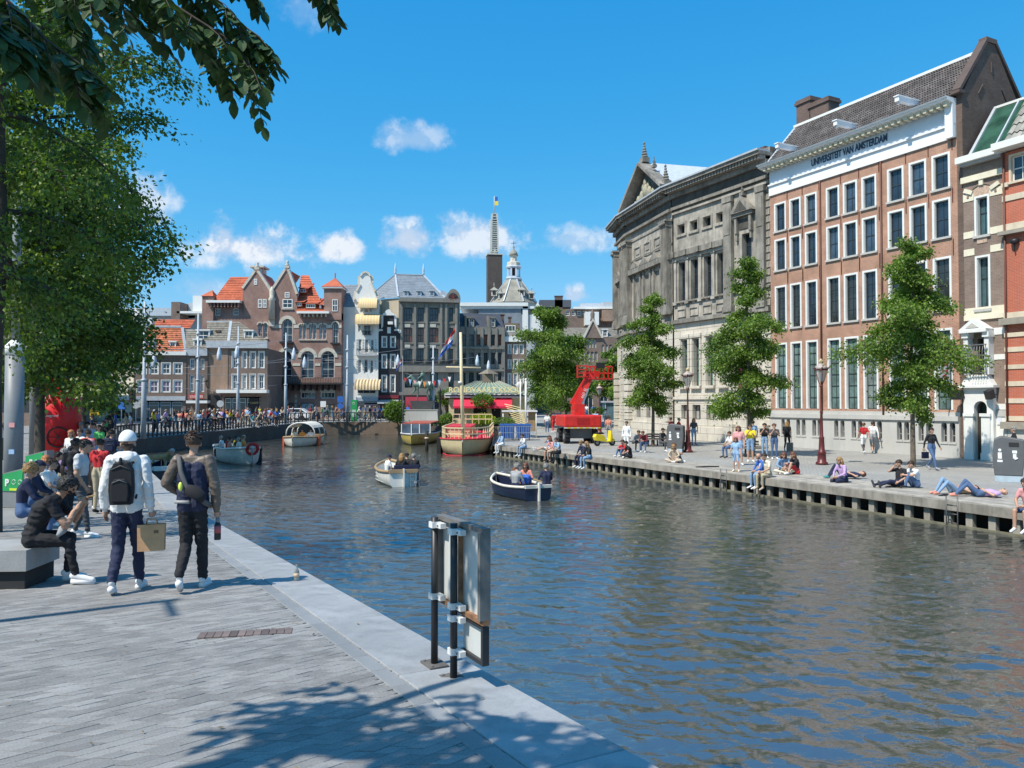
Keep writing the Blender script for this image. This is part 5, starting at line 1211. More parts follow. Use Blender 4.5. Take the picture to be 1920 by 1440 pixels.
for r in (r0,r1): mb = MB(); mb.lathe([(.22,0),(.12,.3),(.16,.6),(.03,1.6)],6,(r,4.2,zr_)); mb.build('finial',M_ZINC,b.B)
for x in (760.5,785,809): dormer(b,x-4,x+5,545.5,553.5,M_ZINC,d0=.1)
gp = [(833,563),(863,563),(862.5,556),(859.5,549),(854,543.5),(849,542),(844,544),(839.5,550),(837,556),(833,558)]
b.poly('clock_gable',M_GREYST,gp,-.35,.6)
cc = F.uv(849,559); mb = MB(); mb.tube([(cc[0],-.36,cc[1]),(cc[0],-.46,cc[1])],.62,16); mb.build('clock_dial',mat('clock dial',(.05,.035,.035),.5),b.B);
for ang in range(0,360,60): mb = MB(); mb.bar((cc[0],-.49,cc[1]),(cc[0]+.5*math.sin(R(ang)),-.49,cc[1]+.5*math.cos(R(ang))),.09,.05); mb.build('dial_star',mat('dial red',(.3,.06,.04),.5),b.B)
b.poly('zinc_shoulder',M_ZINC,[(826,561),(836,561),(839,549),(828,543),(826,547)],.2,3)
awning(b,760,800,744,768,mat('dark red awning',(.22,.012,.03),.85),2.2,True); awning(b,826,858,742,752,mat('dark red awning',(.22,.012,.03),.85),1.2)
# --- grey office with mansard
b = FB('grey_office_building','long grey stone office with dark mansard roof between the clock building and trees','building',862.5,104,12)
F = b.F; M_MANS = mat('dark mansard slate',(.05,.058,.075),.6,var=.2)
xs = [(866,873),(879,888.5),(893,900.5),(907,914.5),(920.5,928.5),(933.5,940.5)]
w = [b.r(x0,x1,y0,y1) for x0,x1 in xs for y0,y1 in ((627,648),(661,683),(698,722))]+[b.r(x0,x1,738,782) for x0,x1 in ((868,886),(892,912),(918,940))]
b.wall(862.5,946,613,w,M_GREYST,8)
for i,o in enumerate(w): window(b.B,*o,M_DKGREEN,m_cur if i in (6,9,15) else GLASS,2,2,.09,.07,.2,.08,M_GREYST)
for x0,x1 in zip([862.5]+[q[1]+1 for q in xs],[q[0]-1 for q in xs]+[946]): b.box('pilaster',M_GREYST,x0,x1,614,690,-.12,0)
for y in (650.5,692): b.box('cornice_band',M_GREYST,862.5,946,y,y+4,-.25,0)
z0,z1 = F.v(900,613),F.v(900,586); mb = MB(); mb.add([(F.u(862),0,z0),(F.u(946),0,z0),(F.u(941),1.3,z1),(F.u(862),1.3,z1),(F.u(941),7,z1),(F.u(862),7,z1),(F.u(946),7,z0)],[(0,1,2,3),(3,2,4,5),(1,6,4,2)]); mb.build('mansard_roof',M_MANS,b.B)
for x0,x1 in ((878.5,889),(919.5,929)): dormer(b,x0,x1,596,612.5,M_GREYST,d0=-.05,depth=1.2)
for x in (871,914): b.box('roof_post',M_GREYST,x,x+4,592,614,-.1,.8)
# --- narrow brick house with white balcony
b = FB('balcony_house','narrow brick house with white balustrade attic beside the round green tree','building',946,106,0)
F = b.F
w = [b.r(x0,x1,y0,y1) for x0,x1 in ((952.5,958.5),(963,970),(973.5,981.5)) for y0,y1 in ((646,664),(674,692),(700,722))]
b.wall(946.5,987,641,w,M_BRD,8); b.wins(w,fw=.12,case=.05,casem=M_WHITE)
b.box('cornice',M_WHITE,946,988,632,641,-.4,.1); railing(b,947,985,622.5,632,.3,m=M_WHITE,n=18)
aw_ = b.r(947.5,966.5,610,621.5); b.wall(936,975,606,[aw_],M_BRD,6,v0=F.v(960,632)); window(b.B,*aw_,M_WHITE,GLASS,3,1,.1,.06,-.1); chimney(b,934,945,587,604,1); chimney(b,953,958.5,592,604,1)
# --- white palace behind
b = FB('white_cornice_building','big pale building with slate mansard and white cornice under the domed tower','building',862,128,0)
F = b.F
b.wall(862,1002,590,[],M_LEAD,14); b.box('cornice',M_WHITE,862,990,568,574.5,-.6,12); b.box('parapet',M_WHITE,862,1002,574.5,579,-.3,12)
b.box('slate_band',M_SLATE,897,977,579,620,-.1,0); b.box('white_pier',M_WHITE,980,990,575,622,-.3,0); b.poly('corner_turret',M_WHITE,[(996,625),(1016,625),(1020,590),(1012,574),(1008,566),(1004,574),(998,590)],-.3,3)
b.box('roof_plant',M_WHITE,887,900,566,570,1,3)
# --- domed tower
Y = 150.0; c0 = at(963,570,Y); tw = thing('domed_tower','octagonal slate tower roof with an open white lantern and pointed spire','tower',(c0.x,Y,1.5))
s = Y/FOC; H = lambda py: at(963,py,Y).z-1.5
def octa(par,name,m,prof,n=8,rot=R(22.5),flat=True):
 mb = MB(); mb.lathe(prof,n,(0,0,0),sm=not flat); mb.v = [tuple(Matrix.Rotation(rot,3,'Z') @ Vector(v)) for v in mb.v]; return mb.build(name,m,par)
m_ts = mat('tower slate',(.27,.255,.21),.75,var=.25,vs=.6,dirt=.3)
octa(tw,'tower_body',M_TRIM,[(4.7,0),(4.7,H(571))]); octa(tw,'roof',m_ts,[(4.9,H(571)),(4.4,H(566)),(2.6,H(540)),(1.5,H(525))])
for k in range(8):
 a = R(22.5+45*k); mb = MB(); mb.bar((4.95*math.cos(a),4.95*math.sin(a),H(570.5)),(1.5*math.cos(a),1.5*math.sin(a),H(524.5)),.22,.14); mb.build('hip_rib',M_ZINC,tw)
for k,(px_,py_) in enumerate(((927,551),(940,558),(978,552),(996,557))):
 x = (px_-963)*s; z = H(py_+7); mb = MB(); mb.box(x-.55,x+.55,-4.2+abs(x)*.45,-2.2,z,z+1.1); mb.add([(x-.8,-4.4+abs(x)*.45,z+1.1),(x+.8,-4.4+abs(x)*.45,z+1.1),(x,-4.4+abs(x)*.45,z+1.7),(x-.8,-2,z+1.1),(x+.8,-2,z+1.1),(x,-2,z+1.7)],[(0,1,2),(0,2,5,3),(1,4,5,2)]); mb.lathe([(.12,0),(.02,.8)],5,(x,-3.4,z+1.6)); mb.build('dormer',M_TRIM,tw)
 add_box(tw,'dormer_window',M_DARK,x-.3,x+.3,-4.26+abs(x)*.45,-4.21+abs(x)*.45,z+.2,z+.95)
octa(tw,'lantern_base',M_ZINC,[(1.55,H(526)),(1.75,H(523)),(1.45,H(521)),(1.45,H(519))])
for k in range(8):
 a = R(22.5+45*k); mb = MB(); mb.box(-.16,.16,-.16,.16,H(519),H(503)); mb.v = [(v[0]+1.22*math.cos(a),v[1]+1.22*math.sin(a),v[2]) for v in mb.v]; mb.build('lantern_column',mat('blue grey column',(.5,.54,.6),.6),tw)
octa(tw,'lantern_core',M_DARK,[(.7,H(519)),(.7,H(503))]); octa(tw,'lantern_cornice',M_ZINC,[(1.5,H(503.5)),(1.6,H(501)),(1.4,H(499))]); octa(tw,'balustrade',M_TRIM,[(1.4,H(499)),(1.35,H(493)),(1.1,H(491.5))])
octa(tw,'upper_lantern',M_TRIM,[(.75,H(492)),(.62,H(482)),(.9,H(479.5))]); octa(tw,'spire',m_ts,[(.95,H(480)),(.75,H(474)),(.3,H(469)),(.12,H(466)),(.25,H(463.5)),(.05,H(461)),(.03,H(454))],flat=False)
mb = MB(); mb.bar((0,0,H(461)),(0,0,H(452)),.08,.08); mb.bar((-.5,0,H(456)),(.5,0,H(456)),.08,.08); mb.build('weather_vane',M_IRON,tw)
# --- brick tower with the lattice mast and flag
Y = 165.0; c0 = at(926.7,570,Y); s = Y/FOC; H = lambda py: at(927,py,Y).z-1.5
bt = thing('brick_tower','tall dark brick slab tower topped by a pale lattice mast','tower',(c0.x,Y,1.5),R(8))
w_ = 13.6*s; add_box(bt,'shaft',brick_mat('dark tower brick',(.085,.065,.06),(.11,.08,.07),(.1,.09,.08)),-w_,w_,-1.5,1.5,0,H(480)); add_box(bt,'coping',M_TRIM,-w_-.15,w_+.15,-1.65,1.65,H(480),H(478))
m_lat = mat('pale lattice metal',(.52,.52,.47),.6)
def lat(x0,x1,y0,y1,nz):
 r = (x1-x0)/2*s
 for sx in (-1,1):
  for sy in (-1,1): mb = MB(); mb.bar((sx*r,sy*r,H(y1)),(sx*r*.85,sy*r*.85,H(y0)),.28,.28); mb.build('mast_post',m_lat,bt)
 for i in range(nz+1):
  z = H(y1)+(H(y0)-H(y1))*i/nz; q = r*(1-.15*i/nz)+.12; mb = MB(); mb.box(-q,q,-q,q,z-.06,z+.1); mb.build('mast_platform',m_lat,bt)
lat(920.5,933,413,473,15); lat(922,932,402,413,2)
mb = MB(); mb.lathe([(w_*.55,0),(w_*.5,.4),(.8,1.2)],8,(0,0,H(478))); mb.build('mast_base',m_lat,bt); add_box(bt,'mast_core',mat('pale blue core',(.4,.5,.55),.5),-.22,.22,-.22,.22,H(473),H(404))
mb = MB(); mb.tube([(0,0,H(404)),(0,0,H(368))],.09,5); mb.build('flag_pole',m_lat,bt)
fl = thing('distant_flag','small blue and yellow flag on top of the lattice mast','flag',(c0.x,Y,1.5))
mb = MB(); mb.box(.1,.85,-.02,.02,H(385),H(377),0); mb.box(.15,.75,-.025,.015,H(377),H(369),1); mb.build('cloth',[mat('flag yellow',(.8,.62,.06),.8),mat('flag blue',(.03,.12,.45),.8)],fl)
# --- modern block and neo-gothic house behind the right trees
b = FB('modern_rooftop_block','low modern block with grey rooftop storeys and glazing behind the round tree','building',1000,150,0)
F = b.F
w = [b.r(1060+i*11,1068+i*11,583,592) for i in range(5)]
b.wall(1005,1160,579,w,M_BRD,10); b.wins(w,fw=.12); b.box('roof_slab',M_WHITE,1075,1160,576,580,-.8,6); b.box('roof_plant',M_ZINC,1090,1131,566,577,2,8); b.box('roof_plant',M_LEAD,1131,1160,566,582,0,8); chimney(b,1041,1056,553,575,1); b.box('roof_plant',mat('dark roof plant',(.09,.1,.12),.6),1012,1072,561,575,1,8)
b.box('white_block',M_WHITE,1095,1120,588,612,-3,0); b.box('brick_block',M_BRM,1128,1150,583,604,-2,0)
b = FB('neo_gothic_building','dark neo-gothic brick building with pointed gable and arched windows','building',1072,122,0)
F = b.F
w = [b.r(1103+i*5.4,1107.4+i*5.4,635,652,'arch') for i in range(3)]+[b.r(1100+i*7.4,1106+i*7.4,659,678,'arch') for i in range(3)]+[b.r(1078+i*7,1083+i*7,660,676,'arch') for i in range(3)]+[b.r(1128+i*7,1133+i*7,646,660,'arch') for i in range(3)]+[b.r(1095,1112,742,780,'arch'),b.r(1124,1140,742,780,'arch')]
b.wall(1060,1160,632,[o for o in w if o[3] < F.v(1100,634)],M_BRD,10); b.wins(w[1:1]);
for i,o in enumerate(w): window(b.B,*o[:4],M_TRIM,GLASS,2,1,.12,.07,-.06 if o[3] > F.v(1100,634) else .15,arch=True)
b.poly('pointed_gable',M_BRD,[(1094,634),(1129,634),(1123,626),(1111,601),(1099,626)],-.3,.4); b.poly('gable_coping',M_TRIM,[(1092,634),(1096,634),(1111.5,602),(1111,597)],-.45,.45); b.poly('gable_coping',M_TRIM,[(1127,634),(1131,634),(1112,597),(1111.5,602)],-.45,.45)
mb = MB(); t_ = F.uv(1111,600); mb.lathe([(.4,0),(.3,.5),(.35,1.2),(.03,2.0)],6,(t_[0],0,t_[1]-.2)); mb.build('pinnacle',M_BRD,b.B)
z0 = F.v(1100,633); mb = MB(); tiled(mb,(F.u(1058),0,z0),(F.u(1162),0,z0),(F.u(1162),4,F.v(1100,610)),(F.u(1058),4,F.v(1100,610)),34,12,.04); mb.build('roof_tiles',M_TILE_G,b.B,kind='stuff'); dormer(b,1130,1140,618,630,M_WHITE,d0=.2)
# --- filler rows closing the streets left and right, seen between trees
b = FB('left_street_house','dark brick street house glimpsed between the left tree trunks','building',-260,80,-14,.95)
w = [(1.5+k*2.6,2.9+k*2.6,3.4+j*3.4,5.6+j*3.4) for k in range(6) for j in range(3)]
b.wall(-260,60,560,w,M_BRD,8); b.wins(w,fw=.1); b.box('shop_canopy',M_LEAD,-200,50,735,741,-1,0)
# --- glass metro entrance
m_gl = glass_mat('pavilion glass',(.10,.16,.18),.05)
p = at(1135,772,88); mp = thing('glass_entrance_pavilion','low glass entrance pavilion standing beside the museum corner','pavilion',(p.x,88,gz(20,88)))
add_box(mp,'glazing',m_gl,0,3.2,0,3,.1,2.1); add_box(mp,'roof',M_LEAD,-.15,3.4,-.2,3.2,2.1,2.28); add_box(mp,'base',M_PLINTH,-.05,3.3,-.08,3.1,0,.1)
for i in range(4): add_box(mp,'mullion',M_ZINC,-.03+i*1.06,.05+i*1.06,-.06,0,.1,2.1)
# ================================================================ TREES
def leaves_mesh(pts,dirs,size,name,m,quad=True,droop=.5,fold=.25):
 """numpy leaf cloud: each leaf a folded diamond of two triangles"""
 n = len(pts); pts = np.asarray(pts); dirs = np.asarray(dirs)
 r = nr.normal(size=(n,3)); d = dirs+r*.75; d[:,2] -= droop*np.abs(nr.normal(size=n)); d /= np.linalg.norm(d,axis=1)[:,None]
 up = nr.normal(size=(n,3))*.9; up[:,2] += 1.1; s = np.cross(d,up); s /= np.linalg.norm(s,axis=1)[:,None]+1e-9; nn = np.cross(s,d)
 L = size*nr.uniform(.65,1.3,n)[:,None]; Wd = L*.34
 p0 = pts; p1 = pts+d*L*.5+s*Wd+nn*L*fold*.4; p2 = pts+d*L; p3 = pts+d*L*.5-s*Wd+nn*L*fold*.4
 co = np.stack([p0,p1,p2,p3],1).reshape(-1,3)
 me = bpy.data.meshes.new(name); me.vertices.add(4*n); me.vertices.foreach_set('co',co.ravel())
 idx = (np.arange(n)*4)[:,None]+np.array([0,1,2,0,2,3]); me.loops.add(6*n); me.loops.foreach_set('vertex_index',idx.ravel())
 me.polygons.add(2*n); me.polygons.foreach_set('loop_start',np.arange(2*n)*3); me.polygons.foreach_set('loop_total',np.full(2*n,3))
 me.materials.append(m); me.update(); me.validate(); return me
M_BARK = mat('grey bark',(.13,.105,.08),.9,var=.3,vs=4,bump=.5,bs=18)
M_BARK2 = mat('dark bark',(.06,.05,.04),.9,var=.3,vs=3,bump=.6,bs=12)
LF_R = leaf_mat('honey locust leaf',(.035,.085,.018),(.23,.34,.06),.36)
LF_L = leaf_mat('elm leaf',(.018,.05,.012),(.17,.255,.035),.28)
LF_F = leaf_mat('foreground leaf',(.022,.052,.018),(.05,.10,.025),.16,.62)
def tree(name,label,x,y,h,z0c,rad,nlimb=16,nleaf=16000,lsize=.16,trunk_r=.13,leafm=None,bark=None,lean=(0,0),seed=1,group=None,shape=None,droop=.6,thick=.3,bias=None,z=None,cat='tree'):
 """trunk, limbs and a crown of leaf sprays along the limbs' twigs; z0c: where the crown starts above ground"""
 rg = random.Random(seed); base = gz(x,y)-.01 if z is None else z
 T = thing(name,label,cat,(x,y,base),0,group)
 tp = [Vector((0,0,0))]; n = 9
 for i in range(1,n+1): f = i/n; tp.append(Vector((lean[0]*f+rg.uniform(-.05,.05)*f*h*.2,lean[1]*f+rg.uniform(-.05,.05)*f*h*.2,h*.93*f)))
 mb = MB(); mb.tube([tp[0]+Vector((0,0,-.1))]+tp,[trunk_r*1.35]+[trunk_r*(1-.88*(i/n)) for i in range(n+1)],10); mb.build('trunk',bark or M_BARK,T)
 P_ = []; Dr = []
 lm = MB()
 for k in range(nlimb):
  f = (k+.5)/nlimb; zz = z0c+(h*.96-z0c)*f**.92
  j = min(int(zz/(h*.93)*n),n-1); p0 = tp[j].lerp(tp[j+1],min(1,max(0,zz/(h*.93)*n-j)))
  ang = k*2.4+rg.uniform(-.5,.5); sh = shape(f) if shape else (math.sin(math.pi*min(1,.18+.82*f))**.7)
  L = rad*sh*rg.choice((.65,.8,.95,1.1))*rg.uniform(.85,1.12)
  if bias: L *= 1+bias[0]*math.cos(ang)+bias[1]*math.sin(ang)
  rise = rg.uniform(-.12,.75)*(1 if f < .6 else 1.7)
  pts = [p0]; dd = Vector((math.cos(ang),math.sin(ang),rise)).normalized()
  st = 6
  for s_ in range(st):
   dd = (dd+Vector((rg.uniform(-.18,.18),rg.uniform(-.18,.18),-.10+rg.uniform(-.1,.08)))).normalized(); pts.append(pts[-1]+dd*L/st)
  lm.tube(pts,[trunk_r*.42*(1-.8*s_/st) for s_ in range(st+1)],5,cap=False)
  for s_ in range(1,st+1):
   for q in range(4 if s_ < st else 5):
    a2 = rg.uniform(0,6.28); tl = L*rg.uniform(.16,.36)*(1 if s_ > 1 else .6)
    td = (dd*.5+Vector((math.cos(a2),math.sin(a2),rg.uniform(-.75,.6)))).normalized(); e = pts[s_]+td*tl
    if q < 2: lm.tube([pts[s_],pts[s_]+td*tl*.55+Vector((0,0,.04)),e-Vector((0,0,tl*.12))],[.022,.014,.006],4,cap=False)
    P_.append((pts[s_],e-Vector((0,0,tl*droop*.5)),tl));
 lm.build('limbs',bark or M_BARK,T)
 tot = sum(p[2] for p in P_); pts = []; dr = []
 for a,b,tl in P_:
  m_ = max(3,int(nleaf*tl/tot)); f = nr.uniform(.12,1.05,m_)[:,None]; A_ = np.array(a); B_2 = np.array(b)
  off = nr.normal(size=(m_,3))*np.array([thick,thick,thick*.75])*min(1.0,.4+tl*.5)
  pts.append(A_*(1-f)+B_2*f+off); dr.append(np.repeat(((B_2-A_)/max(tl,.01))[None,:],m_,0))
 me = leaves_mesh(np.concatenate(pts),np.concatenate(dr),lsize,'crown',leafm or LF_R,droop=droop)
 link('crown',me,T); return T
gR = 'young street trees on the right promenade'
lean_shape = lambda f: (.55+.55*math.sin(math.pi*min(1,f*1.15))) * (1-.62*max(0,f-.55)/.45)
T4 = tree('locust_tree','nearest promenade tree with pale trunk standing before the university facade',17.5,33.8,10.4,2.4,2.1,30,36000,.12,.115,seed=3,group=gR,shape=lean_shape,thick=.32)
T3 = tree('locust_tree','promenade tree in front of the museum doorway beside the tall red lamp',12.45,40.6,11.0,2.0,1.95,30,32000,.13,.12,seed=11,group=gR,shape=lean_shape,thick=.32,bias=(-.1,0))
T2 = tree('locust_tree','promenade tree rising from the round bench by the museum corner',9.1,50.0,10.4,2.4,2.1,30,30000,.14,.12,seed=23,group=gR,shape=lean_shape,thick=.28)
T1 = tree('locust_tree','dense round tree between the kiosk and the red boom lift',3.7,74,11.9,2.6,2.75,32,30000,.2,.16,seed=31,group=gR,thick=.42,shape=lambda f: .45+.75*math.sin(math.pi*min(1,.1+f*.95)))
tree('locust_tree','smaller darker tree behind the boom lift basket',11.8,92,9,2.5,2.8,14,9000,.28,.14,seed=37,group=gR,thick=.4)
tree('locust_tree','slim tree standing just behind the dense round tree',5.6,80,9.5,3.0,3.0,14,9000,.28,.13,seed=41,group=gR,thick=.4)
# the big left trees
gL = 'tall street trees on the left bank'
big = lambda f: .62+.5*math.sin(math.pi*min(1,.12+f*.8))
tree('elm_tree','tallest left bank tree with its trunk between the two thick grey masts',-18.9,31,20.5,3.2,4.1,46,52000,.19,.2,LF_L,M_BARK2,seed=51,group=gL,shape=big,thick=.34)
tree('elm_tree','left bank tree whose trunk stands before the red advertising column',-23.3,39,17,3.2,3.5,34,30000,.24,.2,LF_L,M_BARK2,seed=53,group=gL,shape=big,thick=.38,bias=(.1,0))
tree('elm_tree','nearest left bank tree at the edge of the view with trunk behind the seated group',-9.75,14.6,14.5,4.6,3.0,26,42000,.095,.15,LF_L,M_BARK2,seed=57,group=gL,shape=lambda f: .75+.3*math.sin(math.pi*f),thick=.26,bias=(-.25,.0))
tree('elm_tree','left bank tree furthest back by the yellow road sign',-31,56,12.5,3.0,3.6,20,14000,.32,.2,LF_L,M_BARK2,seed=59,group=gL,shape=big,thick=.7)
# foreground tree: trunk outside the frame at the left, boughs hanging into the top of the view
fx,fy = -5.2,1.2; fb = 1.85-.05*fy
FT = thing('overhanging_tree','dark leafy boughs of a nearby tree hanging into the top left of the view','tree',(fx,fy,fb))
mb = MB(); mb.tube([(0,0,-.1),(.1,.1,2),(.3,.2,4.2),(.5,.3,6.5)],[.24,.2,.16,.08],12); mb.build('trunk',M_BARK2,FT)
lob = [(0,0),(.18,.16),(.42,.24),(.7,.19),(.9,.08),(1,0)]
mb = MB(); L_ = .088
for s_ in (1,-1):
 for (a,w0),(b_,w1) in zip(lob,lob[1:]):
  q = [(0,a*L_,-.1*a*a*L_),(s_*w0*L_*1.15,a*L_,w0*.16*L_-.1*a*a*L_),(s_*w1*L_*1.15,b_*L_,w1*.16*L_-.1*b_*b_*L_),(0,b_*L_,-.1*b_*b_*L_)]
  if s_ < 0: q = q[::-1]
  mb.add(q,[(0,1,2,3)])
LEAF = mb.mesh('leaf',LF_F)
LV = np.array([v.co[:] for v in LEAF.vertices]); LP = [tuple(p.vertices) for p in LEAF.polygons]
rg = random.Random(99); leaf_list = []; brm = MB()
def spray(path,nside,side_len,r0=.012):
 """a hanging twig carrying alternate leaves"""
 path = [Vector(p) for p in path]; brm.tube(path,[r0*(1-.7*i/(len(path)-1)) for i in range(len(path))],5,cap=False)
 for k in range(nside):
  f = (k+.6)/nside*(len(path)-1); i = min(int(f),len(path)-2); p = path[i].lerp(path[i+1],f-i); d = (path[i+1]-path[i]).normalized()
  for s_ in (-1,1):
   sd_ = d.cross(Vector((0,0,1))); sd_ = sd_.normalized() if sd_.length > .05 else Vector((1,0,0))
   td = (d*.55+sd_*s_*rg.uniform(.5,1)+Vector((rg.uniform(-.25,.25),rg.uniform(-.25,.25),rg.uniform(-.9,-.15)))).normalized()
   tl = side_len*rg.uniform(.6,1.15); q = [p,p+td*tl*.5,p+td*tl-Vector((0,0,tl*.2))]; brm.tube(q,[.004,.003,.0015],4,cap=False)
   m_ = 7
   for j in range(m_):
    g = (j+1)/m_; c = q[0].lerp(q[2],g)
    for s2 in ((-1,1) if j < m_-1 else (0,)):
     s3 = td.cross(Vector((0,0,1))).normalized()
     ld = (td*.55+s3*s2*.8+Vector((rg.uniform(-.2,.2),rg.uniform(-.2,.2),rg.uniform(-.75,-.1)))).normalized()
     nn = (Vector((0,0,1))+Vector((rg.uniform(-.5,.5),rg.uniform(-.5,.5),0)));  x = ld.cross(nn).normalized(); z_ = x.cross(ld)
     M = Matrix((x,ld,z_)).transposed().to_4x4(); M.translation = c; leaf_list.append(M @ Matrix.Scale(rg.uniform(.75,1.2),4))
def bough(pxs,Y,n=3,sl=.30,dens=1.0):
 pts = [at(x,y-52,Y+dy) for x,y,dy in pxs]; o = Vector((fx,fy,fb)); pts = [p-o for p in pts]
 spray(pts,int(n*dens*3),sl)
Y0 = 4.1
brm.tube([Vector((.45,.25,5.2)),at(-300,-250,3.4)-Vector((fx,fy,fb)),at(150,-60,4.1)-Vector((fx,fy,fb)),at(420,-90,4.2)-Vector((fx,fy,fb))],[.07,.05,.03,.015],8)
bough([(150,-60,0),(260,20,0),(340,70,0),(420,120,0),(470,175,.05)],Y0,3.4,.30)
bough([(300,-40,0),(380,30,.1),(450,95,.15),(495,130,.2)],Y0,3,.27)
bough([(220,-40,.1),(300,40,.2),(370,100,.2),(412,175,.2)],Y0+.2,2.4,.22)
bough([(480,-60,.2),(550,-20,.3),(600,25,.3),(620,60,.3)],Y0+.3,1.6,.14)
bough([(360,-60,.2),(420,-10,.2),(470,20,.2)],Y0+.1,1.6,.2)
bough([(-60,-20,-.6),(20,60,-.6),(90,130,-.6),(170,190,-.55)],Y0-.4,3,.24)
bough([(-120,40,-.8),(-20,80,-.8),(20,110,-.8),(45,140,-.8)],Y0-.6,2.4,.16)
bough([(-40,-60,0),(80,-10,0),(170,30,0),(240,60,0)],Y0,3,.3)
bough([(20,-100,.3),(100,20,.3),(140,70,.3),(160,130,.3)],Y0+.3,2.4,.25)
nvis = len(leaf_list)
# boughs above the frame that shade the paving at the bottom of the view
for (cx,cy,cz,n_) in ((-3.9,2.35,6.2,5),(-3.3,2.0,6.4,5),(-2.8,2.6,6.0,6),(-3.3,2.9,5.9,5),(-2.3,2.3,6.3,6),(-2.0,1.9,6.5,5),(-2.6,1.7,6.6,5),(-1.7,2.2,6.2,4)):
 o = Vector((fx,fy,fb)); c = Vector((cx,cy,cz))-o
 for k in range(n_):
  a = rg.uniform(0,6.28); spray([c,c+Vector((math.cos(a)*.35,math.sin(a)*.35,.05)),c+Vector((math.cos(a)*.75,math.sin(a)*.75,-.15))],4,.26)
 brm.tube([Vector((.5,.3,6.0)),c+Vector((-.3,0,.2)),c],[.05,.02,.01],6)
brm.build('branches',M_BARK2,FT)
order = sorted(range(nvis),key=lambda i: rg.random())[:290]; osel = set(order); V = []; Fc = []
for i,M in enumerate(leaf_list):
 if i in osel: o = link('leaf',LEAF,FT); o.matrix_local = M
 else:
  k = len(V); V += [tuple(M @ Vector(v)) for v in LV]; Fc += [tuple(a+k for a in p) for p in LP]
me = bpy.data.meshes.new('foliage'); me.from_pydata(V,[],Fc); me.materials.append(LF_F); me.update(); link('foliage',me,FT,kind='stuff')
# shrubs and potted trees round the kiosk
def shrub(name,label,px,py,Y,w,h,n,size=.13,m=None,cat='shrub',trunk=0,group=None):
 p = at(px,py,Y); z = gz(p.x,Y); x = p.x; T = thing(name,label,cat,(x,Y,z),0,group); pts = []; dr = []
 for i in range(n):
  v = Vector((rg.gauss(0,1),rg.gauss(0,1),rg.gauss(0,1))).normalized()*rg.uniform(.35,1)**.5*(1+.25*mnoise.noise(Vector((i*.001,v_ := rg.random()*3,0))))
  k = 1+.3*mnoise.noise(v*2.3+Vector((px,0,0))); pts.append((v.x*w/2*k,v.y*w/2*k,trunk+h/2+v.z*h/2*k)); dr.append(tuple(v))
 link('foliage',leaves_mesh(pts,dr,size,'foliage',m or LF_R),T)
 mb = MB(); mb.tube([(0,0,0),(.03,0,trunk+h*.5)],[.06,.03],6)
 for i in range(5): a = i*1.26; mb.tube([(0,0,trunk*.7),(math.cos(a)*w*.28,math.sin(a)*w*.28,trunk+h*.5)],[.04,.015],5)
 mb.build('stems',M_BARK,T); return T
LF_Y = leaf_mat('yellow green leaf',(.16,.24,.02),(.42,.48,.06),.4)
shrub('shrub','bushy green shrub on the quay left of the statue',740,800,84.5,2.1,2.3,3000,.2)
shrub('small_tree','round potted tree in front of the cream kiosk wall',905,760,75,2.0,1.3,1600,.18,cat='tree',trunk=1.9)
shrub('small_tree','round clipped little tree left of the kiosk beside the black lamp',836,760,79,1.7,1.6,1500,.18,cat='tree',trunk=2.0)
shrub('shrub','yellow green bush under the kiosk awning',905,790,74.5,2.3,.95,1800,.16,LF_Y,trunk=.35)
shrub('shrub','dark green bush behind the mast boat left of the kiosk',838,790,76,1.4,1.3,1200,.17,LF_R)
shrub('flower_planter','hanging flower planter with yellow green leaves near the museum corner',1120,780,84,1.5,.7,700,.15,LF_Y,cat='planter',trunk=.9)
shrub('potted_plant','green plants growing in a box beside the blue bins',945,800,60,1.6,.5,600,.13,LF_R,cat='plant',trunk=1.1)
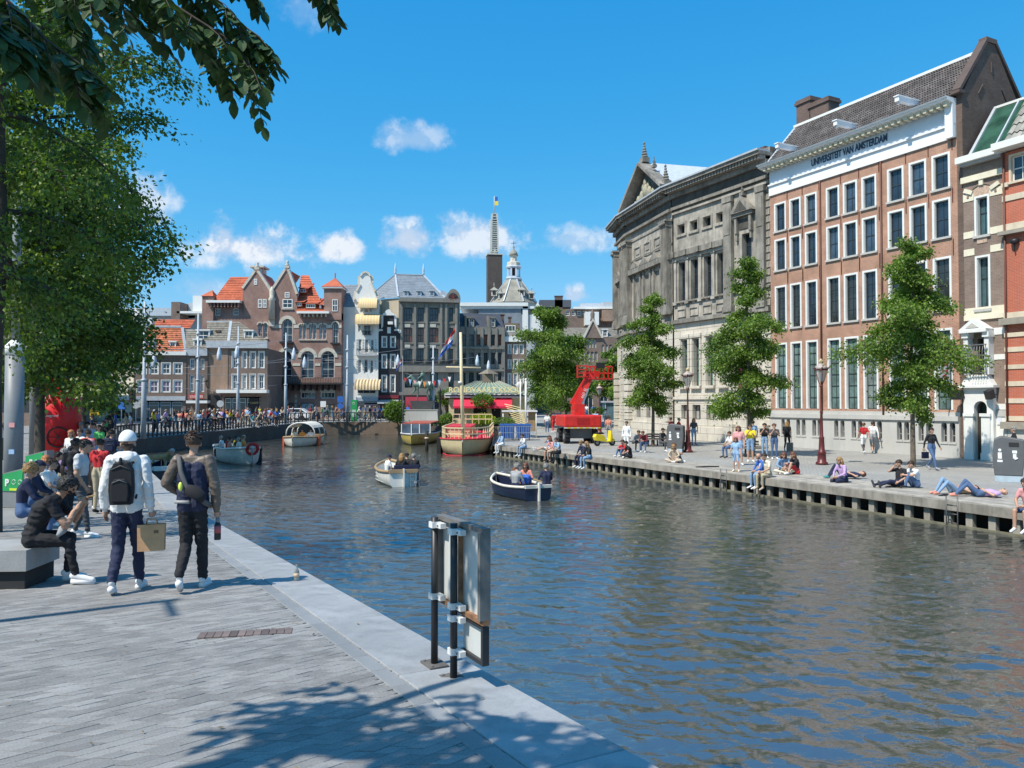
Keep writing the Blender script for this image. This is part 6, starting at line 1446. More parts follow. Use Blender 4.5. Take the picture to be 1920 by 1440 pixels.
# ================================================================ PEOPLE
def capsule(mb,a,b,ra,rb,n=10):
 a,b = Vector(a),Vector(b); d = b-a; L = max(d.length,1e-4); d = d/L; pts = []; rr = []
 for t_ in (-1,-.8,-.45,0): pts.append(a+d*ra*t_); rr.append(max(ra*math.sqrt(max(0,1-t_*t_)),.002))
 for t_ in (0,.45,.8,1): pts.append(b+d*rb*t_); rr.append(max(rb*math.sqrt(max(0,1-t_*t_)),.002))
 mb.tube(pts,rr,n)
POSES = {
 'stand': {},'stand2': dict(eR=(.25,.0,1.14),wR=(.2,.2,1.1),kL=(-.12,.05,.5),aL=(-.15,.05,.09),tL=(-.2,.2,.03)),
 'phone': dict(eR=(.22,.12,1.2),wR=(.10,.24,1.42),eL=(-.22,.08,1.16),wL=(-.10,.25,1.3)),
 'hips': dict(eR=(.34,-.05,1.16),wR=(.2,.1,1.0),eL=(-.34,-.05,1.16),wL=(-.2,.1,1.0)),
 'walk': dict(kR=(.1,.2,.52),aR=(.1,.3,.12),tR=(.1,.46,.06),kL=(-.1,.0,.5),aL=(-.1,-.3,.16),tL=(-.1,-.16,.04),eR=(.24,-.12,1.14),wR=(.24,-.16,.9),eL=(-.24,.08,1.14),wL=(-.22,.24,.93)),
 'sit': dict(pel=(0,0,.54),hR=(.1,.02,.52),hL=(-.1,.02,.52),kR=(.13,.43,.52),aR=(.13,.42,.09),tR=(.14,.6,.03),kL=(-.13,.43,.52),aL=(-.13,.38,.09),tL=(-.15,.56,.03),ch=(0,.03,.86),nk=(0,.09,1.06),hd=(0,.15,1.2),sR=(.18,.07,1.0),sL=(-.18,.07,1.0),eR=(.24,.2,.76),wR=(.1,.38,.68),eL=(-.24,.2,.76),wL=(-.1,.38,.66)),
 'lean': dict(pel=(0,0,.54),hR=(.1,.02,.52),hL=(-.1,.02,.52),kR=(.14,.42,.54),aR=(.13,.36,.09),tR=(.14,.54,.03),kL=(-.14,.42,.54),aL=(-.13,.44,.09),tL=(-.15,.62,.03),ch=(0,.2,.82),nk=(0,.38,.98),hd=(0,.49,1.08),sR=(.18,.32,.95),sL=(-.18,.32,.95),eR=(.24,.42,.68),wR=(.08,.56,.7),eL=(-.24,.42,.68),wL=(-.08,.56,.66)),
 'edge': dict(pel=(0,0,.1),hR=(.1,.02,.08),hL=(-.1,.02,.08),kR=(.13,.42,.07),aR=(.13,.42,-.36),tR=(.13,.58,-.44),kL=(-.12,.42,.07),aL=(-.1,.37,-.37),tL=(-.1,.53,-.45),ch=(0,.05,.42),nk=(0,.13,.61),hd=(0,.2,.75),sR=(.18,.11,.55),sL=(-.18,.11,.55),eR=(.24,.2,.32),wR=(.1,.36,.2),eL=(-.24,.2,.32),wL=(-.1,.36,.22)),
 'ground': dict(pel=(0,0,.11),hR=(.1,.02,.1),hL=(-.1,.02,.1),kR=(.13,.32,.42),aR=(.12,.52,.08),tR=(.12,.68,.04),kL=(-.13,.34,.44),aL=(-.12,.48,.08),tL=(-.12,.64,.04),ch=(0,.02,.42),nk=(0,.1,.6),hd=(0,.17,.74),sR=(.18,.08,.55),sL=(-.18,.08,.55),eR=(.22,.28,.42),wR=(.06,.44,.4),eL=(-.22,.28,.42),wL=(-.06,.44,.42)),
 'cross': dict(pel=(0,0,.11),hR=(.1,.02,.1),hL=(-.1,.02,.1),kR=(.36,.3,.14),aR=(.0,.4,.07),tR=(-.12,.42,.05),kL=(-.36,.3,.14),aL=(.02,.32,.07),tL=(.16,.34,.05),ch=(0,.06,.42),nk=(0,.16,.6),hd=(0,.24,.72),sR=(.18,.14,.55),sL=(-.18,.14,.55),eR=(.26,.22,.34),wR=(.1,.36,.26),eL=(-.26,.22,.34),wL=(-.1,.36,.26)),
 'legsout': dict(pel=(0,0,.11),hR=(.1,.02,.1),hL=(-.1,.02,.1),kR=(.12,.46,.16),aR=(.12,.88,.08),tR=(.14,.94,.22),kL=(-.12,.44,.22),aL=(-.1,.84,.08),tL=(-.12,.9,.22),ch=(0,-.06,.42),nk=(0,-.04,.61),hd=(0,.02,.76),sR=(.19,-.06,.56),sL=(-.19,-.06,.56),eR=(.22,.2,.5),wR=(.08,.1,.68),eL=(-.27,-.02,.33),wL=(-.22,.2,.2)),
 'lie': dict(pel=(0,0,.11),hR=(.1,.02,.1),hL=(-.1,.02,.1),kR=(.12,.3,.46),aR=(.12,.55,.08),tR=(.12,.72,.04),kL=(-.12,.34,.38),aL=(-.12,.66,.07),tL=(-.14,.8,.05),ch=(0,-.34,.12),nk=(0,-.54,.13),hd=(0,-.69,.15),sR=(.19,-.48,.12),sL=(-.19,-.48,.12),eR=(.42,-.58,.1),wR=(.2,-.72,.12),eL=(-.34,-.28,.08),wL=(-.14,-.12,.2)),
 'ride': dict(pel=(0,-.1,.98),hR=(.09,-.1,.96),hL=(-.09,-.1,.96),kR=(.12,.25,.78),aR=(.12,.18,.36),tR=(.12,.34,.32),kL=(-.12,.2,.58),aL=(-.12,.02,.2),tL=(-.12,.18,.16),ch=(0,.06,1.3),nk=(0,.14,1.49),hd=(0,.18,1.64),sR=(.18,.12,1.42),sL=(-.18,.12,1.42),eR=(.24,.3,1.22),wR=(.24,.5,1.1),eL=(-.24,.3,1.22),wL=(-.24,.5,1.1)),
 'torso': dict(pel=(0,0,.12),hR=(.1,.02,.1),hL=(-.1,.02,.1),kR=(.13,.4,.1),aR=(.13,.4,-.3),tR=(.13,.52,-.36),kL=(-.12,.4,.1),aL=(-.12,.38,-.3),tL=(-.12,.5,-.36),ch=(0,.02,.46),nk=(0,.06,.65),hd=(0,.1,.8),sR=(.18,.04,.59),sL=(-.18,.04,.59),eR=(.25,.12,.34),wR=(.14,.3,.22),eL=(-.28,.1,.36),wL=(-.24,.32,.3)),
}
BASE = dict(pel=(0,0,.96),hR=(.09,0,.92),hL=(-.09,0,.92),kR=(.1,.03,.5),aR=(.1,-.01,.09),tR=(.13,.16,.03),kL=(-.1,.02,.5),aL=(-.11,-.02,.09),tL=(-.15,.14,.03),ch=(0,0,1.28),nk=(0,-.01,1.48),hd=(0,.02,1.63),sR=(.185,-.01,1.42),sL=(-.185,-.01,1.42),eR=(.25,-.03,1.13),wR=(.25,.06,.88),eL=(-.25,-.03,1.13),wL=(-.25,.06,.88))
S_SKIN,S_TOP,S_BOT,S_SHOE,S_ARM,S_SHIN,S_EYE = range(7)
PM = {}
def body_mesh(pose,fem=False,vox=.024,J=None,bulk=1.0,hood=False,rag=False,key=None,smooth=2,tuck=0,loose=0):
 key = key or (pose,fem,vox)
 if key in PM: return PM[key]
 q = dict(BASE); q.update(POSES.get(pose,{})); q.update(J or {}); j = {k: Vector(v) for k,v in q.items() if k[:4] != 'grip'}
 C = []
 def cp(a,b,ra,rb,s): C.append((Vector(a),Vector(b),ra,rb,s))
 w = .9 if fem else 1.0; B_ = bulk; sw = Vector((.93 if fem else 1,1,1))
 up = (j['ch']-j['pel']).normalized(); ax = (j['sR']-j['sL']).normalized()
 for s in (-1,1):
  h = j['hR'] if s > 0 else j['hL']; cp(h+ax*s*.005,j['pel']+ax*s*.06+up*.1,.105,.10*w*B_,S_BOT)
  cp(j['pel']+ax*s*.055+up*.14,j['ch']+ax*s*.07+up*.02,.093*w*B_,.115*w*B_,S_TOP)
  cp(j['ch']+ax*s*.07+up*.02,j['ch'].lerp(j['nk'],.62)+ax*s*.09,.115*w*B_,.075*B_,S_TOP)
  sh = j['sR'] if s > 0 else j['sL']; sh = sh-ax*s*(.018 if fem else 0); e = j['eR'] if s > 0 else j['eL']; wr = j['wR'] if s > 0 else j['wL']
  cp(j['nk']-up*.03,sh,.055*B_,.066*B_,S_TOP); cp(sh,sh.lerp(e,.62),.062*B_,.054*B_,S_ARM if rag else S_TOP); cp(sh.lerp(e,.6),e,.047*B_,.042*B_,S_ARM); cp(e,wr,.041*B_,.029*(1+(B_-1)*.7),S_ARM)
  hd_ = (wr-e).normalized(); cp(wr,wr+hd_*.065,.028,.036,S_SKIN)
  k = j['kR'] if s > 0 else j['kL']; a = j['aR'] if s > 0 else j['aL']; t_ = j['tR'] if s > 0 else j['tL']
  cp(h,h.lerp(k,.85),.096*w,.068,S_BOT); cp(h.lerp(k,.8),k,.062,.056,S_SHIN); cp(k,k.lerp(a,.35),.056,.057,S_SHIN); cp(k.lerp(a,.35),a,.055,.040 if not tuck else .05,S_SHIN)
  cp(a+Vector((0,-.0,-.02))-(t_-a).normalized()*.03,t_,.043,.038,S_SHOE)
 if loose:
  for s in (-1,1):
   cp(j['ch']+ax*s*.075+up*.06,j['pel']+ax*s*.085+up*.02,.125,.118*loose,S_TOP); cp(j['pel']+ax*s*.08+up*.03,j['pel']+ax*s*.085-up*.01,.128,.122,S_TOP)
   sh = j['sR' if s > 0 else 'sL']; e = j['eR' if s > 0 else 'eL']; wr = j['wR' if s > 0 else 'wL']
   cp(sh,e,.078,.066,S_ARM); cp(e,e.lerp(wr,.8),.066,.058,S_ARM); cp(e.lerp(wr,.88),wr,.043,.04,S_ARM)
   cp(j['nk']-up*.04,sh-up*.01,.075,.075,S_ARM if rag else S_TOP)
   k = j['kR' if s > 0 else 'kL']; a = j['aR' if s > 0 else 'aL']; h = j['hR' if s > 0 else 'hL']; cp(h,k,.105,.08,S_BOT); cp(k,a+Vector((0,0,.03)),.08,.062,S_SHIN)
 cp(j['nk']-up*.02,j['nk'].lerp(j['hd'],.5),.052,.05,S_SKIN)
 hdv = (j['hd']-j['nk']).normalized(); fwd = Vector((0,1,0)) if abs(hdv.y) < .75 else Vector((0,0,1)); hu = hdv if abs(hdv.z) < .3 else (hdv*.4+Vector((0,0,1))).normalized()
 fwd = q.get('fwd') and Vector(q['fwd']) or fwd
 cp(j['hd']+hu*.03,j['hd']+hu*.035-fwd*.02,.083,.086,S_SKIN); cp(j['hd']-hu*.02+fwd*.015,j['hd']-hu*.07+fwd*.045,.07,.044,S_SKIN)
 cp(j['hd']+fwd*.085-hu*.005,j['hd']+fwd*.108-hu*.028,.012,.015,S_SKIN)
 for s in (-1,1): cp(j['hd']+ax*s*.085-hu*.0,j['hd']+ax*s*.088-hu*.03,.016,.012,S_SKIN)
 if hood: cp(j['nk']-fwd*.05-ax*.09+up*.0,j['nk']-fwd*.05+ax*.09,.055,.055,S_TOP); cp(j['nk']-fwd*.09-ax*.06,j['nk']-fwd*.09+ax*.06,.065,.065,S_TOP); cp(j['nk']+fwd*.03-ax*.09,j['nk']-fwd*.06-ax*.1,.04,.055,S_TOP); cp(j['nk']+fwd*.03+ax*.09,j['nk']-fwd*.06+ax*.1,.04,.055,S_TOP)
 mb = MB()
 for a,b,ra,rb,s in C: capsule(mb,a,b,ra,rb,12 if vox < .015 else 9)
 me = mb.mesh('tmp',M_WHITE); o = bpy.data.objects.new('tmp',me); COL.objects.link(o)
 md = o.modifiers.new('r','REMESH'); md.mode = 'VOXEL'; md.voxel_size = vox
 sm = o.modifiers.new('s','SMOOTH'); sm.iterations = smooth; sm.factor = .5
 dg = bpy.context.evaluated_depsgraph_get(); me2 = bpy.data.meshes.new_from_object(o.evaluated_get(dg)); bpy.data.objects.remove(o)
 n = len(me2.vertices); co = np.empty(n*3); me2.vertices.foreach_get('co',co); co = co.reshape(-1,3)
 if vox < .015:    # cloth folds: gentle wrinkles across garments
  nz = np.array([1.3*(.5-abs(mnoise.noise(Vector((c[0]*7+c[2]*5,c[1]*7,c[2]*13)))*2))+.5*mnoise.noise(Vector((c[0]*20,c[1]*20,c[2]*34))) for c in co])
 fc = np.empty(len(me2.polygons)*3); me2.polygons.foreach_get('center',fc); fc = fc.reshape(-1,3)
 def nearest(pts):
  best = np.full(len(pts),1e9); idx = np.zeros(len(pts),int)
  for a,b,ra,rb,s in C:
   a_,b_ = np.array(a),np.array(b); d = b_-a_; L2 = max(d @ d,1e-9); t_ = np.clip(((pts-a_) @ d)/L2,0,1)
   dist = np.linalg.norm(pts-(a_+t_[:,None]*d),axis=1)-(ra+(rb-ra)*t_); m_ = dist < best; best[m_] = dist[m_]; idx[m_] = s
  return idx
 idx = nearest(fc)
 if vox < .015:
  vi = nearest(co); vn = np.empty(n*3); me2.vertices.foreach_get('normal',vn); vn = vn.reshape(-1,3); amp = np.where(np.isin(vi,(S_TOP,S_BOT,S_SHIN,S_ARM)),.0095,0)[:,None]
  co = co+vn*nz[:,None]*amp; me2.vertices.foreach_set('co',co.ravel())
 V = [tuple(c) for c in co]; F_ = [tuple(p.vertices) for p in me2.polygons]; MI = list(map(int,idx)); ex = MB()
 for s in (-1,1):    # fingers and thumb, rooted in the palm
  e = j['eR'] if s > 0 else j['eL']; wr = j['wR'] if s > 0 else j['wL']; d = (wr-e).normalized(); side = d.cross(Vector((s,.3,0))).normalized() if q.get('grip'+('R' if s > 0 else 'L')) is None else d.cross(Vector((0,1,0))).normalized()
  cd = d.cross(side).normalized()*(-s if q.get('grip'+('R' if s > 0 else 'L')) is None else -s); p0 = wr+d*.07
  curl = q.get('grip'+('R' if s > 0 else 'L'),.35)
  for f_,ln in zip((-.027,-.009,.009,.027),(.062,.074,.078,.066)):
   b0 = p0+side*f_; b1 = b0+(d*(1-curl*.5)+cd*curl*.6).normalized()*ln*.45; b2 = b1+(d*(1-curl)+cd*curl).normalized()*ln*.32; b3 = b2+(d*(1-curl*1.6)+cd*curl*1.3).normalized()*ln*.28
   ex.tube([b0-d*.02,b0,b1,b2,b3],[.0105,.0105,.0095,.0085,.006],5,S_SKIN)
  tb = wr+d*.02+side*.03; ex.tube([tb-side*.01,tb+side*.014+d*.024+cd*.012,tb+side*.016+d*.052+cd*.024],[.013,.011,.007],5,S_SKIN)
 if vox < .015:
  for s in (-1,1):
   a = j['aR' if s > 0 else 'aL']; t_ = j['tR' if s > 0 else 'tL']; d = (t_-a).normalized(); hz = Vector((d.x,d.y,0)).normalized(); dn = hz.cross(Vector((0,0,1))); nn_ = d.cross(dn)*-1
   nn_ = Vector((0,0,-1)) if t_.z > .02 and a.z < .11 else (nn_ if nn_.z < 0 else -nn_)
   ex.tube([Vector((a.x,a.y,a.z-.04))-hz*.045+nn_*.03,(a+t_)/2+nn_*.045,t_+hz*.03+nn_*.028],[.036,.04,.032],8,S_SHOE,sx=1.2)
 hd = j['hd']
 for s in (-1,1): ex.ball(hd+fwd*.088+ax*s*.033+hu*.012,.0115,6,4,S_EYE); ex.bar(hd+fwd*.092+ax*s*.02+hu*.034,hd+fwd*.084+ax*s*.05+hu*.032,.008,.008,S_EYE)
 ex.bar(hd+fwd*.092-ax*.022-hu*.055,hd+fwd*.092+ax*.022-hu*.055,.006,.007,S_EYE)
 k = len(V); V += ex.v; F_ += [tuple(i+k for i in f) for f in ex.f]; MI += ex.m
 m = bpy.data.meshes.new('body'); m.from_pydata(V,[],F_);
 for _ in range(7): m.materials.append(None)
 m.polygons.foreach_set('material_index',MI); m.polygons.foreach_set('use_smooth',[True]*len(F_)); m.update()
 PM[key] = (m,j,hu,fwd,ax); return PM[key]
CL = dict(white=(.76,.76,.75),cream=(.7,.64,.5),black=(.014,.014,.017),navy=(.018,.024,.06),grey=(.32,.33,.34),darkgrey=(.07,.07,.075),red=(.5,.025,.03),maroon=(.16,.02,.03),yellow=(.78,.6,.02),pink=(.68,.32,.32),salmon=(.72,.28,.2),blue=(.04,.14,.5),lightblue=(.3,.46,.66),denim=(.075,.13,.25),lightdenim=(.22,.34,.5),khaki=(.45,.38,.26),green=(.1,.42,.12),teal=(.05,.25,.25),orange=(.7,.25,.05),brown=(.16,.09,.05),lilac=(.5,.34,.58),beige=(.52,.42,.32),olive=(.14,.14,.07))
HC = dict(black=(.012,.01,.009),brown=(.05,.028,.016),blond=(.30,.17,.06),ginger=(.34,.12,.035),grey=(.33,.32,.3),white=(.6,.58,.55),auburn=(.14,.045,.02))
SK = [(.50,.29,.20),(.46,.26,.17),(.42,.25,.17),(.16,.09,.06)]
def cm(c,kind='cloth'):
 if kind == 'skin': return mat('skin %d' % c,SK[c],.55,var=.06,vs=6)
 if kind == 'hair': return mat('hair '+c,HC[c],.55,var=.35,vs=25,bump=.6,bs=90)
 return mat('cloth '+c,CL[c],.85,var=.1,vs=7,bump=.15,bs=60)
HM = {}
def hair_mesh(style):
 if style in HM: return HM[style]
 mb = MB(); nt,nk = 16,11; rg_ = random.Random(5)
 vs = [];
 for i in range(nk+1):
  th = math.pi*i/nk*(.66 if style != 'long' else .72)
  for k in range(nt):
   a = 2*math.pi*k/nt; fx_ = math.cos(a); fy_ = math.sin(a)   # +y is the face side
   lim = 1.0
   if fy_ > .2: lim = .62 if style != 'cap' else .78
   if style in ('cap',): lim = min(lim,.82)
   t2 = th*lim; r = .104
   if style == 'curly': r = .118+.016*mnoise.noise(Vector((fx_*3,fy_*3,t2*4)))*2
   if style == 'short': r = .103+.006*mnoise.noise(Vector((fx_*6,fy_*6,t2*6)))*2
   if style == 'scarf': r = .112; t2 = th*(.8 if fy_ > .5 else 1.15)
   if style == 'long' and fy_ < .45: r = .11
   x,y,z = r*math.sin(t2)*fx_,r*1.06*math.sin(t2)*fy_-.018,r*math.cos(t2)+.03
   vs.append((x,y,z))
 fs = [(i*nt+k,(i+1)*nt+k,(i+1)*nt+(k+1) % nt,i*nt+(k+1) % nt) for i in range(nk) for k in range(nt)]
 mb.add(vs,fs,0,True)
 if style == 'curly':
  for _ in range(150):
   v = Vector((rg_.gauss(0,1),rg_.gauss(0,1)-.35,rg_.gauss(0,1)+.75)).normalized(); p = v*.108+Vector((0,-.018,.03)); mb.ball(p,rg_.uniform(.014,.024),5,3)
 if style == 'short':
  for _ in range(110):
   v = Vector((rg_.gauss(0,1),rg_.gauss(0,1)-.2,abs(rg_.gauss(0,1))+.15)).normalized(); p = v*.1+Vector((0,-.018,.032)); mb.tube([p,p+v*.012+Vector((rg_.uniform(-.02,.02),-.01,.004))],[.012,.003],4)
 if style == 'long':
  for k in range(9):
   a = math.pi*(1.02+.96*k/8); x,y = .1*math.cos(a),.1*math.sin(a)-.018; mb.tube([(x*.9,y*.9,.04),(x,y,-.05),(x*.95,y-.02,-.15),(x*.75,y-.03,-.26)],[.028,.032,.03,.008],6)
 if style == 'bun': mb.ball((0,-.12,.09),.045,8,5)
 if style == 'cap': mb.slab([(-.075,.05),(.075,.05),(.06,.15),(0,.165),(-.06,.15)],.035,.045)
 if style == 'scarf': mb.tube([(0,-.02,-.03),(0,-.02,-.1),(0,0,-.17)],[.105,.1,.14],12)
 me = mb.mesh('hair',M_WHITE); HM[style] = me; return me
def person(loc,pose,head,label,hair='short',hc='brown',top='white',bot='denim',arm=None,shin=None,shoe='white',skin=0,fem=False,hgt=1.0,group=None,vox=.024,J=None,**kw):
 me,j,hu,fwd,ax = body_mesh(pose,fem,vox,J,key=kw.pop('key',None),**{k: kw[k] for k in ('bulk','hood','smooth','tuck','rag','loose') if k in kw})
 o = link('person',me,None,loc,R(head)); o.scale = (hgt,)*3; tag(o,label,'person',group)
 mats = [cm(skin,'skin'),cm(top),cm(bot),cm(shoe),cm(skin,'skin') if arm is None else cm(arm),cm(bot) if shin is None else (cm(skin,'skin') if shin == 'skin' else cm(shin)),mat('dark feature',(.03,.02,.018),.5)]
 if me.materials[0] is None:
  for i,m in enumerate(mats): me.materials[i] = m
 for i,m in enumerate(mats):
  if me.materials[i] is not m: o.material_slots[i].link = 'OBJECT'; o.material_slots[i].material = m
 if hair != 'none':
  h0 = hair_mesh(hair); hm = cm(hc,'hair') if hc in HC and hair not in ('cap','scarf') else cm(hc)
  k = ('m',hair,hm.name)
  if k not in HM: c = h0.copy(); c.materials.clear(); c.materials.append(hm); HM[k] = c
  h = link('cap' if hair == 'cap' else ('headscarf' if hair == 'scarf' else 'hair'),HM[k],o)
  M = Matrix((ax,hu.cross(ax),hu)).transposed().to_4x4(); M.translation = j['hd']; h.matrix_local = M
 return o
def bag_on(o,kind,c,at_=None):
 """backpack child worn on the back"""
 mb = MB()
 pr = [(-.13,-.2),(.13,-.2),(.15,-.05),(.14,.14),(.08,.22),(-.08,.22),(-.14,.14),(-.15,-.05)]
 mb.prism(pr,-.07,.06); mb.prism([(x*.75,z*.55-.06) for x,z in pr],-.115,-.07)
 mb.box(-.02,.02,-.08,-.05,.2,.27)
 me = bpy.data.meshes.new('tmp'); b = mb.build('backpack',cm(c),o,at_ or (0,-.2,1.24)); b.name = 'backpack'
 bv = b.modifiers.new('bevel','BEVEL'); bv.width = .035; bv.segments = 3; z_ = MB(); z_.tube([(-.09,-.118,.02),(0,-.122,.05),(.09,-.118,.02)],.005,4); z_.tube([(-.11,-.075,.15),(0,-.08,.19),(.11,-.075,.15)],.005,4); z_.build('zip',mat('zip grey',(.12,.12,.12),.4),b)
 for s in (-1,1): m2 = MB(); m2.tube([(s*.09,.05,.16),(s*.1,.12,.22),(s*.12,.26,.15),(s*.14,.27,-.02),(s*.15,.1,-.15)],.014,5); m2.build('strap',cm(c),b)
 return b
# ---- the two walkers
J1 = dict(sR=(.2,-.01,1.43),sL=(-.2,-.01,1.43),eR=(.265,-.05,1.15),wR=(.29,.02,.9),eL=(-.265,-.04,1.15),wL=(-.275,.03,.91),kR=(.1,.14,.5),aR=(.11,.2,.09),tR=(.13,.36,.03),kL=(-.1,.02,.49),aL=(-.11,-.2,.15),tL=(-.12,-.08,.03),gripR=.9)
p1 = PG(236,1110,True)
W1 = person(p1,'w1',12,'person in white hoodie, white cap and black backpack walking away carrying a paper bag','none','brown','white','navy','white','navy','white',0,hgt=1.05,vox=.0095,J=J1,bulk=1.0,loose=1.04,hood=True,smooth=3,tuck=1)
W1.scale = (.86,.95,1.03); o = bag_on(W1,'b','black',(0,-.225,1.2)); o.scale = (.98,.9,1.08)
hm = hair_mesh('cap').copy(); hm.materials.clear(); hm.materials.append(mat('white cap cotton',(.8,.8,.79),.8,var=.04)); h = link('cap',hm,W1); h.matrix_local = Matrix.Translation((0,.02,1.64)) @ Matrix.Scale(1.04,4)
mb = MB(); mb.ball((0,-.04,-.055),.082,10,6,sq=(1,.75,.6)); mb.prism([(-.035,-.03),(.035,-.03),(.02,.0),(-.02,0)],-.128,-.11); mb.build('cap_opening',cm('brown','hair'),W1,(0,.02,1.655))
p2 = PG(360,1106,True)
J2 = dict(sR=(.2,-.01,1.43),sL=(-.2,-.01,1.43),eR=(.29,-.02,1.14),wR=(.29,.06,.88),eL=(-.33,-.03,1.2),wL=(-.18,.16,1.05),kR=(.09,.1,.5),aR=(.09,.18,.09),tR=(.12,.34,.03),kL=(-.09,.04,.5),aL=(-.08,-.27,.2),tL=(-.09,-.2,.06),gripR=.9)
W2 = person(p2,'w2',8,'person in navy jacket with taupe sleeves and black sling bag walking beside the white hoodie','short','brown','navy','black','brown','black','white',0,hgt=1.055,vox=.0095,J=J2,bulk=1.0,loose=1.0,smooth=3,rag=True)
W2.scale = (.86,.95,1.03); ts = mat('taupe sleeve',(.15,.115,.09),.5,var=.1,vs=8); W2.data.materials[S_ARM] = ts
mb = MB(); mb.lathe([(.01,0),(.085,.012),(.1,.07),(.09,.14),(.03,.17)],14); sb = mb.build('sling_bag',cm('black'),W2,(.06,-.215,1.03)); sb.scale = (1.45,.55,.85); sb.rotation_euler = (R(-8),R(24),0)
mb = MB(); mb.tube([(-.17,.06,1.47),(-.15,-.11,1.48),(-.1,-.19,1.33),(-.03,-.2,1.17),(.08,-.21,1.1),(.2,-.15,.98),(.24,.0,.93)],.021,6,sx=1.5); mb.build('bag_strap',mat('grey strap',(.1,.1,.1),.8),W2)
mb = MB(); mb.ball((-.09,-.235,1.17),.034,9,6,sq=(.8,.6,1.5)); mb.build('yellow_pouch',mat('fluorescent yellow',(.75,.85,.12),.6),W2)
mb = MB(); mb.tube([(0,-.155,.99),(-.2,-.09,.99)],.02,6); mb.build('shirt_hem',cm('grey'),W2)
hw = W1.matrix_basis @ Vector((.3,.03,.80))
pb = thing('paper_bag','brown paper carrier bag held by the person in the white hoodie','bag',hw-Vector((0,0,.37)),R(16))
kraft = mat('kraft paper',(.58,.33,.17),.8,var=.14,vs=5,bump=.3,bs=20); mb = MB(); v = [(-.14,-.055,0),(.14,-.055,0),(.14,.055,0),(-.14,.055,0),(-.145,-.05,.3),(.145,-.05,.3),(.145,.05,.3),(-.145,.05,.3)]
mb.add(v,[(3,2,1,0),(0,1,5,4),(1,2,6,5),(2,3,7,6),(3,0,4,7)]); mb.build('bag_body',kraft,pb); add_box(pb,'printed_mark',mat('brown print',(.2,.12,.06),.8),.03,.08,-.0535,-.052,.2,.235)
for y in (-.04,.04): mb = MB(); mb.tube([(-.06,y,.29),(-.05,y*.5,.355),(.05,y*.5,.355),(.06,y,.29)],.005,5); mb.build('handle',kraft,pb)
bw = W2.matrix_basis @ Vector((.3,.08,.8)); bt_ = thing('drink_bottle','black flask with a red label held by the person in the navy jacket','bottle',bw-Vector((0,0,.27)),0)
mb = MB(); mb.lathe([(.036,0),(.038,.01),(.038,.17),(.024,.2)],12); mb.build('flask',mat('black flask',(.02,.02,.022),.3),bt_); mb = MB(); mb.lathe([(.0385,.08),(.0385,.16)],12); mb.build('flask_label',mat('pink red label',(.5,.1,.12),.5),bt_); mb = MB(); mb.lathe([(.02,.2),(.024,.205),(.024,.25),(.01,.26)],10); mb.build('flask_cap',mat('grey cap',(.2,.2,.22),.4),bt_)
# ---- seated man with the slice and the rest of the foreground group
blk = thing('stone_bench','pale granite block bench at the left edge under the seated person in black','bench',(0,0,0))
q0 = PG(48,1106,True); ang_b = math.atan2(QD.y,QD.x); blk.location = (q0.x,q0.y,q0.z); blk.rotation_euler = (0,0,R(4))
M_BL = mat('bench granite',(.36,.36,.35),.75,var=.12,vs=3,fine=-.2,bump=.2,bs=90)
add_box(blk,'seat_block',M_BL,-1.7,.0,-.0,.75,.21,.45); add_box(blk,'base',mat('bench base dark',(.03,.03,.03),.9),-1.6,-.04,.05,.7,0,.21)
for i,(px_,py_) in enumerate(((120,905),(98,912))):
 b_ = thing('stone_bench',('pale block bench behind the seated group near the bins','second pale block bench further along the left promenade')[i],'bench',PG(px_,py_+(28,0)[i],True),R(30)); add_box(b_,'seat_block',M_BL,-.9,.9,-.3,.3,.21,.45); add_box(b_,'base',mat('bench base dark',(.03,.03,.03),.9),-.8,.8,-.25,.25,0,.21)
JS = dict(pel=(0,0,.56),hR=(.1,.02,.54),hL=(-.1,.02,.54),kR=(.12,.42,.5),aR=(.12,.5,.1),tR=(.14,.68,.03),kL=(-.12,.4,.52),aL=(-.12,.36,.1),tL=(-.14,.54,.03),ch=(0,.12,.86),nk=(0,.28,1.03),hd=(0,.39,1.12),sR=(.18,.22,.99),sL=(-.18,.22,.99),eR=(.2,.4,.7),wR=(.05,.52,.93),eL=(-.2,.42,.72),wL=(-.04,.54,.9),gripR=.8,gripL=.8)
q1 = q0+Vector((-.12,.28,0))
S1 = person(q1,'s1',-72,'person with curly black hair in black clothes eating while seated on the stone bench','curly','black','black','black',None,'black','white',1,hgt=1.0,vox=.0105,J=JS,smooth=3,bulk=1.06)
mb = MB(); mb.slab([(-.02,0),(.03,0),(.02,.17),(-.04,.16)],0,.014); sl_ = mb.build('food_slice',mat('crust',(.5,.3,.12),.7)); sl_.location = S1.matrix_basis @ Vector((0,.5,.99)); sl_.rotation_euler = (R(8),0,R(-72)); tag(sl_,'thin slice of food held up to the mouth by the person in black','food')
mb = MB(); mb.tube([(-.12,.3,.66),(.0,.34,.68),(.14,.36,.64),(.2,.32,.58)],[.03,.05,.05,.02],7); j_ = mb.build('tied_jacket',cm('grey'),S1)
G = 'people seated on the left stone benches'
def near(px,py,pose,hd,lab,**k): return person(PG(px,py,True),pose,hd,lab,**k)
near(38,1018,'sit',-60,'person with curly blond hair in a navy cardigan seated behind the black haired eater',hair='curly',hc='blond',top='navy',bot='denim',arm='navy',fem=True,vox=.016)
near(57,990,'sit',-65,'seated person in navy cap beside the blond haired one',hair='cap',hc='navy',top='navy',bot='denim',arm='navy',vox=.018)
near(84,975,'sit',-80,'seated person with brown hair in white tee leaning beyond the navy cap',hair='short',hc='brown',top='white',bot='black',vox=.018)
near(74,950,'sit',-60,'seated person with long ginger hair in a white top by the green sign',hair='long',hc='ginger',top='white',bot='lightdenim',fem=True)
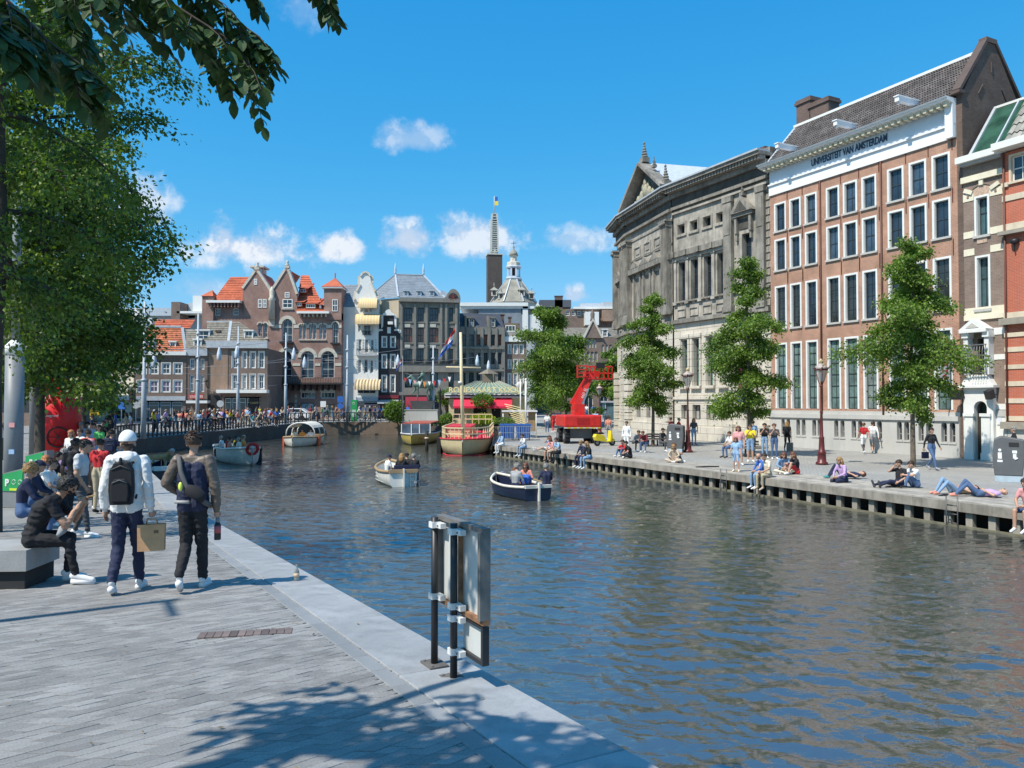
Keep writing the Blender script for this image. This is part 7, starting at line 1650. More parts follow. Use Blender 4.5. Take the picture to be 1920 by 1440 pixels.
near(98,938,'sit',-50,'seated person in black with light jeans behind the white tee',hair='short',hc='black',top='black',bot='lightdenim',arm='black')
near(110,925,'sit',-70,'grey haired person in pale lilac shirt and khaki trousers on the far stone bench',hair='short',hc='grey',top='lilac',bot='khaki',arm='lilac',vox=.018)
near(124,918,'sit',-70,'person in black sitting beside the pale lilac shirt',hair='short',hc='black',top='black',bot='black',arm='black')
JG = dict(wR=(.12,.1,.9),eR=(.27,.0,1.14),hd=(0,.09,1.6),nk=(0,.03,1.47),ch=(0,.01,1.28),kR=(.12,.1,.5),aR=(.14,.16,.09),tR=(.17,.32,.03),aL=(-.13,-.12,.09),tL=(-.17,.03,.03))
G1 = person(PG(150,1006,True),'g1',-75,'tall person in pale grey tee and dark grey trousers standing in the left foreground crowd','short','black','grey','darkgrey',None,'darkgrey','white',2,hgt=1.0,vox=.013,J=JG,smooth=2); G1.data.materials[S_TOP] = mat('heather grey cotton',(.52,.53,.54),.85)
near(141,985,'stand',10,'dark skinned person in black tee holding a yellow shopping bag behind the grey tee',top='black',bot='black',hair='short',hc='black',skin=3,vox=.018)
near(186,963,'stand',-10,'person in red shirt and beige trousers seen from behind',top='red',bot='khaki',hair='short',hc='brown',shoe='black',vox=.018)
near(167,958,'stand',20,'person in pink headscarf beside the red shirt',hair='scarf',hc='pink',top='pink',bot='black',arm='pink',fem=True)
x = near(208,905,'stand',15,'person in dark navy tee with a backpack walking away behind the white cap',top='navy',bot='darkgrey',hair='short',hc='black'); bag_on(x,'b','navy')
yb = thing('shopping_bag','yellow and white shopping bag held by the person in the black tee','bag',PG(133,952,True)+Vector((0,-.1,.42)),R(20)); add_box(yb,'bag_body',mat('bag yellow',(.8,.56,.02),.5),-.13,.13,-.05,.05,0,.38); add_box(yb,'white_side',M_WHITE,-.16,-.131,-.05,.05,0,.38)
mb = MB(); mb.tube([(-.06,0,.38),(0,0,.5),(.06,0,.38)],.006,5); mb.build('handle',M_WHITE,yb)
for i,s in enumerate([(132,905,'stand',170,'ginger haired woman in white tank top facing the camera before the red column',dict(hair='long',hc='ginger',top='white',bot='lightdenim',fem=True)),
 (149,900,'walk',160,'person in white tee walking this way past the red column',dict(hair='short',hc='brown',top='white',bot='khaki')),
 (164,905,'walk',10,'person in red top pushing through the left crowd',dict(hair='short',hc='brown',top='red',bot='denim')),
 (185,880,'walk',175,'woman in bright green top and light jeans raising a hand',dict(hair='long',hc='brown',top='green',bot='lightdenim',fem=True)),
 (150,868,'stand',190,'grey haired person in light blue shirt deep in the left crowd',dict(hair='short',hc='grey',top='lightblue',bot='khaki')),
 (163,866,'phone',170,'dark haired person in white top photographing beside the light blue shirt',dict(hair='short',hc='black',top='white',bot='black')),
 (174,872,'walk',185,'person in blue and white top in the middle of the left crowd',dict(hair='short',hc='brown',top='lightblue',bot='white')),
 (178,858,'phone',175,'person in pink top with arm raised in the left crowd',dict(hair='bun',hc='brown',top='pink',bot='white',fem=True)),
 (193,860,'walk',180,'person in black top and black trousers at the edge of the left crowd',dict(hair='short',hc='black',top='black',bot='black')),
 (207,848,'walk',150,'person in short black dress crossing behind the left crowd',dict(hair='long',hc='black',top='black',bot='black',shin='skin',fem=True)),
 (199,846,'stand',165,'person in teal green top beside the black dress',dict(hair='short',hc='brown',top='green',bot='darkgrey')),
 (9,868,'stand',60,'person in white shirt standing at the far left edge by the grey mast',dict(hair='long',hc='brown',top='white',bot='olive',fem=True)),
 (172,832,'stand',100,'person in navy by the yellow road sign',dict(top='navy',bot='darkgrey')),(206,815,'stand',180,'person in black standing before the shop front by the cream house',dict(top='black',bot='black',hc='black')),
 (216,814,'walk',120,'person in blue shirt walking past the cream house shop',dict(top='blue',bot='denim')),(236,818,'walk',100,'person in beige stepping over the crossing left of the cyclist',dict(top='beige',bot='beige',fem=True,hair='long')),
 (244,818,'walk',110,'person in pink shorts stepping over the crossing left of the cyclist',dict(top='white',bot='pink',shin='skin',fem=True,hair='long'))]):
 near(s[0],s[1],s[2],s[3],s[4],**s[5])
# ---- right bank
def rp(px,py,pose,hd,lab,**k): return person(PG(px,py,False),pose,hd,lab,**k)
def dp(px,py,pose,hd,lab,**k): return person(P(px,py,.775),pose,hd,lab,**k)
x = rp(1747,881,'walk',200,'person in black sweater and jeans carrying a dark bag near the tall tree',hair='short',hc='black',top='black',bot='denim',arm='black',shoe='grey',skin=2,vox=.018)
hb = thing('hand_bag','small dark blue carrier bag held by the person in black sweater','bag',PG(1735,876,False)+Vector((0,0,.38)),R(20)); add_box(hb,'bag_body',cm('navy'),-.15,.15,-.06,.06,0,.28); mb = MB(); mb.tube([(-.08,0,.28),(0,0,.4),(.08,0,.28)],.008,5); mb.build('handle',cm('navy'),hb)
rp(1620,851,'walk',0,'woman in red top and dark leggings with a white jacket tied round her waist',hair='bun',hc='auburn',top='red',bot='white',shin='darkgrey',fem=True,hgt=.97,vox=.018)
rp(1637,850,'walk',-8,'person in white sweater and grey shorts walking beside the red top',hair='bun',hc='brown',top='white',bot='grey',arm='white',shin='skin',shoe='grey',vox=.018)
rp(1902,876,'stand2',60,'person in dark jacket bending behind the grey litter bin',hair='short',hc='grey',top='black',bot='darkgrey',arm='black',vox=.018)
x = rp(1476,846,'walk',-30,'woman with blond hair and black backpack pulling a brown suitcase',hair='long',hc='blond',top='black',bot='black',fem=True,hgt=.97,vox=.018); bag_on(x,'b','black')
sc_ = thing('suitcase','small brown wheeled suitcase pulled along the university wall','suitcase',PG(1481,847,False),R(-30)); add_box(sc_,'case',mat('brown case',(.28,.2,.16),.6),-.17,.17,-.1,.12,.04,.52); mb = MB(); mb.tube([(-.08,.1,.5),(-.08,.2,.9),(.08,.2,.9),(.08,.1,.5)],.012,5); mb.build('handle',M_IRON,sc_)
for s in (-.12,.12): mb = MB(); mb.tube([(s-.02,0,.04),(s+.02,0,.04)],.04,8); mb.build('wheel',M_IRON,sc_)
rp(1434,859,'phone',170,'dark haired person in black tee and light jeans raising a phone',hair='short',hc='black',top='black',bot='lightdenim',vox=.018)
rp(1452,861,'phone',175,'person in dark tee and blue jeans holding a white camera',hair='short',hc='auburn',top='darkgrey',bot='denim',vox=.018)
rp(1412,846,'stand',0,'person in blue grey tee standing behind the yellow shirt',hair='short',hc='black',top='lightblue',bot='darkgrey',vox=.018)
rp(1407,866,'phone',170,'stout person in bright yellow tee and denim shorts',hair='short',hc='brown',top='yellow',bot='lightdenim',shin='skin',vox=.018,bulk=1.2,key='stout')
rp(1385,872,'stand2',160,'stout woman in pale pink top and light shorts',hair='long',hc='auburn',top='pink',bot='lightblue',shin='skin',fem=True,vox=.018,bulk=1.25,key='stoutf')
dp(1380,884,'stand2',150,'girl in pale blue dress standing on the timber deck',hair='long',hc='auburn',top='lightblue',bot='lightblue',shin='skin',fem=True,hgt=.78)
rp(1372,858,'sit',110,'person in white tee and jeans leaning back on the bench end',hair='short',hc='brown',top='white',bot='denim',shoe='black')
rp(1301,834,'stand',175,'blond person in dark top and blue jeans by the museum wall',hair='long',hc='blond',top='darkgrey',bot='lightdenim',fem=True,shoe='black')
rp(1258,830,'stand2',40,'person in maroon jacket behind the grey bin',hair='short',hc='brown',top='maroon',bot='black',arm='maroon'); rp(1273,832,'walk',-120,'person in red shirt walking behind the grey bin',hair='short',hc='grey',top='red',bot='darkgrey')
rp(1175,848,'stand',150,'person all in white with a dark shoulder bag standing near the round bench',hair='bun',hc='brown',top='white',bot='white',arm='white',fem=True)
rp(1190,846,'lean',200,'person in grey top at the left end of the round bench',hair='short',hc='brown',top='grey',bot='darkgrey',arm='grey'); rp(1211,848,'lean',150,'person in maroon top and jeans leaning forward on the round bench',hair='short',hc='auburn',top='maroon',bot='denim',arm='maroon',fem=True); rp(1240,846,'sit',215,'person in charcoal clothes sprawling at the right end of the round bench',hair='short',hc='black',top='darkgrey',bot='darkgrey',arm='darkgrey',skin=2)
dp(1171,856,'ground',130,'person in red hoodie sitting on the deck beside a black tee',hair='short',hc='brown',top='red',bot='denim',arm='red'); dp(1182,859,'cross',100,'person in black tee sitting cross legged on the deck beside a red hoodie',hair='short',hc='black',top='black',bot='black')
dp(1266,867,'cross',150,'blond person in taupe cuddling on the deck edge',hair='long',hc='blond',top='beige',bot='beige',arm='beige',fem=True); dp(1258,866,'ground',250,'auburn haired person resting against the blond one on the deck',hair='short',hc='auburn',top='grey',bot='darkgrey')
dp(943,836,'edge',118,'person in light blue shirt and white jeans dangling legs by the blue bins',hair='short',hc='grey',top='lightblue',bot='white',shoe='white',arm='lightblue'); dp(984,841,'edge',120,'person in white and denim jacket dangling legs below the barrier',hair='short',hc='brown',top='white',bot='lightdenim',arm='lightdenim')
dp(1030,846,'legsout',110,'person in light blue tee with bare legs stretched out on the deck',hair='short',hc='brown',top='lightblue',bot='white',shin='skin'); dp(1036,849,'edge',125,'woman with bare legs and black boots on the deck edge',hair='long',hc='auburn',top='pink',bot='beige',shin='skin',shoe='black',fem=True); dp(1048,851,'edge',118,'person in pale blue tee and black trousers dangling legs',hair='short',hc='brown',top='lightblue',bot='black',shoe='black')
dp(1106,861,'edge',115,'blond person in black jacket and jeans with legs over the water',hair='long',hc='blond',top='black',bot='lightdenim',arm='black',fem=True); dp(1095,859,'edge',118,'person in dark blue leaning on the blond one in black jacket',hair='short',hc='blond',top='navy',bot='navy',arm='navy')
dp(1440,894,'edge',118,'person in white and yellow top and khaki trousers dangling feet',hair='short',hc='brown',top='cream',bot='khaki',shoe='beige',vox=.018); dp(1431,893,'edge',100,'person in blue top and light jeans half behind the khaki trousers',hair='none',top='blue',bot='lightdenim',arm='blue',fem=True)
dp(1467,888,'cross',175,'auburn haired person in denim jacket sitting between two friends',hair='long',hc='auburn',top='lightdenim',bot='cream',arm='lightdenim',fem=True); dp(1493,889,'ground',110,'person with long brown hair in black jacket and red skirt',hair='long',hc='auburn',top='black',bot='red',arm='black',shin='skin',fem=True)
dp(1582,904,'edge',112,'blond woman in pink lilac top and navy trousers wearing sunglasses',hair='long',hc='blond',top='lilac',bot='navy',arm='lilac',shoe='maroon',fem=True,vox=.018); dp(1583,896,'lie',95,'person in navy lying back with knees up behind the lilac top',hair='short',hc='auburn',top='navy',bot='navy',shoe='teal')
dp(1686,913,'legsout',105,'bearded person in black tee drinking with legs stretched on the deck',hair='short',hc='brown',top='black',bot='navy',shoe='darkgrey',vox=.018); dp(1717,914,'ground',100,'person in white tee and jeans hugging knees on the deck',hair='short',hc='brown',top='white',bot='denim',shoe='black',vox=.018)
dp(1790,926,'lie',100,'sunbather in light jeans lying with knees raised and bare feet',hair='short',hc='brown',top='beige',bot='lightdenim',shoe='salmon',vox=.018); dp(1834,931,'lie',80,'sunbather in pale lilac tee and dark jeans lying at the deck edge',hair='none',top='lilac',bot='denim',shoe='salmon',vox=.018)
dp(1932,962,'edge',115,'person with bare legs and white shoes dangling at the right edge of the view',hair='short',top='pink',bot='denim',shin='skin',vox=.018)
for s in ((1026,814,'stand',0,'person in white tee and jeans standing left of the boom lift','white','denim'),(1038,811,'walk',30,'person in red top standing left of the boom lift','red','red'),(1117,806,'walk',170,'person in pale top and dark shorts beside the red lamp behind the scooter','lightblue','black'),(1136,800,'walk',0,'person in white tee walking away between lamp and museum','white','grey'),(1141,824,'stand',0,'stout person in salmon pink shirt behind the yellow scooter','salmon','grey'),(1100,782,'walk',170,'person in white shirt far behind the boom lift','white','denim'),(1112,784,'stand',180,'person in blue shirt far behind the red street lamp','blue','beige'),(1086,782,'walk',90,'person in red behind the boom of the lift','red','navy'),(1090,780,'walk',-90,'person in pink top behind the boom of the lift','pink','white'),(1002,778,'sit',180,'person in white sitting far away by the white poles','white','black'),(996,779,'sit',170,'person in beige sitting far away by the white poles','beige','denim'),(1143,780,'stand',180,'person in white top before the glass pavilion','white','olive')):
 rp(s[0],s[1],s[2],s[3],s[4],top=s[5],bot=s[6])
# ---- crowd behind the left railing
GC = 'crowd on foot and on bicycles behind the left railing'
tops = ['white','black','navy','lightblue','yellow','red','pink','grey','blue','beige','green','cream','darkgrey','orange','salmon','maroon','teal','lilac']; bots = ['denim','black','navy','khaki','white','grey','lightdenim','darkgrey']
used = set(); rc = random.Random(21)
marks = [(300,'by the thick tram mast'),(345,'before the orange roofed house'),(395,'before the narrow dark house'),(450,'before the corner house'),(508,'near the white car'),(560,'before the hotel entrance'),(610,'before the hotel'),(668,'by the blue road signs'),(720,'before the white narrow house'),(790,'near the statue')]
def crowd(px,py,pose='walk',**k):
 pl = next((n for x,n in marks if px < x),'near the statue')
 for _ in range(200):
  tp,bt2,hr = rc.choice(tops),rc.choice(bots),rc.choice(['brown','black','blond','auburn','grey'])
  lab = f"{hr} haired person in {tp} top and {bt2} bottoms {'riding' if pose == 'ride' else ('sitting' if pose == 'sit' else 'out')} {pl}"
  if lab not in used: break
 used.add(lab); hd = rc.choice([90,-90,80,-80,100,0,180,170]) if pose != 'ride' else rc.choice([85,-85,95])
 fem = rc.random() < .5
 return person(PG(px,py,True),pose,hd,lab,hair=rc.choice(['short','long','short','bun']) if not fem else 'long',hc=hr,top=tp,bot=bt2,shin='skin' if rc.random() < .3 else None,fem=fem,vox=.035,group=GC,smooth=1,hgt=rc.uniform(.94,1.02)),hd
BK = None
def bicycle(loc,rz,label):
 global BK
 if BK is None:
  m = M_IRON; B_ = thing('bicycle',label,'bicycle',loc,rz,'city bicycles along the left railing')
  for y in (-.52,.53):
   mb = MB(); n = 14; pts = [(0,y+.33*math.cos(2*math.pi*i/n),.34+.33*math.sin(2*math.pi*i/n)) for i in range(n+1)]; mb.tube(pts,.02,5,cap=False)
   for i in range(0,n,2): mb.bar((0,y,.34),pts[i],.008,.008)
   mb.build('wheel',m,B_)
  mb = MB()
  for a,b in (((0,-.52,.34),(0,-.06,.3)),((0,-.06,.3),(0,-.2,.82)),((0,-.06,.3),(0,.38,.78)),((0,-.2,.8),(0,.36,.84)),((0,-.52,.34),(0,-.2,.75)),((0,.53,.34),(0,.36,.98))): mb.tube([a,b],.018,5)
  mb.build('frame',m,B_); mb = MB(); mb.tube([(-.27,.2,1.04),(-.2,.34,1.04),(.2,.34,1.04),(.27,.2,1.04)],.015,5); mb.build('handlebar',m,B_)
  mb = MB(); mb.slab([(-.09,-.34),(.09,-.34),(.03,-.06),(-.03,-.06)],.86,.92); mb.build('saddle',m,B_); BK = B_; return B_
 return copy_tree(BK,loc,rz,label)
for i in range(16):
 px = rc.uniform(296,440) if i % 2 else rc.uniform(445,700); yb = 812-(px-290)*.058+rc.uniform(-4,2) if px < 540 else 793+rc.uniform(-4,1)
 o,hd = crowd(px,yb,'ride'); bicycle(tuple(o.location),R(hd),'bicycle ridden by the '+o['label'].split(' haired')[0]+' haired person in '+o['label'].split(' in ')[1].split(' top')[0]+' top '+' '.join(o['label'].split()[-4:]))
for i in range(46):
 px = 286+i*5.6+rc.uniform(-3,3); yb = 813-(px-290)*.06+rc.uniform(-9,1)
 if px > 545: continue
 crowd(px,yb,rc.choice(['walk','stand','walk','stand2','walk','sit']))
for i in range(30):
 px = 550+i*7.4+rc.uniform(-3,3); crowd(px,791+rc.uniform(-6,0),rc.choice(['walk','stand','walk','stand2','walk']))
# ================================================================ OBJECTS
def tb(par,name,m,pts,r,n=6): mb = MB(); mb.tube(pts,r,n); return mb.build(name,m,par)
def br(par,name,m,a,b,w,h=None): mb = MB(); mb.bar(a,b,w,h); return mb.build(name,m,par)
bx_ = add_box
M_RED = mat('lift red paint',(.62,.025,.018),.45,var=.14,dirt=.3,coat=.15); M_TYRE = mat('tyre rubber',(.015,.015,.016),.85); M_GREYP = mat('mast grey paint',(.21,.225,.24),.5,var=.08,dirt=.15); M_GREEN = mat('sign green',(.02,.30,.09),.5); M_BLUE = mat('sign blue',(.03,.13,.45),.5)
# ---- back of the waterside sign
sg = thing('waterside_sign','back of a framed sign on two black posts on the near coping','sign',(-.59,5.93,1.85-.05*5.93+.004),math.atan2(-.877,.48))
ms = mat('sign frame grey',(.20,.19,.175),.6,.3,var=.25,vs=6,dirt=.4); mr = mat('rusty frame edge',(.28,.14,.07),.8,var=.5,vs=9); mp_ = mat('sign back sheet',(.58,.59,.56),.55,var=.06,vs=3,dirt=.12); mbk = mat('black post paint',(.02,.021,.024),.45); mbr = mat('white clamp',(.72,.72,.70),.5)
z0,z1 = .47,1.13
bx_(sg,'sign_sheet',mp_,-.01,.70,.075,.083,z0+.03,z1-.03)
for nm,m,b in (('frame_rail',ms,(-.05,.74,.04,.1,z1-.035,z1)),('frame_rail',mr,(-.05,.74,.04,.1,z0,z0+.035)),('frame_stile',ms,(-.05,-.02,.04,.1,z0+.035,z1-.035)),('frame_stile',ms,(.70,.74,.02,.1,z0+.035,z1-.035)),('frame_stile',mr,(.325,.35,.045,.1,z0+.035,z1-.035)),
 ('small_sign_sheet',mp_,(.36,.69,.075,.083,.22,.45)),('small_frame',mbk,(.36,.72,.05,.1,.19,.22)),('small_frame',mbk,(.36,.72,.05,.1,.435,.455)),('small_frame',mbk,(.69,.72,.05,.1,.22,.435))): bx_(sg,nm,m,*b)
for x,hh in ((0,1.12),(.354,1.12)):
 tb(sg,'post',mbk,[(x,0,0),(x,0,hh)],.027,14); bx_(sg,'foot_plate',mat('dusty foot plate',(.12,.11,.10),.8,var=.3),x-.1,x+.1,-.075,.075,.0,.014)
 for dx in (-.075,.075): tb(sg,'bolt',ms,[(x+dx,-.05,.014),(x+dx,-.05,.024)],.01,6)
 for z in ((1.04,.5) if x == 0 else (1.04,.505,.42,.18)):
  bx_(sg,'clamp',mbr,x-.035,x+.035,-.035,.04,z,z+.045); bx_(sg,'clamp_plate',mbr,x+.036,x+.11,.0,.045,z+.003,z+.042); tb(sg,'bolt',ms,[(x+.06,-.006,z+.02),(x+.06,.0,z+.02)],.008,6)
# bottle left on the coping, lamp post outside the view
b0 = PG(556,1089,True); b_ = thing('glass_bottle','small clear glass bottle left standing on the pale coping','bottle',b0+Vector((0,0,.006))); mb = MB(); mb.lathe([(.03,0),(.033,.02),(.033,.1),(.013,.15),(.013,.19)],12); mb.build('glass',mat('clear glass',(.6,.65,.6),.05,trans=.7,var=0),b_); mb = MB(); mb.lathe([(.0335,.04),(.0335,.09)],12); mb.build('paper_label',mat('tan label',(.6,.45,.3),.7),b_)
lp = thing('grey_lamp_post','grey lamp post standing left of the view and casting a thin shadow','lamp post',(-7.9,4.9,1.6)); tb(lp,'pole',M_GREYP,[(0,0,0),(0,0,7.4)],.07,10); tb(lp,'arm',M_GREYP,[(0,0,7.3),(.3,-.8,7.5)],.04)
# ---- boats
def hull(par,L,B,D,m,rail,name='hull',tw=.7,floor=None,sheer=.25,sink=.12,bowfull=.55,rw=.07):
 st = 14; rings = []
 for i in range(st+1):
  f = i/st; w = B/2*(tw+(1-tw)*min(1,f/.35))*(1 if f < bowfull else max(.015,1-((f-bowfull)/(1-bowfull))**2.1)); zt_ = D+sheer*(abs(f-.35)/.65)**2; kz = -sink+.0+max(0,(f-.85)/.15)*.18
  rings.append([(0,-L/2+L*f,kz),(w*.62,-L/2+L*f,kz+.05),(w*.93,-L/2+L*f-.0,.2*D),(w,-L/2+L*f+(.12*f*L*.1),zt_*.62),(w*1.02,-L/2+L*f+(.02*L*f),zt_)])
 mb = MB()
 for s in (1,-1):
  vs = [(s*x,y,z) for r_ in rings for x,y,z in r_]; fs = []
  for i in range(st):
   for k in range(4):
    q = (i*5+k,(i+1)*5+k,(i+1)*5+k+1,i*5+k+1); fs.append(q if s > 0 else q[::-1])
  mb.add(vs,fs,0,True)
 r0 = rings[0]; mb.add([(x,y,z) for x,y,z in r0]+[(-x,y,z) for x,y,z in r0[1:]][::-1],[tuple(range(9))]); mb.build(name,m,par)
 for s in (1,-1): tb(par,'gunwale',rail,[(s*r_[4][0],r_[4][1],r_[4][2]) for r_ in rings],rw,6)
 br(par,'transom_rail',rail,(-r0[4][0],r0[4][1],r0[4][2]),(r0[4][0],r0[4][1],r0[4][2]),rw*2,rw*2)
 fl = MB();
 for i in range(st): a,b = rings[i],rings[i+1]; k = .9; fl.quad((-a[3][0]*k,a[3][1],floor if floor is not None else D*.45),(a[3][0]*k,a[3][1],floor if floor is not None else D*.45),(b[3][0]*k,b[3][1],floor if floor is not None else D*.45),(-b[3][0]*k,b[3][1],floor if floor is not None else D*.45))
 fl.build('deck_floor',mat('boat floor',(.4,.38,.33),.7),par); return rings
def boat(name,label,px,py,rz,group=None): p = P(px,py,0); return thing(name,label,'boat',(p.x,p.y,0),R(rz),group)
def pax(b,x,y,z,hd,lab,**k):
 w = b.matrix_basis @ Vector((x,y,z)); return person(w,k.pop('pose','torso'),hd,lab,**k)
m_wh = mat('white hull paint',(.72,.72,.68),.4,var=.04,dirt=.1); m_navy = mat('navy hull paint',(.012,.018,.045),.3); m_teak = mat('varnished rail',(.38,.26,.14),.5); m_rope = mat('cream rope fender',(.7,.62,.46),.8)
b = boat('white_sloop','small white clinker sloop with wooden rail and a ladder on its stern',742,905,17)
hull(b,4.3,1.65,.62,m_wh,m_teak)
for i in range(3):
 for s in (-1,1): tb(b,'hull_strake',m_wh,[(s*.83*(.62+.36*min(1,t_/.4)) if t_ < .6 else s*.84*(1-((t_-.55)/.45)**2.1),-2.15+4.3*t_,.16+i*.14) for t_ in (0,.15,.3,.45,.6,.75)],.014,4)
bx_(b,'rudder',m_wh,-.03,.03,-2.32,-2.16,-.3,.8); mb = MB()
for x in (.28,.5): mb.bar((x,-2.2,-.1),(x,-2.2,.6),.03,.03)
for z in (.1,.3,.5): mb.bar((.28,-2.2,z),(.5,-2.2,z),.025,.025)
mb.build('stern_ladder',mat('steel',(.5,.5,.5),.3,.9),b); bx_(b,'seat_cushion',cm('navy'),-.6,.65,-1.7,-1.25,.4,.62); bx_(b,'seat_back',cm('navy'),-.35,.7,-1.95,-1.8,.62,.92)
pax(b,-.55,-1.2,.42,-60,'person in white tee and dark cap steering at the left of the white sloop',hair='cap',hc='navy',top='white',bot='beige'); pax(b,.1,-.9,.42,-5,'blond person in black seated in the middle of the white sloop',hair='long',hc='blond',top='black',bot='navy',fem=True); pax(b,.4,-.5,.42,5,'person with a dark cap beside the blond one in the white sloop',hair='cap',hc='black',top='black',bot='navy',arm='black'); pax(b,.62,-1.0,.42,0,'grey haired person in black at the right of the white sloop',hair='short',hc='grey',top='black',bot='navy',arm='black')
b = boat('dark_sloop','navy hulled open sloop with a white rope fender carrying a family',968,930,24)
b.scale = (.82,.85,.92); hull(b,4.5,1.8,.52,m_navy,mat('white fender',(.68,.64,.55),.7),rw=.06); bx_(b,'rudder',m_wh,-.03,.03,-2.4,-2.25,-.3,.75); br(b,'tiller',m_teak,(0,-2.6,.8),(0,-1.8,.85),.05)
bx_(b,'seat',m_wh,-.55,.55,-2.0,-1.6,.26,.4)
pax(b,-.65,-1.3,.40,-40,'grey haired person in pale grey top at the left of the dark sloop',hair='short',hc='grey',top='grey',bot='navy',arm='grey',hgt=1.05); pax(b,-.35,-.4,.4,-90,'auburn haired child facing right in the dark sloop',hair='long',hc='auburn',top='brown',bot='navy',fem=True,hgt=.85); pax(b,-.02,-1.0,.38,-10,'child in bright blue hooded jacket in the dark sloop',hair='short',hc='auburn',top='blue',bot='navy',arm='blue',hgt=.82); pax(b,.28,-.5,.4,160,'woman in pink flowered top facing the stern of the dark sloop',hair='long',hc='auburn',top='salmon',bot='navy',arm='salmon',fem=True); pax(b,.75,-1.6,.42,20,'grey bald person in navy jacket steering the dark sloop',hair='short',hc='grey',top='navy',bot='navy',arm='navy')
b = boat('mast_barge','cream and red moored barge with railings and a tall cream mast',867,838,180)
b.location = (-3.25,59.5,0); m_cr = mat('cream hull',(.74,.62,.36),.5,var=.05,dirt=.12); m_rd = mat('red deck paint',(.55,.03,.045),.6,var=.08)
hull(b,17,3.5,1.0,m_cr,m_rd,sheer=.15,floor=.95,bowfull=.8,rw=.05); tb(b,'waterline_stripe',m_rd,[(-1.6,5.5,.05),(-1.1,7.9,.05),(0,8.35,.05),(1.1,7.9,.05),(1.6,5.5,.05)],.04)
bx_(b,'deck',m_rd,-1.6,1.6,-8,5.2,.95,1.08); bx_(b,'deck_house',mat('salmon panel',(.72,.45,.28),.6),-.2,1.5,-4,3.6,1.08,1.75); bx_(b,'deck_house_roof',m_rd,-.3,1.6,-4.1,3.7,1.75,1.83)
text_obj('lettering','Stromma',.34,mat('brown red letters',(.35,.08,.04),.6),b,(.35,3.605+.02,1.3),(R(90),0,R(180)),depth=.008)
def rail(par,pts,h,m,n,r=.03,name='railing'):
 mb = MB()
 for (x0,y0,z0),(x1,y1,z1) in zip(pts,pts[1:]):
  for q in (1,.5): mb.bar((x0,y0,z0+h*q),(x1,y1,z1+h*q),r*1.6,r*1.6)
  for i in range(n+1): f = i/n; x,y,z = x0+(x1-x0)*f,y0+(y1-y0)*f,z0+(z1-z0)*f; mb.bar((x,y,z),(x,y,z+h),r,r)
 mb.build(name,m,par)
rail(b,[(1.65,-7,1.05),(1.65,5,1.05)],.8,m_cr,16,.05); rail(b,[(-1.65,-7,1.05),(-1.65,5,1.05)],.8,m_cr,16,.05); rail(b,[(-1.65,5.0,1.05),(-1.2,7.3,1.05),(0,8.0,1.05),(1.2,7.3,1.05),(1.65,5,1.05)],.8,m_cr,4,.045); rail(b,[(-1.6,-4,1.8),(1.6,-4,1.8)],.8,m_cr,6,.045)
tb(b,'mast',mat('cream mast',(.74,.62,.38),.5),[(.1,6.2,1.0),(.22,6.2,4.5),(.3,6.2,8.4)],[.14,.12,.09],10); tb(b,'yard',mat('cream mast',(.74,.62,.38),.5),[(-1.1,6.2,5.95),(1.3,6.2,6.0)],.06); tb(b,'mast_lamp',m_wh,[(.2,6.3,4.9),(.45,6.3,4.95)],.1); bx_(b,'black_fender',M_TYRE,1.68,1.95,4,6,-.1,1.1)
def flag(label,px,py,Y,h,w,rot=0,furl=1,lift=1.6):
 p = at(px,py,Y); f = thing('flag',label,'flag',p,R(rot)); tb(f,'flag_pole',M_GREYP,[(0,0,-lift),(0,0,h+.1)],.03,6); mb = MB(); n = 10
 for i in range(n):
  for c_ in range(3):
   def q(i,c): return (w*(i/n)*(.45+.2*c/3)+.03*math.sin(i*1.3)+c*w*.06,.12*math.sin(i*1.1+c),h-c*h/3*.95-(i/n)*h*.85*furl)
   mb.add([q(i,c_),q(i+1,c_),q(i+1,c_+1),q(i,c_+1)],[(0,1,2,3)],c_)
 mb.build('cloth',[mat('flag red',(.55,.03,.03),.8),mat('flag white',(.78,.78,.78),.8),mat('flag royal blue',(.03,.13,.5),.8)],f); return f
flag('large red white and blue flag drooping from the cream mast',855,648,53.3,1.35,-1.6,lift=.1); flag('small red white and blue flag on a pale pole left of the statue',755,685,73,.8,-.8,lift=6.2)
b = boat('tour_boat','yellow hulled glass topped tour boat moored left of the cream barge',770,836,180); b.location = (-8.3,70.5,0); m_yl = mat('yellow hull',(.52,.40,.10),.4,var=.08)
hull(b,13,3.1,.85,m_yl,mat('chrome rail',(.6,.6,.62),.3),sheer=.1,floor=.8); bx_(b,'cabin_glass',glass_mat('tour glass',(.09,.13,.18),.05),-1.25,1.25,-5,3.6,.85,1.7); bx_(b,'roof',mat('red brown roof',(.42,.10,.06),.5),-1.2,1.2,-5.1,3.3,1.7,1.8)
for x in (-1.27,-.35,.35,1.2): bx_(b,'window_post',m_wh,x,x+.08,3.6,3.66,.85,1.72)
text_obj('lettering','CANAL',.3,mat('red boat letters',(.4,.07,.03),.6),b,(-.3,5.7,.45),(R(90),0,R(205)),depth=.01)
b = boat('canopy_boat','cream saloon boat with an arched glass canopy coming this way',553,838,180); b.location.y += 2.5; hull(b,6.5,2.7,.7,mat('cream white hull',(.70,.68,.60),.45),m_teak,sheer=.15)
mb = MB()
for y in (-2.4,-.8,.9): A_ = [(1.2*math.cos(a),y,.75+1.15*math.sin(a)**.7) for a in np.linspace(.02,math.pi-.02,11)]; mb.tube(A_,.05,5)
mb.build('canopy_hoops',m_wh,b); mb = MB(); A_ = [(1.22*math.cos(a),.78+1.15*math.sin(a)**.7) for a in np.linspace(.5,math.pi-.5,9)]
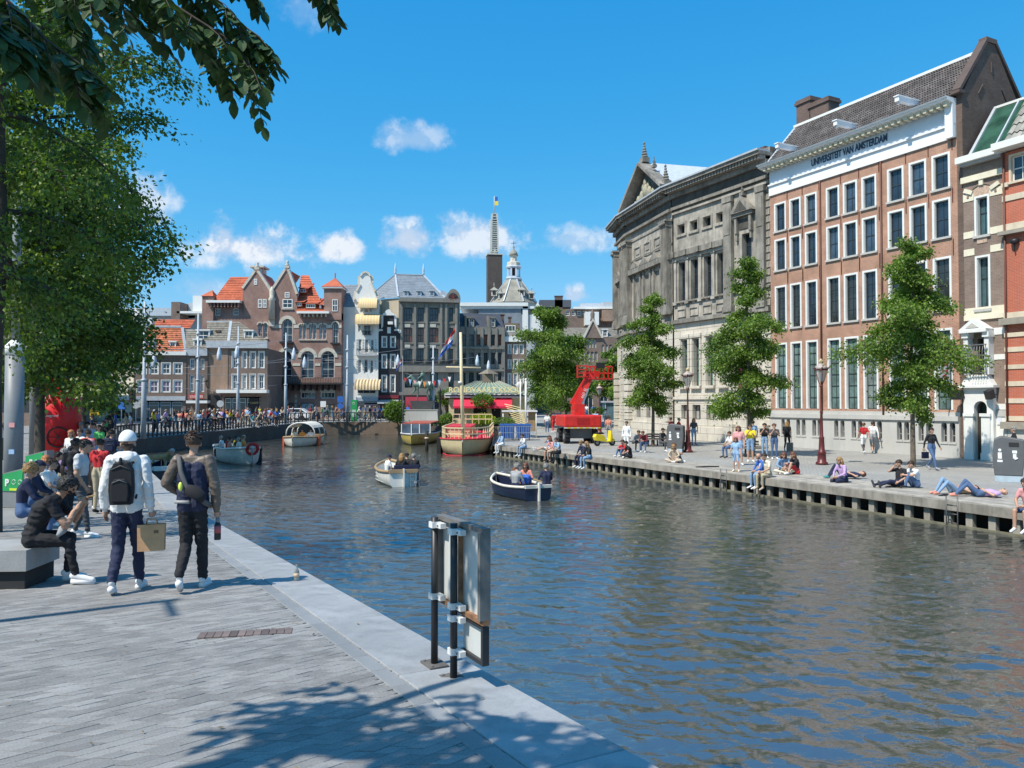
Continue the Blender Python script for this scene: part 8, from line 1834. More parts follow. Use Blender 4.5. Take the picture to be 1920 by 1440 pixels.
for p,q in zip(A_,A_[1:]): mb.quad((p[0],-2.4,p[1]),(q[0],-2.4,q[1]),(q[0],.9,q[1]),(p[0],.9,p[1]))
mb.build('canopy',mat('cream canopy',(.66,.62,.52),.7),b); bx_(b,'orange_fender',mat('orange fender',(.75,.13,.04),.5),-1.5,-1.38,.2,.8,.0,.75); bx_(b,'orange_fender',mat('orange fender',(.75,.13,.04),.5),1.38,1.5,.2,.8,.0,.75)
for i,(x,c) in enumerate(((-.7,'white'),(.0,'orange'),(.65,'cream'))): pax(b,x,.3,.45,180,'%s person under the arched canopy of the cream saloon boat in %s' % (('right hand','middle','left hand')[i],c),top=c,bot='navy')
b = boat('passenger_boat','grey white open passenger boat with a pointed bow behind the navy jacket',405,874,214); b.location.y += 2.6; b.location.x += .3; hull(b,6.0,2.0,.85,mat('grey white hull',(.66,.64,.58),.5,dirt=.12),m_wh,sheer=.2,floor=.55); bx_(b,'tyre_fender',M_TYRE,-1.5,-1.3,-1.2,-.3,.0,.85); tb(b,'red_lifebuoy',mat('flag red',(.55,.03,.03),.8),[(.3*math.cos(a),3.05+.1*math.sin(a),.95+.3*math.sin(a)) for a in np.linspace(0,6.28,13)],.09)
for i,(x,y,c,h_) in enumerate(((-.8,-1.6,'beige','white'),(-.6,-.5,'orange','blond'),(-.1,-1.2,'yellow','brown'),(.1,.2,'maroon','black'),(.7,-.3,'red','auburn'),(.75,-1.4,'white','grey'),(.9,.9,'salmon','brown'),(.3,1.4,'cream','grey'))): pax(b,x*.8,y*.9,.62,(-60,90)[i % 2],'%s haired passenger in %s aboard the grey white open boat' % (h_,c),hair='short',hc=h_,top=c,bot='navy')
b = boat('moored_dog_boat','small white moored boat with a tan dog aboard beside the left coping',288,912,28); b.location.y += 1; hull(b,3.8,1.5,.75,m_navy,m_wh,floor=.6,rw=.09); pax(b,.35,0,.6,170,'white haired person sitting in the small moored boat',hair='short',hc='white',top='olive',bot='grey')
d = thing('dog','tan dog standing on the small moored boat','dog',b.matrix_basis @ Vector((-.2,.3,.72)),R(-75)); mb = MB()
for a,q,ra,rb in (((0,-.28,.42),(0,.25,.46),.12,.14),((0,.25,.48),(0,.42,.62),.09,.07),((0,.42,.64),(0,.58,.6),.075,.04),((0,-.32,.46),(0,-.52,.6),.03,.015),((.07,.24,.4),(.07,.26,.02),.05,.03),((-.07,.24,.4),(-.07,.22,.02),.05,.03),((.07,-.28,.4),(.08,-.2,.24),.07,.04),((.08,-.2,.24),(.08,-.3,.16),.04,.03),((.08,-.3,.16),(.08,-.28,.02),.028,.028),((-.07,-.28,.4),(-.08,-.22,.24),.07,.04),((-.08,-.22,.24),(-.08,-.34,.16),.04,.03),((-.08,-.34,.16),(-.08,-.32,.02),.028,.028),((.05,.4,.7),(.06,.38,.76),.025,.012),((-.05,.4,.7),(-.06,.38,.76),.025,.012)): capsule(mb,a,q,ra,rb,8)
o = mb.build('tmpdog',M_WHITE); md = o.modifiers.new('r','REMESH'); md.mode = 'VOXEL'; md.voxel_size = .018; me = bpy.data.meshes.new_from_object(o.evaluated_get(bpy.context.evaluated_depsgraph_get())); bpy.data.objects.remove(o); me.materials.clear(); me.materials.append(mat('tan fur',(.45,.27,.13),.85,var=.25,vs=7)); link('body',me,d)
# ---- boom lift and scooter
b = thing('boom_lift','big red articulated boom lift parked on the right promenade','boom lift',(4.6,54.2,gz(5,54)),R(8))
for x in (-1.0,.95):
 for y in (-.9,1.2):
  w_ = MB(); w_.tube([(x-.18,y,.48),(x+.18,y,.48)],.48,18)
  for k in range(14): a = k*math.pi/7; w_.obox((x,y+.49*math.cos(a),.48+.49*math.sin(a)),(.17,0,0),(0,.05,0),(0,0,.03))
  wh = w_.build('wheel',M_TYRE,b); tb(wh,'rim',M_GREYP,[(x-.19,y,.48),(x+.19,y,.48)],.22,10)
bx_(b,'chassis',mat('chassis grey',(.10,.10,.11),.6),-.8,.75,-1.1,1.4,.35,1.0)
mb = MB(); mb.box(-1.3,1.35,-1.5,1.5,1.12,1.95); o = mb.build('turntable_body',M_RED,b); md = o.modifiers.new('b','BEVEL'); md.width = .12; md.segments = 3
for i in range(5): bx_(b,'vent_slat',mat('dark red',(.4,.01,.01),.5),-.4,.5,-1.515,-1.5,1.3+i*.1,1.34+i*.1)
for i in range(12): bx_(b,'hazard_stripe',mat('hazard yellow',(.8,.6,.03),.5) if i % 2 else M_WHITE,-1.25+i*.21,-1.05+i*.21,-1.52,-1.3,1.05,1.11)
bx_(b,'boom_pivot',M_RED,-.35,.35,-.6,.6,1.95,2.7); br(b,'lower_boom',M_RED,(-.2,0,2.3),(.9,-.3,4.8),.5,.45); br(b,'upper_boom',M_RED,(-.35,.4,2.7),(.95,.3,4.9),.3,.3); br(b,'hydraulic_ram',mat('steel',(.5,.5,.5),.3,.9),(.12,-.35,2.3),(.68,-.45,3.8),.11,.11)
bx_(b,'jib_head',M_RED,.5,1.4,-.5,.5,4.6,5.0)
mb = MB()
for z in (4.45,4.85,5.3):
 for a,q in (((.6,-1.1),(2.2,-1.1)),((2.2,-1.1),(2.2,-.1)),((2.2,-.1),(.6,-.1)),((.6,-.1),(.6,-1.1))): mb.bar((*a,z),(*q,z),.06,.06)
for i in range(6): mb.bar((.6+i*.32,-1.1,4.45),(.6+i*.32,-1.1,5.3),.045,.045); mb.bar((.6+i*.32,-.1,4.45),(.6+i*.32,-.1,5.3),.045,.045)
mb.box(.6,2.2,-1.1,-.1,4.38,4.45); mb.build('basket',M_RED,b); bx_(b,'control_box',M_IRON,1.05,1.65,-1.2,-1.1,5.15,5.55); mb = MB()
for i in range(4): mb.bar((-.15,-.6,4.6+i*.25),(.6,-.6,4.6+i*.25),.07,.07)
mb.bar((-.15,-.6,4.5),(-.15,-.6,5.4),.09,.09); mb.build('basket_arm',M_RED,b)
text_obj('lettering','460 SJ',.3,M_WHITE,b,(.28,-.52,3.05),(R(90),R(-68),0),depth=.006)
b = thing('scooter','bright yellow motor scooter parked beside the boom lift','scooter',PG(1133,836,False),R(-62)); m_y = mat('scooter yellow',(.80,.62,.02),.3,coat=.4,var=.03)
for y in (-.55,.62): wl = tb(b,'wheel',M_TYRE,[(-.05,y,.22),(.05,y,.22)],.22,16); tb(wl,'rim',M_GREYP,[(-.055,y,.22),(.055,y,.22)],.11,10)
mb = MB(); mb.prism([(-.7,.35),(-.2,.3),(.05,.28),(.08,.34),(-.12,.72),(-.72,.78),(-.82,.6)],-.17,.17); mb.v = [(y,x,z) for x,y,z in mb.v]; mb.f = [f[::-1] for f in mb.f]; o = mb.build('rear_body',m_y,b); md = o.modifiers.new('b','BEVEL'); md.width = .05; md.segments = 3
mb = MB(); mb.prism([(.0,.24),(.45,.24),(.5,.42),(.62,.46),(.5,.98),(.42,1.0),(.34,.36),(.0,.32)],-.17,.17); mb.v = [(y,x,z) for x,y,z in mb.v]; mb.f = [f[::-1] for f in mb.f]; o = mb.build('leg_shield',m_y,b); md = o.modifiers.new('b','BEVEL'); md.width = .04; md.segments = 3
mb = MB(); mb.ball((0,-.35,.82),.17,10,6,sq=(.9,2.1,.45)); mb.build('saddle',M_TYRE,b); tb(b,'handlebar',M_IRON,[(-.33,.35,1.06),(0,.45,1.04),(.33,.35,1.06)],.025); mb = MB(); mb.ball((0,.53,1.0),.09,8,6); mb.build('headlight',M_WHITE,b); mb = MB(); mb.ball((0,.66,.36),.14,8,6,sq=(.8,1.3,.7)); mb.build('mudguard',m_y,b)
for s in (-1,1): tb(b,'mirror',M_IRON,[(s*.2,.4,1.05),(s*.3,.4,1.25),(s*.3,.4,1.3)],[.01,.01,.05])
# ---- litter bins, lamps, benches, blue bins
def bin_(px,py,label,rz):
 b = thing('litter_bin',label,'litter bin',PG(px,py,False),R(rz)); m = mat('bin anthracite',(.105,.11,.115),.55,var=.1); mb = MB(); pr = [(-.42,.22),(.42,.22),(.50,.9),(.48,1.5),(-.22,1.62),(-.42,1.5),(-.48,.9)]; mb.prism(pr,-.28,.28); o = mb.build('cabinet',m,b); md = o.modifiers.new('b','BEVEL'); md.width = .04; md.segments = 2
 bx_(b,'plinth',mat('bin plinth pale',(.38,.46,.52),.6),-.41,.41,-.275,.275,0,.22); ico = MB(); ico.ball((-.25,-.285,1.12),.055,8,5,sq=(1,.1,1)); ico.box(-.31,-.19,-.289,-.281,.82,1.04); ico.box(-.33,-.17,-.289,-.281,.7,.78); ico.build('pictogram',mat('icon white',(.75,.75,.75),.5),b)
 ico = MB(); ico.box(.12,.26,-.289,-.281,1.02,1.12); ico.box(.14,.24,-.289,-.281,.84,1.0); ico.tube([(.19,-.285,.8),(.28,-.285,.86)],.03,6); ico.build('pictogram',mat('icon white',(.75,.75,.75),.5),b); bx_(b,'inlet',M_DARK,.02,.32,-.29,-.278,1.25,1.4)
bin_(1891,903,'grey litter bin with white pictograms at the right end of the promenade',-32); bin_(1267,848,'grey litter bin beside the red lamp post near the museum',-25)
def crown_lamp(px,py,h,label):
 b = thing('crown_lamp',label,'street lamp',PG(px,py,False),.3,'dark red crown lanterns'); m = mat('oxblood iron',(.115,.02,.018),.4,var=.15); k = h/4.9
 mb = MB(); mb.lathe([(.27,0),(.27,.1),(.2,.14),(.18,.5),(.22,.54),(.14,.62),(.11,1.2),(.13,1.24),(.08,1.32),(.055,2.4),(.08,2.44),(.05,2.5),(.04,3.6),(.08,3.64),(.05,3.75)],14); o = mb.build('column',m,b)
 mb = MB();
 for a in range(6): q = a*math.pi/3; mb.tube([(.04*math.cos(q),.04*math.sin(q),3.7),(.12*math.cos(q),.12*math.sin(q),3.85),(.3*math.cos(q),.3*math.sin(q),4.4)],.014,4); mb.ball((.33*math.cos(q),.33*math.sin(q),4.5),.045,6,4)
 mb.lathe([(.33,4.4),(.33,4.45)],6,sm=False); mb.build('lantern_frame',m,b); mb = MB(); mb.lathe([(.11,3.87),(.28,4.4)],6,sm=False); mb.build('lantern_glass',mat('lantern glass',(.45,.48,.48),.15,alpha=.45,var=0),b)
 mb = MB(); mb.lathe([(.31,4.45),(.24,4.58),(.1,4.68),(.08,4.72)],12); mb.build('lantern_hood',mat('pale hood',(.42,.36,.33),.5,var=.2),b); mb = MB(); mb.lathe([(.07,4.72),(.1,4.78),(.09,4.86),(.02,4.95)],8)
 for a in range(5): q = a*1.257; mb.ball((.085*math.cos(q),.085*math.sin(q),4.84),.025,5,3)
 mb.build('crown',mat('dull gold',(.5,.4,.22),.5),b); b.scale = (1,1,k)
crown_lamp(1541,871,4.75,'nearest dark red crown lantern before the university plinth'); crown_lamp(1290,848,4.75,'dark red crown lantern beside the grey bin by the museum'); crown_lamp(1124,812,4.2,'furthest dark red crown lantern behind the yellow scooter')
M_SLAT = mat('bench slats',(.17,.15,.13),.75,isl=.15,var=.2)
for (T_,lab) in ((T2,'round slatted bench encircling the promenade tree by the museum'),(T3,'slatted bench with backrest round the tree before the museum doorway')):
 b = thing('tree_bench',lab,'bench',T_.location,.2)
 for k in range(8):
  a = k*math.pi/4; c,s = math.cos(a),math.sin(a)
  for r in (.55,.72,.89): br(b,'slat',M_SLAT,(r*math.cos(a-.39),r*math.sin(a-.39),.46),(r*math.cos(a+.39),r*math.sin(a+.39),.46),.15,.05)
  if k % 2: br(b,'leg',M_IRON,(c*.75,s*.75,0),(c*.7,s*.7,.44),.07,.07)
  if k < 5:
   for z in (.62,.76): br(b,'back_slat',M_SLAT,(.45*math.cos(a-.39),.45*math.sin(a-.39),z),(.45*math.cos(a+.39),.45*math.sin(a+.39),z),.04,.1)
for i,x in enumerate((-.35,.85)):
 b = thing('blue_container',('left','right')[i]+' one of the two blue wheeled containers behind the barrier','container',(x,58,gz(1,58)),0); m = mat('container blue',(.025,.12,.42),.5,var=.08); mb = MB(); mb.add([(-.48,-.4,.15),(.48,-.4,.15),(.48,.4,.15),(-.48,.4,.15),(-.55,-.5,1.1),(.55,-.5,1.1),(.55,.5,1.1),(-.55,.5,1.1)],[(3,2,1,0),(4,5,6,7),(0,1,5,4),(1,2,6,5),(2,3,7,6),(3,0,4,7)]); mb.build('tub',m,b); bx_(b,'lid',m,-.58,.58,-.54,.54,1.1,1.2)
 for k in range(3): bx_(b,'rib',m,-.32+k*.3,-.26+k*.3,-.53,-.48,.3,1.08)
 for s in (-.4,.4): tb(b,'wheel',M_TYRE,[(s,-.42,.08),(s+.06,-.42,.08)],.08,8)
b = thing('crowd_barrier','pale steel crowd barrier in front of the blue containers','barrier',(-1.0,56.7,gz(1,56))); mz = mat('galvanised bar',(.42,.48,.55),.4,.6)
rail(b,[(0,0,.12),(2.6,0,.12)],.95,mz,20,.022,'bars')
b = thing('white_shelter','small white roofed stall frame behind the blue containers','stall',(.1,61.5,gz(1,61))); bx_(b,'roof',M_WHITE,-.9,1.9,-.8,1,2.05,2.15); bx_(b,'brown_panel',mat('brown panel',(.3,.2,.1),.7),1.2,1.75,-.5,.8,.5,2.05)
for x in (-.8,1.8): tb(b,'post',M_WHITE,[(x,-.7,0),(x,-.7,2.05)],.04)
b = thing('yellow_stack','curved stack of pale yellow slatted stairs leaning by the kiosk','stairs',(-.4,63.5,gz(1,63)))
for k in range(9): br(b,'slat',mat('pale yellow slat',(.75,.64,.32),.6),(-.2+k*.1,0,2.6-.18*k),(1.1+k*.08,-.4,2.3-.2*k),.12,.06)
# ---- kiosk
kx,ky = -6.2,76.2; kz = gz(0,ky); b = thing('rondvaart_kiosk','cream timber boat trip kiosk with green roof, red awning and gold lettering','kiosk',(kx,ky,kz)); mk = mat('cream clapboard',(.68,.58,.36),.7,var=.05,dirt=.1)
bx_(b,'wall',mk,0,7.4,0,4.5,0,2.75)
for i in range(17):
 if i % 1 == 0: bx_(b,'clapboard',mk,-.03,7.43,-.03-.008*(i % 2),0,.05+i*.16,.19+i*.16)
window(b,.5,1.5,.9,2.0,M_DKGREEN,M_DARK,1,1,depth=-.08); bx_(b,'door',M_DARK,4.2,5.1,-.06,-.035,0,2.3); window(b,5.9,6.7,1.0,2.0,M_DKGREEN,GLASS,1,1,depth=-.08); window(b,2.4,3.7,.9,2.0,M_DKGREEN,M_DARK,2,1,depth=-.08)
bx_(b,'fascia',M_WHITE,-.4,7.9,-.55,4.9,2.85,3.2); bx_(b,'fascia_band',M_IRON,-.35,7.85,-.56,-.55,2.95,3.1); mb = MB(); zt_ = 5.0; mb.add([(-.4,-.5,3.2),(7.9,-.5,3.2),(7.9,4.9,3.2),(-.4,4.9,3.2),(2.6,2.0,zt_-.5),(4.9,2.0,zt_-.5),(4.9,2.6,zt_-.5),(2.6,2.6,zt_-.5)],[(0,1,5,4),(1,2,6,5),(2,3,7,6),(3,0,4,7),(4,5,6,7)]); mb.build('roof',mat('copper green roof',(.17,.25,.19),.7,var=.15,dirt=.2),b)
for i in range(14): f = i/13; br(b,'roof_seam',M_TRIM,(-.4+8.3*f,-.5,3.24),(2.6+2.3*f,2.0,zt_-.46),.04,.05)
bx_(b,'cupola',mat('brown cupola',(.2,.17,.13),.8),3.2,4.4,1.7,2.9,zt_-.6,zt_+.25); mb = MB(); mb.lathe([(1.05,zt_+.25),(.05,zt_+.8)],4,(3.8,2.3,0),sm=False); mb.build('cupola_roof',mat('brown cupola',(.2,.17,.13),.8),b)
text_obj('lettering','RONDVAART KOOIJ',.72,mat('gold letters',(.85,.72,.35),.4),b,(.0,-.75,3.36),depth=.05,sx=1.06,bold=.012); mb = MB(); mb.bar((-.1,-.75,3.32),(7.6,-.75,3.32),.05,.05); mb.build('letter_rail',M_TRIM,b)
mb = MB()
for i in range(1): mb.quad((.5,-1.5,2.0),(6.2,-1.5,2.0),(6.2,-.2,2.8),(.5,-.2,2.8)); mb.quad((.5,-1.5,1.8),(6.2,-1.5,1.8),(6.2,-1.5,2.0),(.5,-1.5,2.0))
mb.build('awning',mat('crimson awning',(.6,.02,.06),.8),b)
for x in (1,4.5,6.0): tb(b,'awning_arm',M_WHITE,[(x,-.05,1.5),(x,-1.45,2.0)],.02,5)
mb = MB(); mb.lathe([(.45,0),(.3,.12),(.05,.16)],12); o = mb.build('dish_antenna',mat('dish grey',(.5,.5,.5),.5),b,(7.0,0,4.0)); o.rotation_euler = (R(80),0,R(20)); tb(b,'antenna_post',M_GREYP,[(7,.1,3.2),(7,.1,4.0)],.04)
def stock(px,Y,h,lab,r=.06): p = at(px,780,Y); o = thing('white_pole',lab,'pole',(p.x,Y,gz(3,Y)),0,'white poles right of the kiosk'); tb(o,'shaft',M_WHITE,[(0,0,0),(0,0,h)],r,8); mb = MB(); mb.ball((0,0,h),r*1.4,8,5); mb.build('cap',M_WHITE,o)
stock(976,72,4.6,'left thin white pole beside the kiosk corner'); stock(986,72,4.6,'right thicker white pole beside the kiosk corner',.1)
# ---- statue
sp = at(790,780,86.5); b = thing('horse_statue','green bronze rider on a walking horse on a dark tapered plinth','statue',(sp.x,87.5,gz(-12,87))); mb = MB()
for a,q,ra,rb in (((.75,0,1.75),(-.75,0,1.85),.42,.38),((-.7,0,2.0),(-1.25,0,2.75),.28,.17),((-1.25,0,2.8),(-1.7,0,2.55),.17,.09),((-.55,.15,1.6),(-.95,.15,1.1),.16,.1),((-.95,.15,1.1),(-1.25,.15,.75),.1,.06),((-.55,-.15,1.6),(-.5,-.15,.9),.16,.1),((-.5,-.15,.9),(-.55,-.15,.05),.09,.07),((.7,.15,1.65),(.95,.15,1.0),.22,.12),((.95,.15,1.0),(.8,.15,.05),.1,.07),((.7,-.15,1.65),(.5,-.15,1.0),.22,.12),((.5,-.15,1.0),(.75,-.15,.05),.1,.07),((1.1,0,1.9),(1.45,0,1.2),.12,.05),((0,0,2.2),(.0,0,2.95),.24,.26),((0,0,3.1),(0,0,3.3),.13,.14),((-.05,.28,2.85),(-.5,.2,2.5),.1,.06),((-.05,-.28,2.85),(-.5,-.2,2.5),.1,.06),((0,.32,2.2),(-.3,.42,1.5),.16,.09),((0,-.32,2.2),(-.3,-.42,1.5),.16,.09)): capsule(mb,a,q,ra,rb,9)
mb.v = [(x,y,z+2.3) for x,y,z in mb.v]; mb.build('bronze',mat('green bronze',(.13,.2,.17),.6,.4,var=.3,vs=4),b); mb = MB(); mb.prism([(-.7,0),(.7,0),(1.35,2.3),(-1.35,2.3)],-.5,.5); mb.build('plinth',mat('dark granite',(.06,.06,.06),.5),b)
b = thing('planter_wall','low grey granite wall in front of the horse statue','wall',(-12.2,86.6,gz(-13,86))); bx_(b,'block',M_PLINTH,0,4.2,-.2,.3,0,1.25); bx_(b,'coping',M_TRIM,-.05,4.25,-.25,.35,1.25,1.32)
p = at(830,780,80); b = thing('ornate_lamp','black ornate cast iron lamp cluster left of the kiosk','street lamp',(p.x,77,gz(-6,77))); mb = MB(); mb.lathe([(.4,0),(.3,.4),(.2,.6),(.26,1.4),(.12,1.8),(.1,3.2),(.2,3.3),(.05,3.8)],10); mb.build('column',M_IRON,b)
for a in range(4): q = a*1.57+.5; tb(b,'bracket',M_IRON,[(0,0,2.6),(.5*math.cos(q),.5*math.sin(q),2.8),(.55*math.cos(q),.55*math.sin(q),3.2)],.04,5)
# ---- railing on the left bank
b = thing('quay_railing','black iron railing along the top of the left quay wall','railing',(0,0,0)); rp_ = [Vector((x-.25,y,lerp_tab(Z_LEFT,y))) for x,y in L_PTS[2:9]]+[Vector((-13.5,86.4,1.45))]
for p,q in zip(rp_,rp_[1:]):
 for h in (1.0,.15): br(b,'top_rail' if h > .5 else 'bottom_rail',M_IRON,p+Vector((0,0,h)),q+Vector((0,0,h)),.09,.08)
 n = max(1,int((q-p).length/.55)); pr = MB(); pr.box(-.05,.05,-.05,.05,0,1.0)
 for i in range(n): c = p.lerp(q,i/n); k = getattr(tb,'pm',None) or pr.mesh('post',M_IRON); tb.pm = k; link('post',k,b,c)
# ---- tram masts, hanging lamps, wires
masts = [(278,53.5,9.5,.14,'tram mast rising before the orange roofed house'),(377,66.6,10,.13,'tram mast standing before the narrow dark house'),(452,73.5,9.5,.12,'tram mast standing before the corner house'),(541,80,9.4,.13,'tram mast standing before the hotel'),(656,85.8,9.6,.14,'tram mast before the shaded white side wall'),(817,88,8.6,.13,'pale lamp mast beside the statue before the grey stone building')]
tops_ = []
for px_,Y,h,r,lab in masts:
 x = (px_-960)/FOC*Y; z = gz(-25 if px_ < 800 else -8,Y); b = thing('tram_mast',lab,'mast',(x-.3,Y,z),0,'grey masts along the left bank'); m = mat('pale mast grey',(.42,.46,.5),.45)
 tb(b,'pole',m,[(0,0,0),(0,0,h*.42),(0,0,h*.43),(0,0,h)],[r*1.25,r*1.2,r*.85,r*.55],10)
 for f in (.42,.62,.82): mb = MB(); mb.lathe([(r*1.5,0),(r*1.5,.15)],8,(0,0,h*f)); mb.build('collar',m,b)
 tops_.append(Vector((x-.3,Y,z+h*.72)))
for i,(px_,py_) in enumerate(((289,642),(289,676),(411,664),(444,661),(551,664),(571,680),(746,676),(895,676),(916,686))):
 Y = 62+i*3; p = at(px_,py_,Y); b = thing('hanging_lamp','%s white teardrop lamp hung on the wires %s' % (('upper','lower','lone','nearest','higher','lower','lone','left','right')[i],('above the left crowd','above the left crowd','above the passage','beside the corner house mast','before the hotel arches','before the hotel arches','before the black house','above the kiosk','above the kiosk')[i]),'lamp',p,0,'teardrop lamps on the tram wires'); mb = MB(); mb.lathe([(.13,-.55),(.2,-.45),(.2,0),(.1,.45),(.02,.62)],12); mb.build('shade',mat('lamp shell',(.62,.68,.74),.4),b); tb(b,'hook',M_GREYP,[(0,0,.6),(0,0,.8)],.015,4)
wr_ = thing('tram_wires','thin overhead tram wires strung between the left masts','wires',(0,0,0))
wp = [(tops_[i],tops_[i+1]) for i in range(4)]+[(at(120,630,60),tops_[0]),(tops_[4],at(905,668,100)),(at(200,690,70),at(665,700,92)),(at(210,660,64),at(640,622,97)),(at(340,690,80),at(860,640,98)),(at(260,720,72),at(520,742-20,85)),(tops_[3]+Vector((0,0,1)),at(640,660,97)),(tops_[5],at(760,700,90))]
for p,q in wp:
 n = 7; pts = [p.lerp(q,i/n)-Vector((0,0,.5*math.sin(math.pi*i/n))) for i in range(n+1)]; tb(wr_,'wire',mat('wire grey',(.3,.3,.32),.5),pts,.018,4)
for i,(px_,Y,h) in enumerate(((27,20.5,3.95),(66,36,7.5))):
 x = (px_-960)/FOC*Y; b = thing('thick_mast',('nearest thick grey mast with stickers left of the tree trunks','second thick grey mast just left of the red advertising column')[i],'mast',(x,Y,gz(-20,Y))); tb(b,'pole',M_GREYP,[(0,0,0),(0,0,h)],.225,18); mb = MB(); mb.lathe([(.235,h),(.235,h+.25),(.1,h+.4)],16); mb.build('cap',M_WHITE,b); tb(b,'upper_pole',M_GREYP,[(0,0,h+.4),(0,0,h+5)],.1,8)
 if i == 0:
  for z,c in ((2.05,'pink'),(1.35,'lightblue')): bx_(b,'sticker',cm(c),.02,.16,-.232,-.2,z,z+.12)
# ---- red advertising column, bike parking signs, road signs
p = PG(110,868,True); b = thing('advertising_column','wide red advertising column with a bicycle poster behind the left trees','advertising column',p+Vector((0,0,0)),R(8)); m_ad = mat('poster red',(.72,.01,.015),.45,var=.05); mb = MB(); n = 20
mb.tube([(0,0,.1),(0,0,3.6)],.86,28); mb.build('drum',m_ad,b); tb(b,'base',M_IRON,[(0,0,0),(0,0,.12)],0.9,28); tb(b,'top_rim',m_ad,[(0,0,3.6),(0,0,3.75)],0.9,28)
text_obj('lettering','Niets Leegmaal',.15,M_WHITE,b,(-.6,-.89,2.02),depth=.01); tb(b,'bicycle_wheel_print',M_IRON,[(.3+.42*math.cos(a),-.87+.32*(max(0,.3+.42*math.cos(a)))**2,1.15+.42*math.sin(a)) for a in np.linspace(0,6.28,17)],.035,5)
for k in range(3): a = k*1.05; br(b,'spoke_print',M_IRON,(.3-.4*math.cos(a),-.88,1.15-.4*math.sin(a)),(.3+.3*math.cos(a),-.84,1.15+.3*math.sin(a)),.02,.02)
for i,(px_,py_) in enumerate(((25,952),(67,902))):
 p = PG(px_,py_,True); b = thing('bike_parking_sign',('nearest green bicycle parking sign box at the left edge','further green bicycle parking sign box between the two masts')[i],'sign',p,R(-15)); mb = MB(); mb.prism([(-.45,0),(.45,0),(.45,1.05),(-.45,.85)],0,.3); mb.build('cabinet',mat('cabinet grey',(.2,.21,.22),.5),b); mb = MB(); mb.prism([(-.42,.42),(.3,.42),(.3,.98),(-.42,.83)],-.02,0); mb.build('green_panel',M_GREEN,b); text_obj('lettering','P',.24,M_WHITE,b,(-.25,-.03,.56),depth=.004,bold=.01); bx_(b,'yellow_strip',mat('strip lime',(.6,.7,.05),.5),-.1,.28,-.03,-.02,.44,.5)
 for s in (0,.2): tb(b,'bicycle_symbol',M_WHITE,[(.03+s+.06*math.cos(a),-.025,.66+.06*math.sin(a)) for a in np.linspace(0,6.28,9)],.008,4)
p = at(180,772,58); b = thing('detour_sign','yellow rectangular detour sign on a post at the edge of the left trees','sign',(p.x,58,1.08)); z = at(180,772,58).z-1.08; bx_(b,'yellow_board',mat('road yellow',(.80,.50,.02),.5),-.45,.45,-.03,0,z-.28,z+.3); bx_(b,'white_board',M_BLUE,-.2,.25,-.03,0,z+.34,z+1.0); tb(b,'post',M_GREYP,[(0,.03,0),(0,.03,z+1)],.04)
for k in range(3): bx_(b,'dark_line',M_IRON,-.32,.3-.1*k,-.036,-.03,z+.15-k*.17,z+.19-k*.17)
for i,(px_,py_,Y,kind,lab) in enumerate(((228,762,70,'b','blue rectangular crossing sign before the cream house'),(255,759,64,'r','round pale sign seen from the back near the traffic light'),(265,757,62,'r','second round pale sign beside the orange roofed house'),(638,750,84,'bb','blue square sign above a round blue sign before the white side wall'),(606,759,84,'w','white square notice on a post before the hotel'),(413,757,72,'r','grey round sign leaning over the yellow cyclist'))):
 p = at(px_,py_,Y); zg = gz(-20,Y); b = thing('road_sign',lab,'sign',(p.x,Y,zg)); z = p.z-zg; tb(b,'post',M_GREYP,[(0,.03,0),(0,.03,z+.3)],.035)
 if kind in 'bbw': bx_(b,'plate',M_BLUE if kind[0] == 'b' else M_WHITE,-.3,.3,-.02,0,z-.25,z+.4)
 if kind != 'w' and kind != 'b': zz = z if kind == 'r' else z-.65; tb(b,'disc',M_LEAD if kind == 'r' else M_BLUE,[(0,-.02,zz),(0,0,zz)],.32,16)
p = at(248,765,63); b = thing('traffic_light','dark traffic light beside the orange roofed house','traffic light',(p.x,63,1.15)); tb(b,'post',M_IRON,[(0,0,0),(0,0,3.4)],.05); bx_(b,'housing',M_IRON,-.2,.2,-.15,.15,2.4,3.4)
for k in range(3): tb(b,'lens',mat('dull lens',(.08,.03,.02),.3),[(0,-.2,2.58+k*.3),(0,-.15,2.58+k*.3)],.1,10)
p = at(664,758,87); b = thing('green_map_pillar','tall green information pillar beside the tram mast before the white house','pillar',(p.x,87,1.46)); bx_(b,'panel',M_GREEN,-.32,.35,-.2,.2,0,2.4); bx_(b,'map',mat('map pale',(.4,.55,.45),.6),-.2,.25,-.21,-.2,.5,1.3); tb(b,'logo_ring',M_WHITE,[(.12*math.cos(a),-.215,2.0+.12*math.sin(a)) for a in np.linspace(0,6.28,11)],.02,4)
# ---- white car
p = at(520,792,84); b = thing('white_car','white hatchback driving past behind the left railing','car',(p.x,90,1.45),R(90)); mb = MB(); pr = [(-2,.3),(2,.3),(2.05,.7),(1.75,.85),(1.0,.95),(.3,1.42),(-1.1,1.45),(-1.8,1.0),(-2.05,.8)]; mb.prism(pr,-.82,.82); mb.v = [(y,x,z) for x,y,z in mb.v]; mb.f = [f[::-1] for f in mb.f]; o = mb.build('body',mat('car white',(.76,.76,.77),.3,coat=.5,var=.02),b); md = o.modifiers.new('b','BEVEL'); md.width = .08; md.segments = 3
mb = MB(); mb.prism([(.85,.97),(.28,1.36),(-1.05,1.38),(-1.6,1.0)],-.84,.84); mb.v = [(y,x,z) for x,y,z in mb.v]; mb.build('side_window',GLASS,b)
for s in (-1,1):
 for y in (-1.25,1.3): tb(b,'wheel',M_TYRE,[(s*.7,y,.32),(s*.86,y,.32)],.32,14)
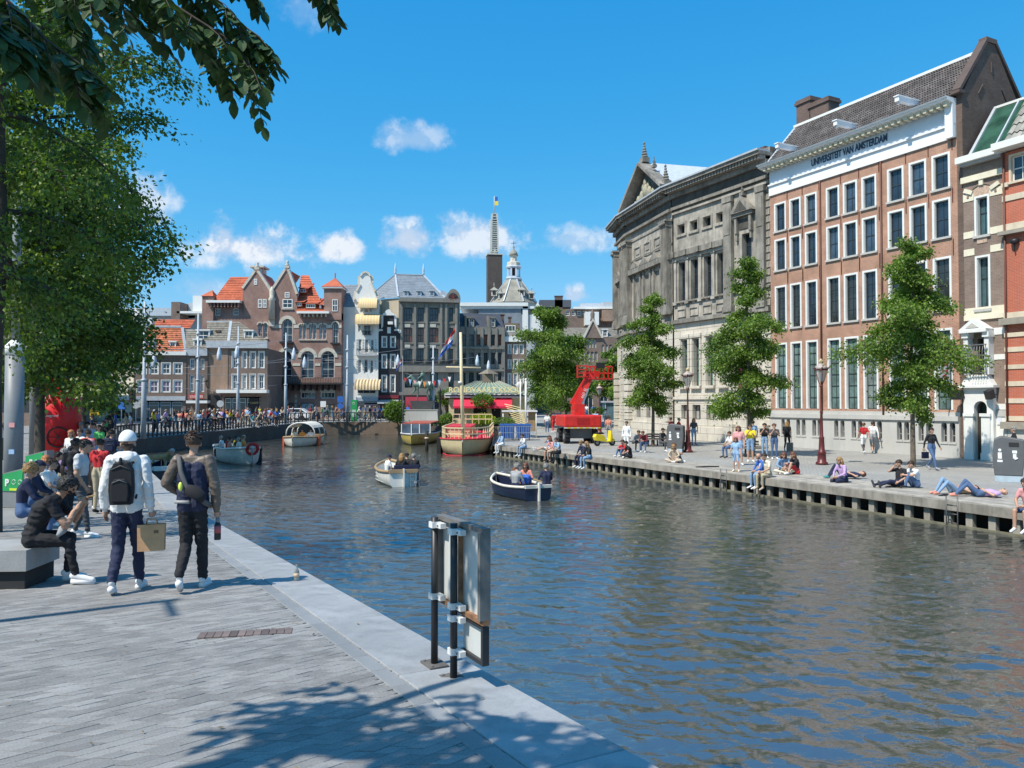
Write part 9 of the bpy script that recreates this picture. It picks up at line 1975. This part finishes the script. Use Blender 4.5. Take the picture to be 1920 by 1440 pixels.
# ---- bunting across the canal head, mooring line, debris
b = thing('bunting','string of small coloured flags hung between the pale pole and the kiosk','bunting',(0,0,0)); A_,B_2 = at(758,708,80),at(850,704,76); cols_ = ['red','lightblue','pink','white','orange','white','red','lightblue','red','white']
pts = [A_.lerp(B_2,i/40)-Vector((0,0,.5*math.sin(math.pi*i/40))) for i in range(41)]; tb(b,'cord',M_IRON,pts,.012,4)
for i in range(1,40,4): q = pts[i]; mb = MB(); mb.add([(q.x-.16,q.y,q.z),(q.x+.16,q.y,q.z),(q.x+.02,q.y-.08,q.z-.42-.1*(i % 3))],[(0,1,2)]); mb.build('pennant',cm(cols_[(i//4) % 10]),b)
yl_ = P(1375,889,.66); b = thing('mooring_line','yellow mooring line hanging from the timber deck into the water','rope',(0,0,0)); tb(b,'rope',mat('yellow rope',(.75,.45,.05),.7),[yl_+Vector((.3,.1,.12)),yl_+Vector((-.12,-.1,.1)),yl_+Vector((-.2,-.12,-.3)),yl_+Vector((-.16,-.1,-.8))],.035)
for i,(x,y,dx,lab) in enumerate(((1658,912,.5,'black strap dangling over the deck edge by the drinking person'),(1758,928,.35,'black cloth hanging over the deck edge by the sunbathers'),(1310,875,.9,'dark rope lying on the deck near the cuddling pair'))): q = P(x,y,.79); b = thing('dark_rope',lab,'rope',(0,0,0)); tb(b,'rope',M_IRON,[q+Vector((dx,.1,0)),q+Vector((dx*.4,-.1,.02)),q+Vector((0,-.12,.0)),q+Vector((-.16,-.16,-.2 if i < 2 else 0))],.03)
# fallen leaves and grit on the near paving
fm_ = MB(); rl = random.Random(8)
for _ in range(150):
 s_ = rl.uniform(3.6,16); c = Vector((3.04,0,0))+QD*s_+QN*rl.uniform(.1,6)**1.0; z = 1.85-.05*c.y+.007+.006; a = rl.uniform(0,6.28); l_ = rl.uniform(.008,.024); u_ = Vector((math.cos(a),math.sin(a),0))*l_; v_ = Vector((-math.sin(a),math.cos(a),0))*l_*.5
 c = Vector((c.x,c.y,z)); fm_.add([c-u_,c-v_,c+u_+Vector((0,0,.004)),c+v_],[(0,1,2,3)])
fm_.build('fallen_leaves',mat('dry leaf',(.16,.12,.05),.8,isl=.5),kind='stuff')
for k_,(px_,py_,hx) in enumerate(((800,846,0),(915,845,0))):
 q = P(px_,py_,0); b = thing('mooring_pile',('black timber mooring pile at the left side of the cream barge','black timber mooring pile between the cream barge and the deck')[k_],'post',(q.x,q.y,0)); tb(b,'pile',mat('tarred timber',(.02,.018,.016),.8),[(0,0,-.6),(0,0,1.5)],.13,9); tb(b,'rope_turn',m_rope,[(0,0,.9),(0,0,1.02)],.15,9)
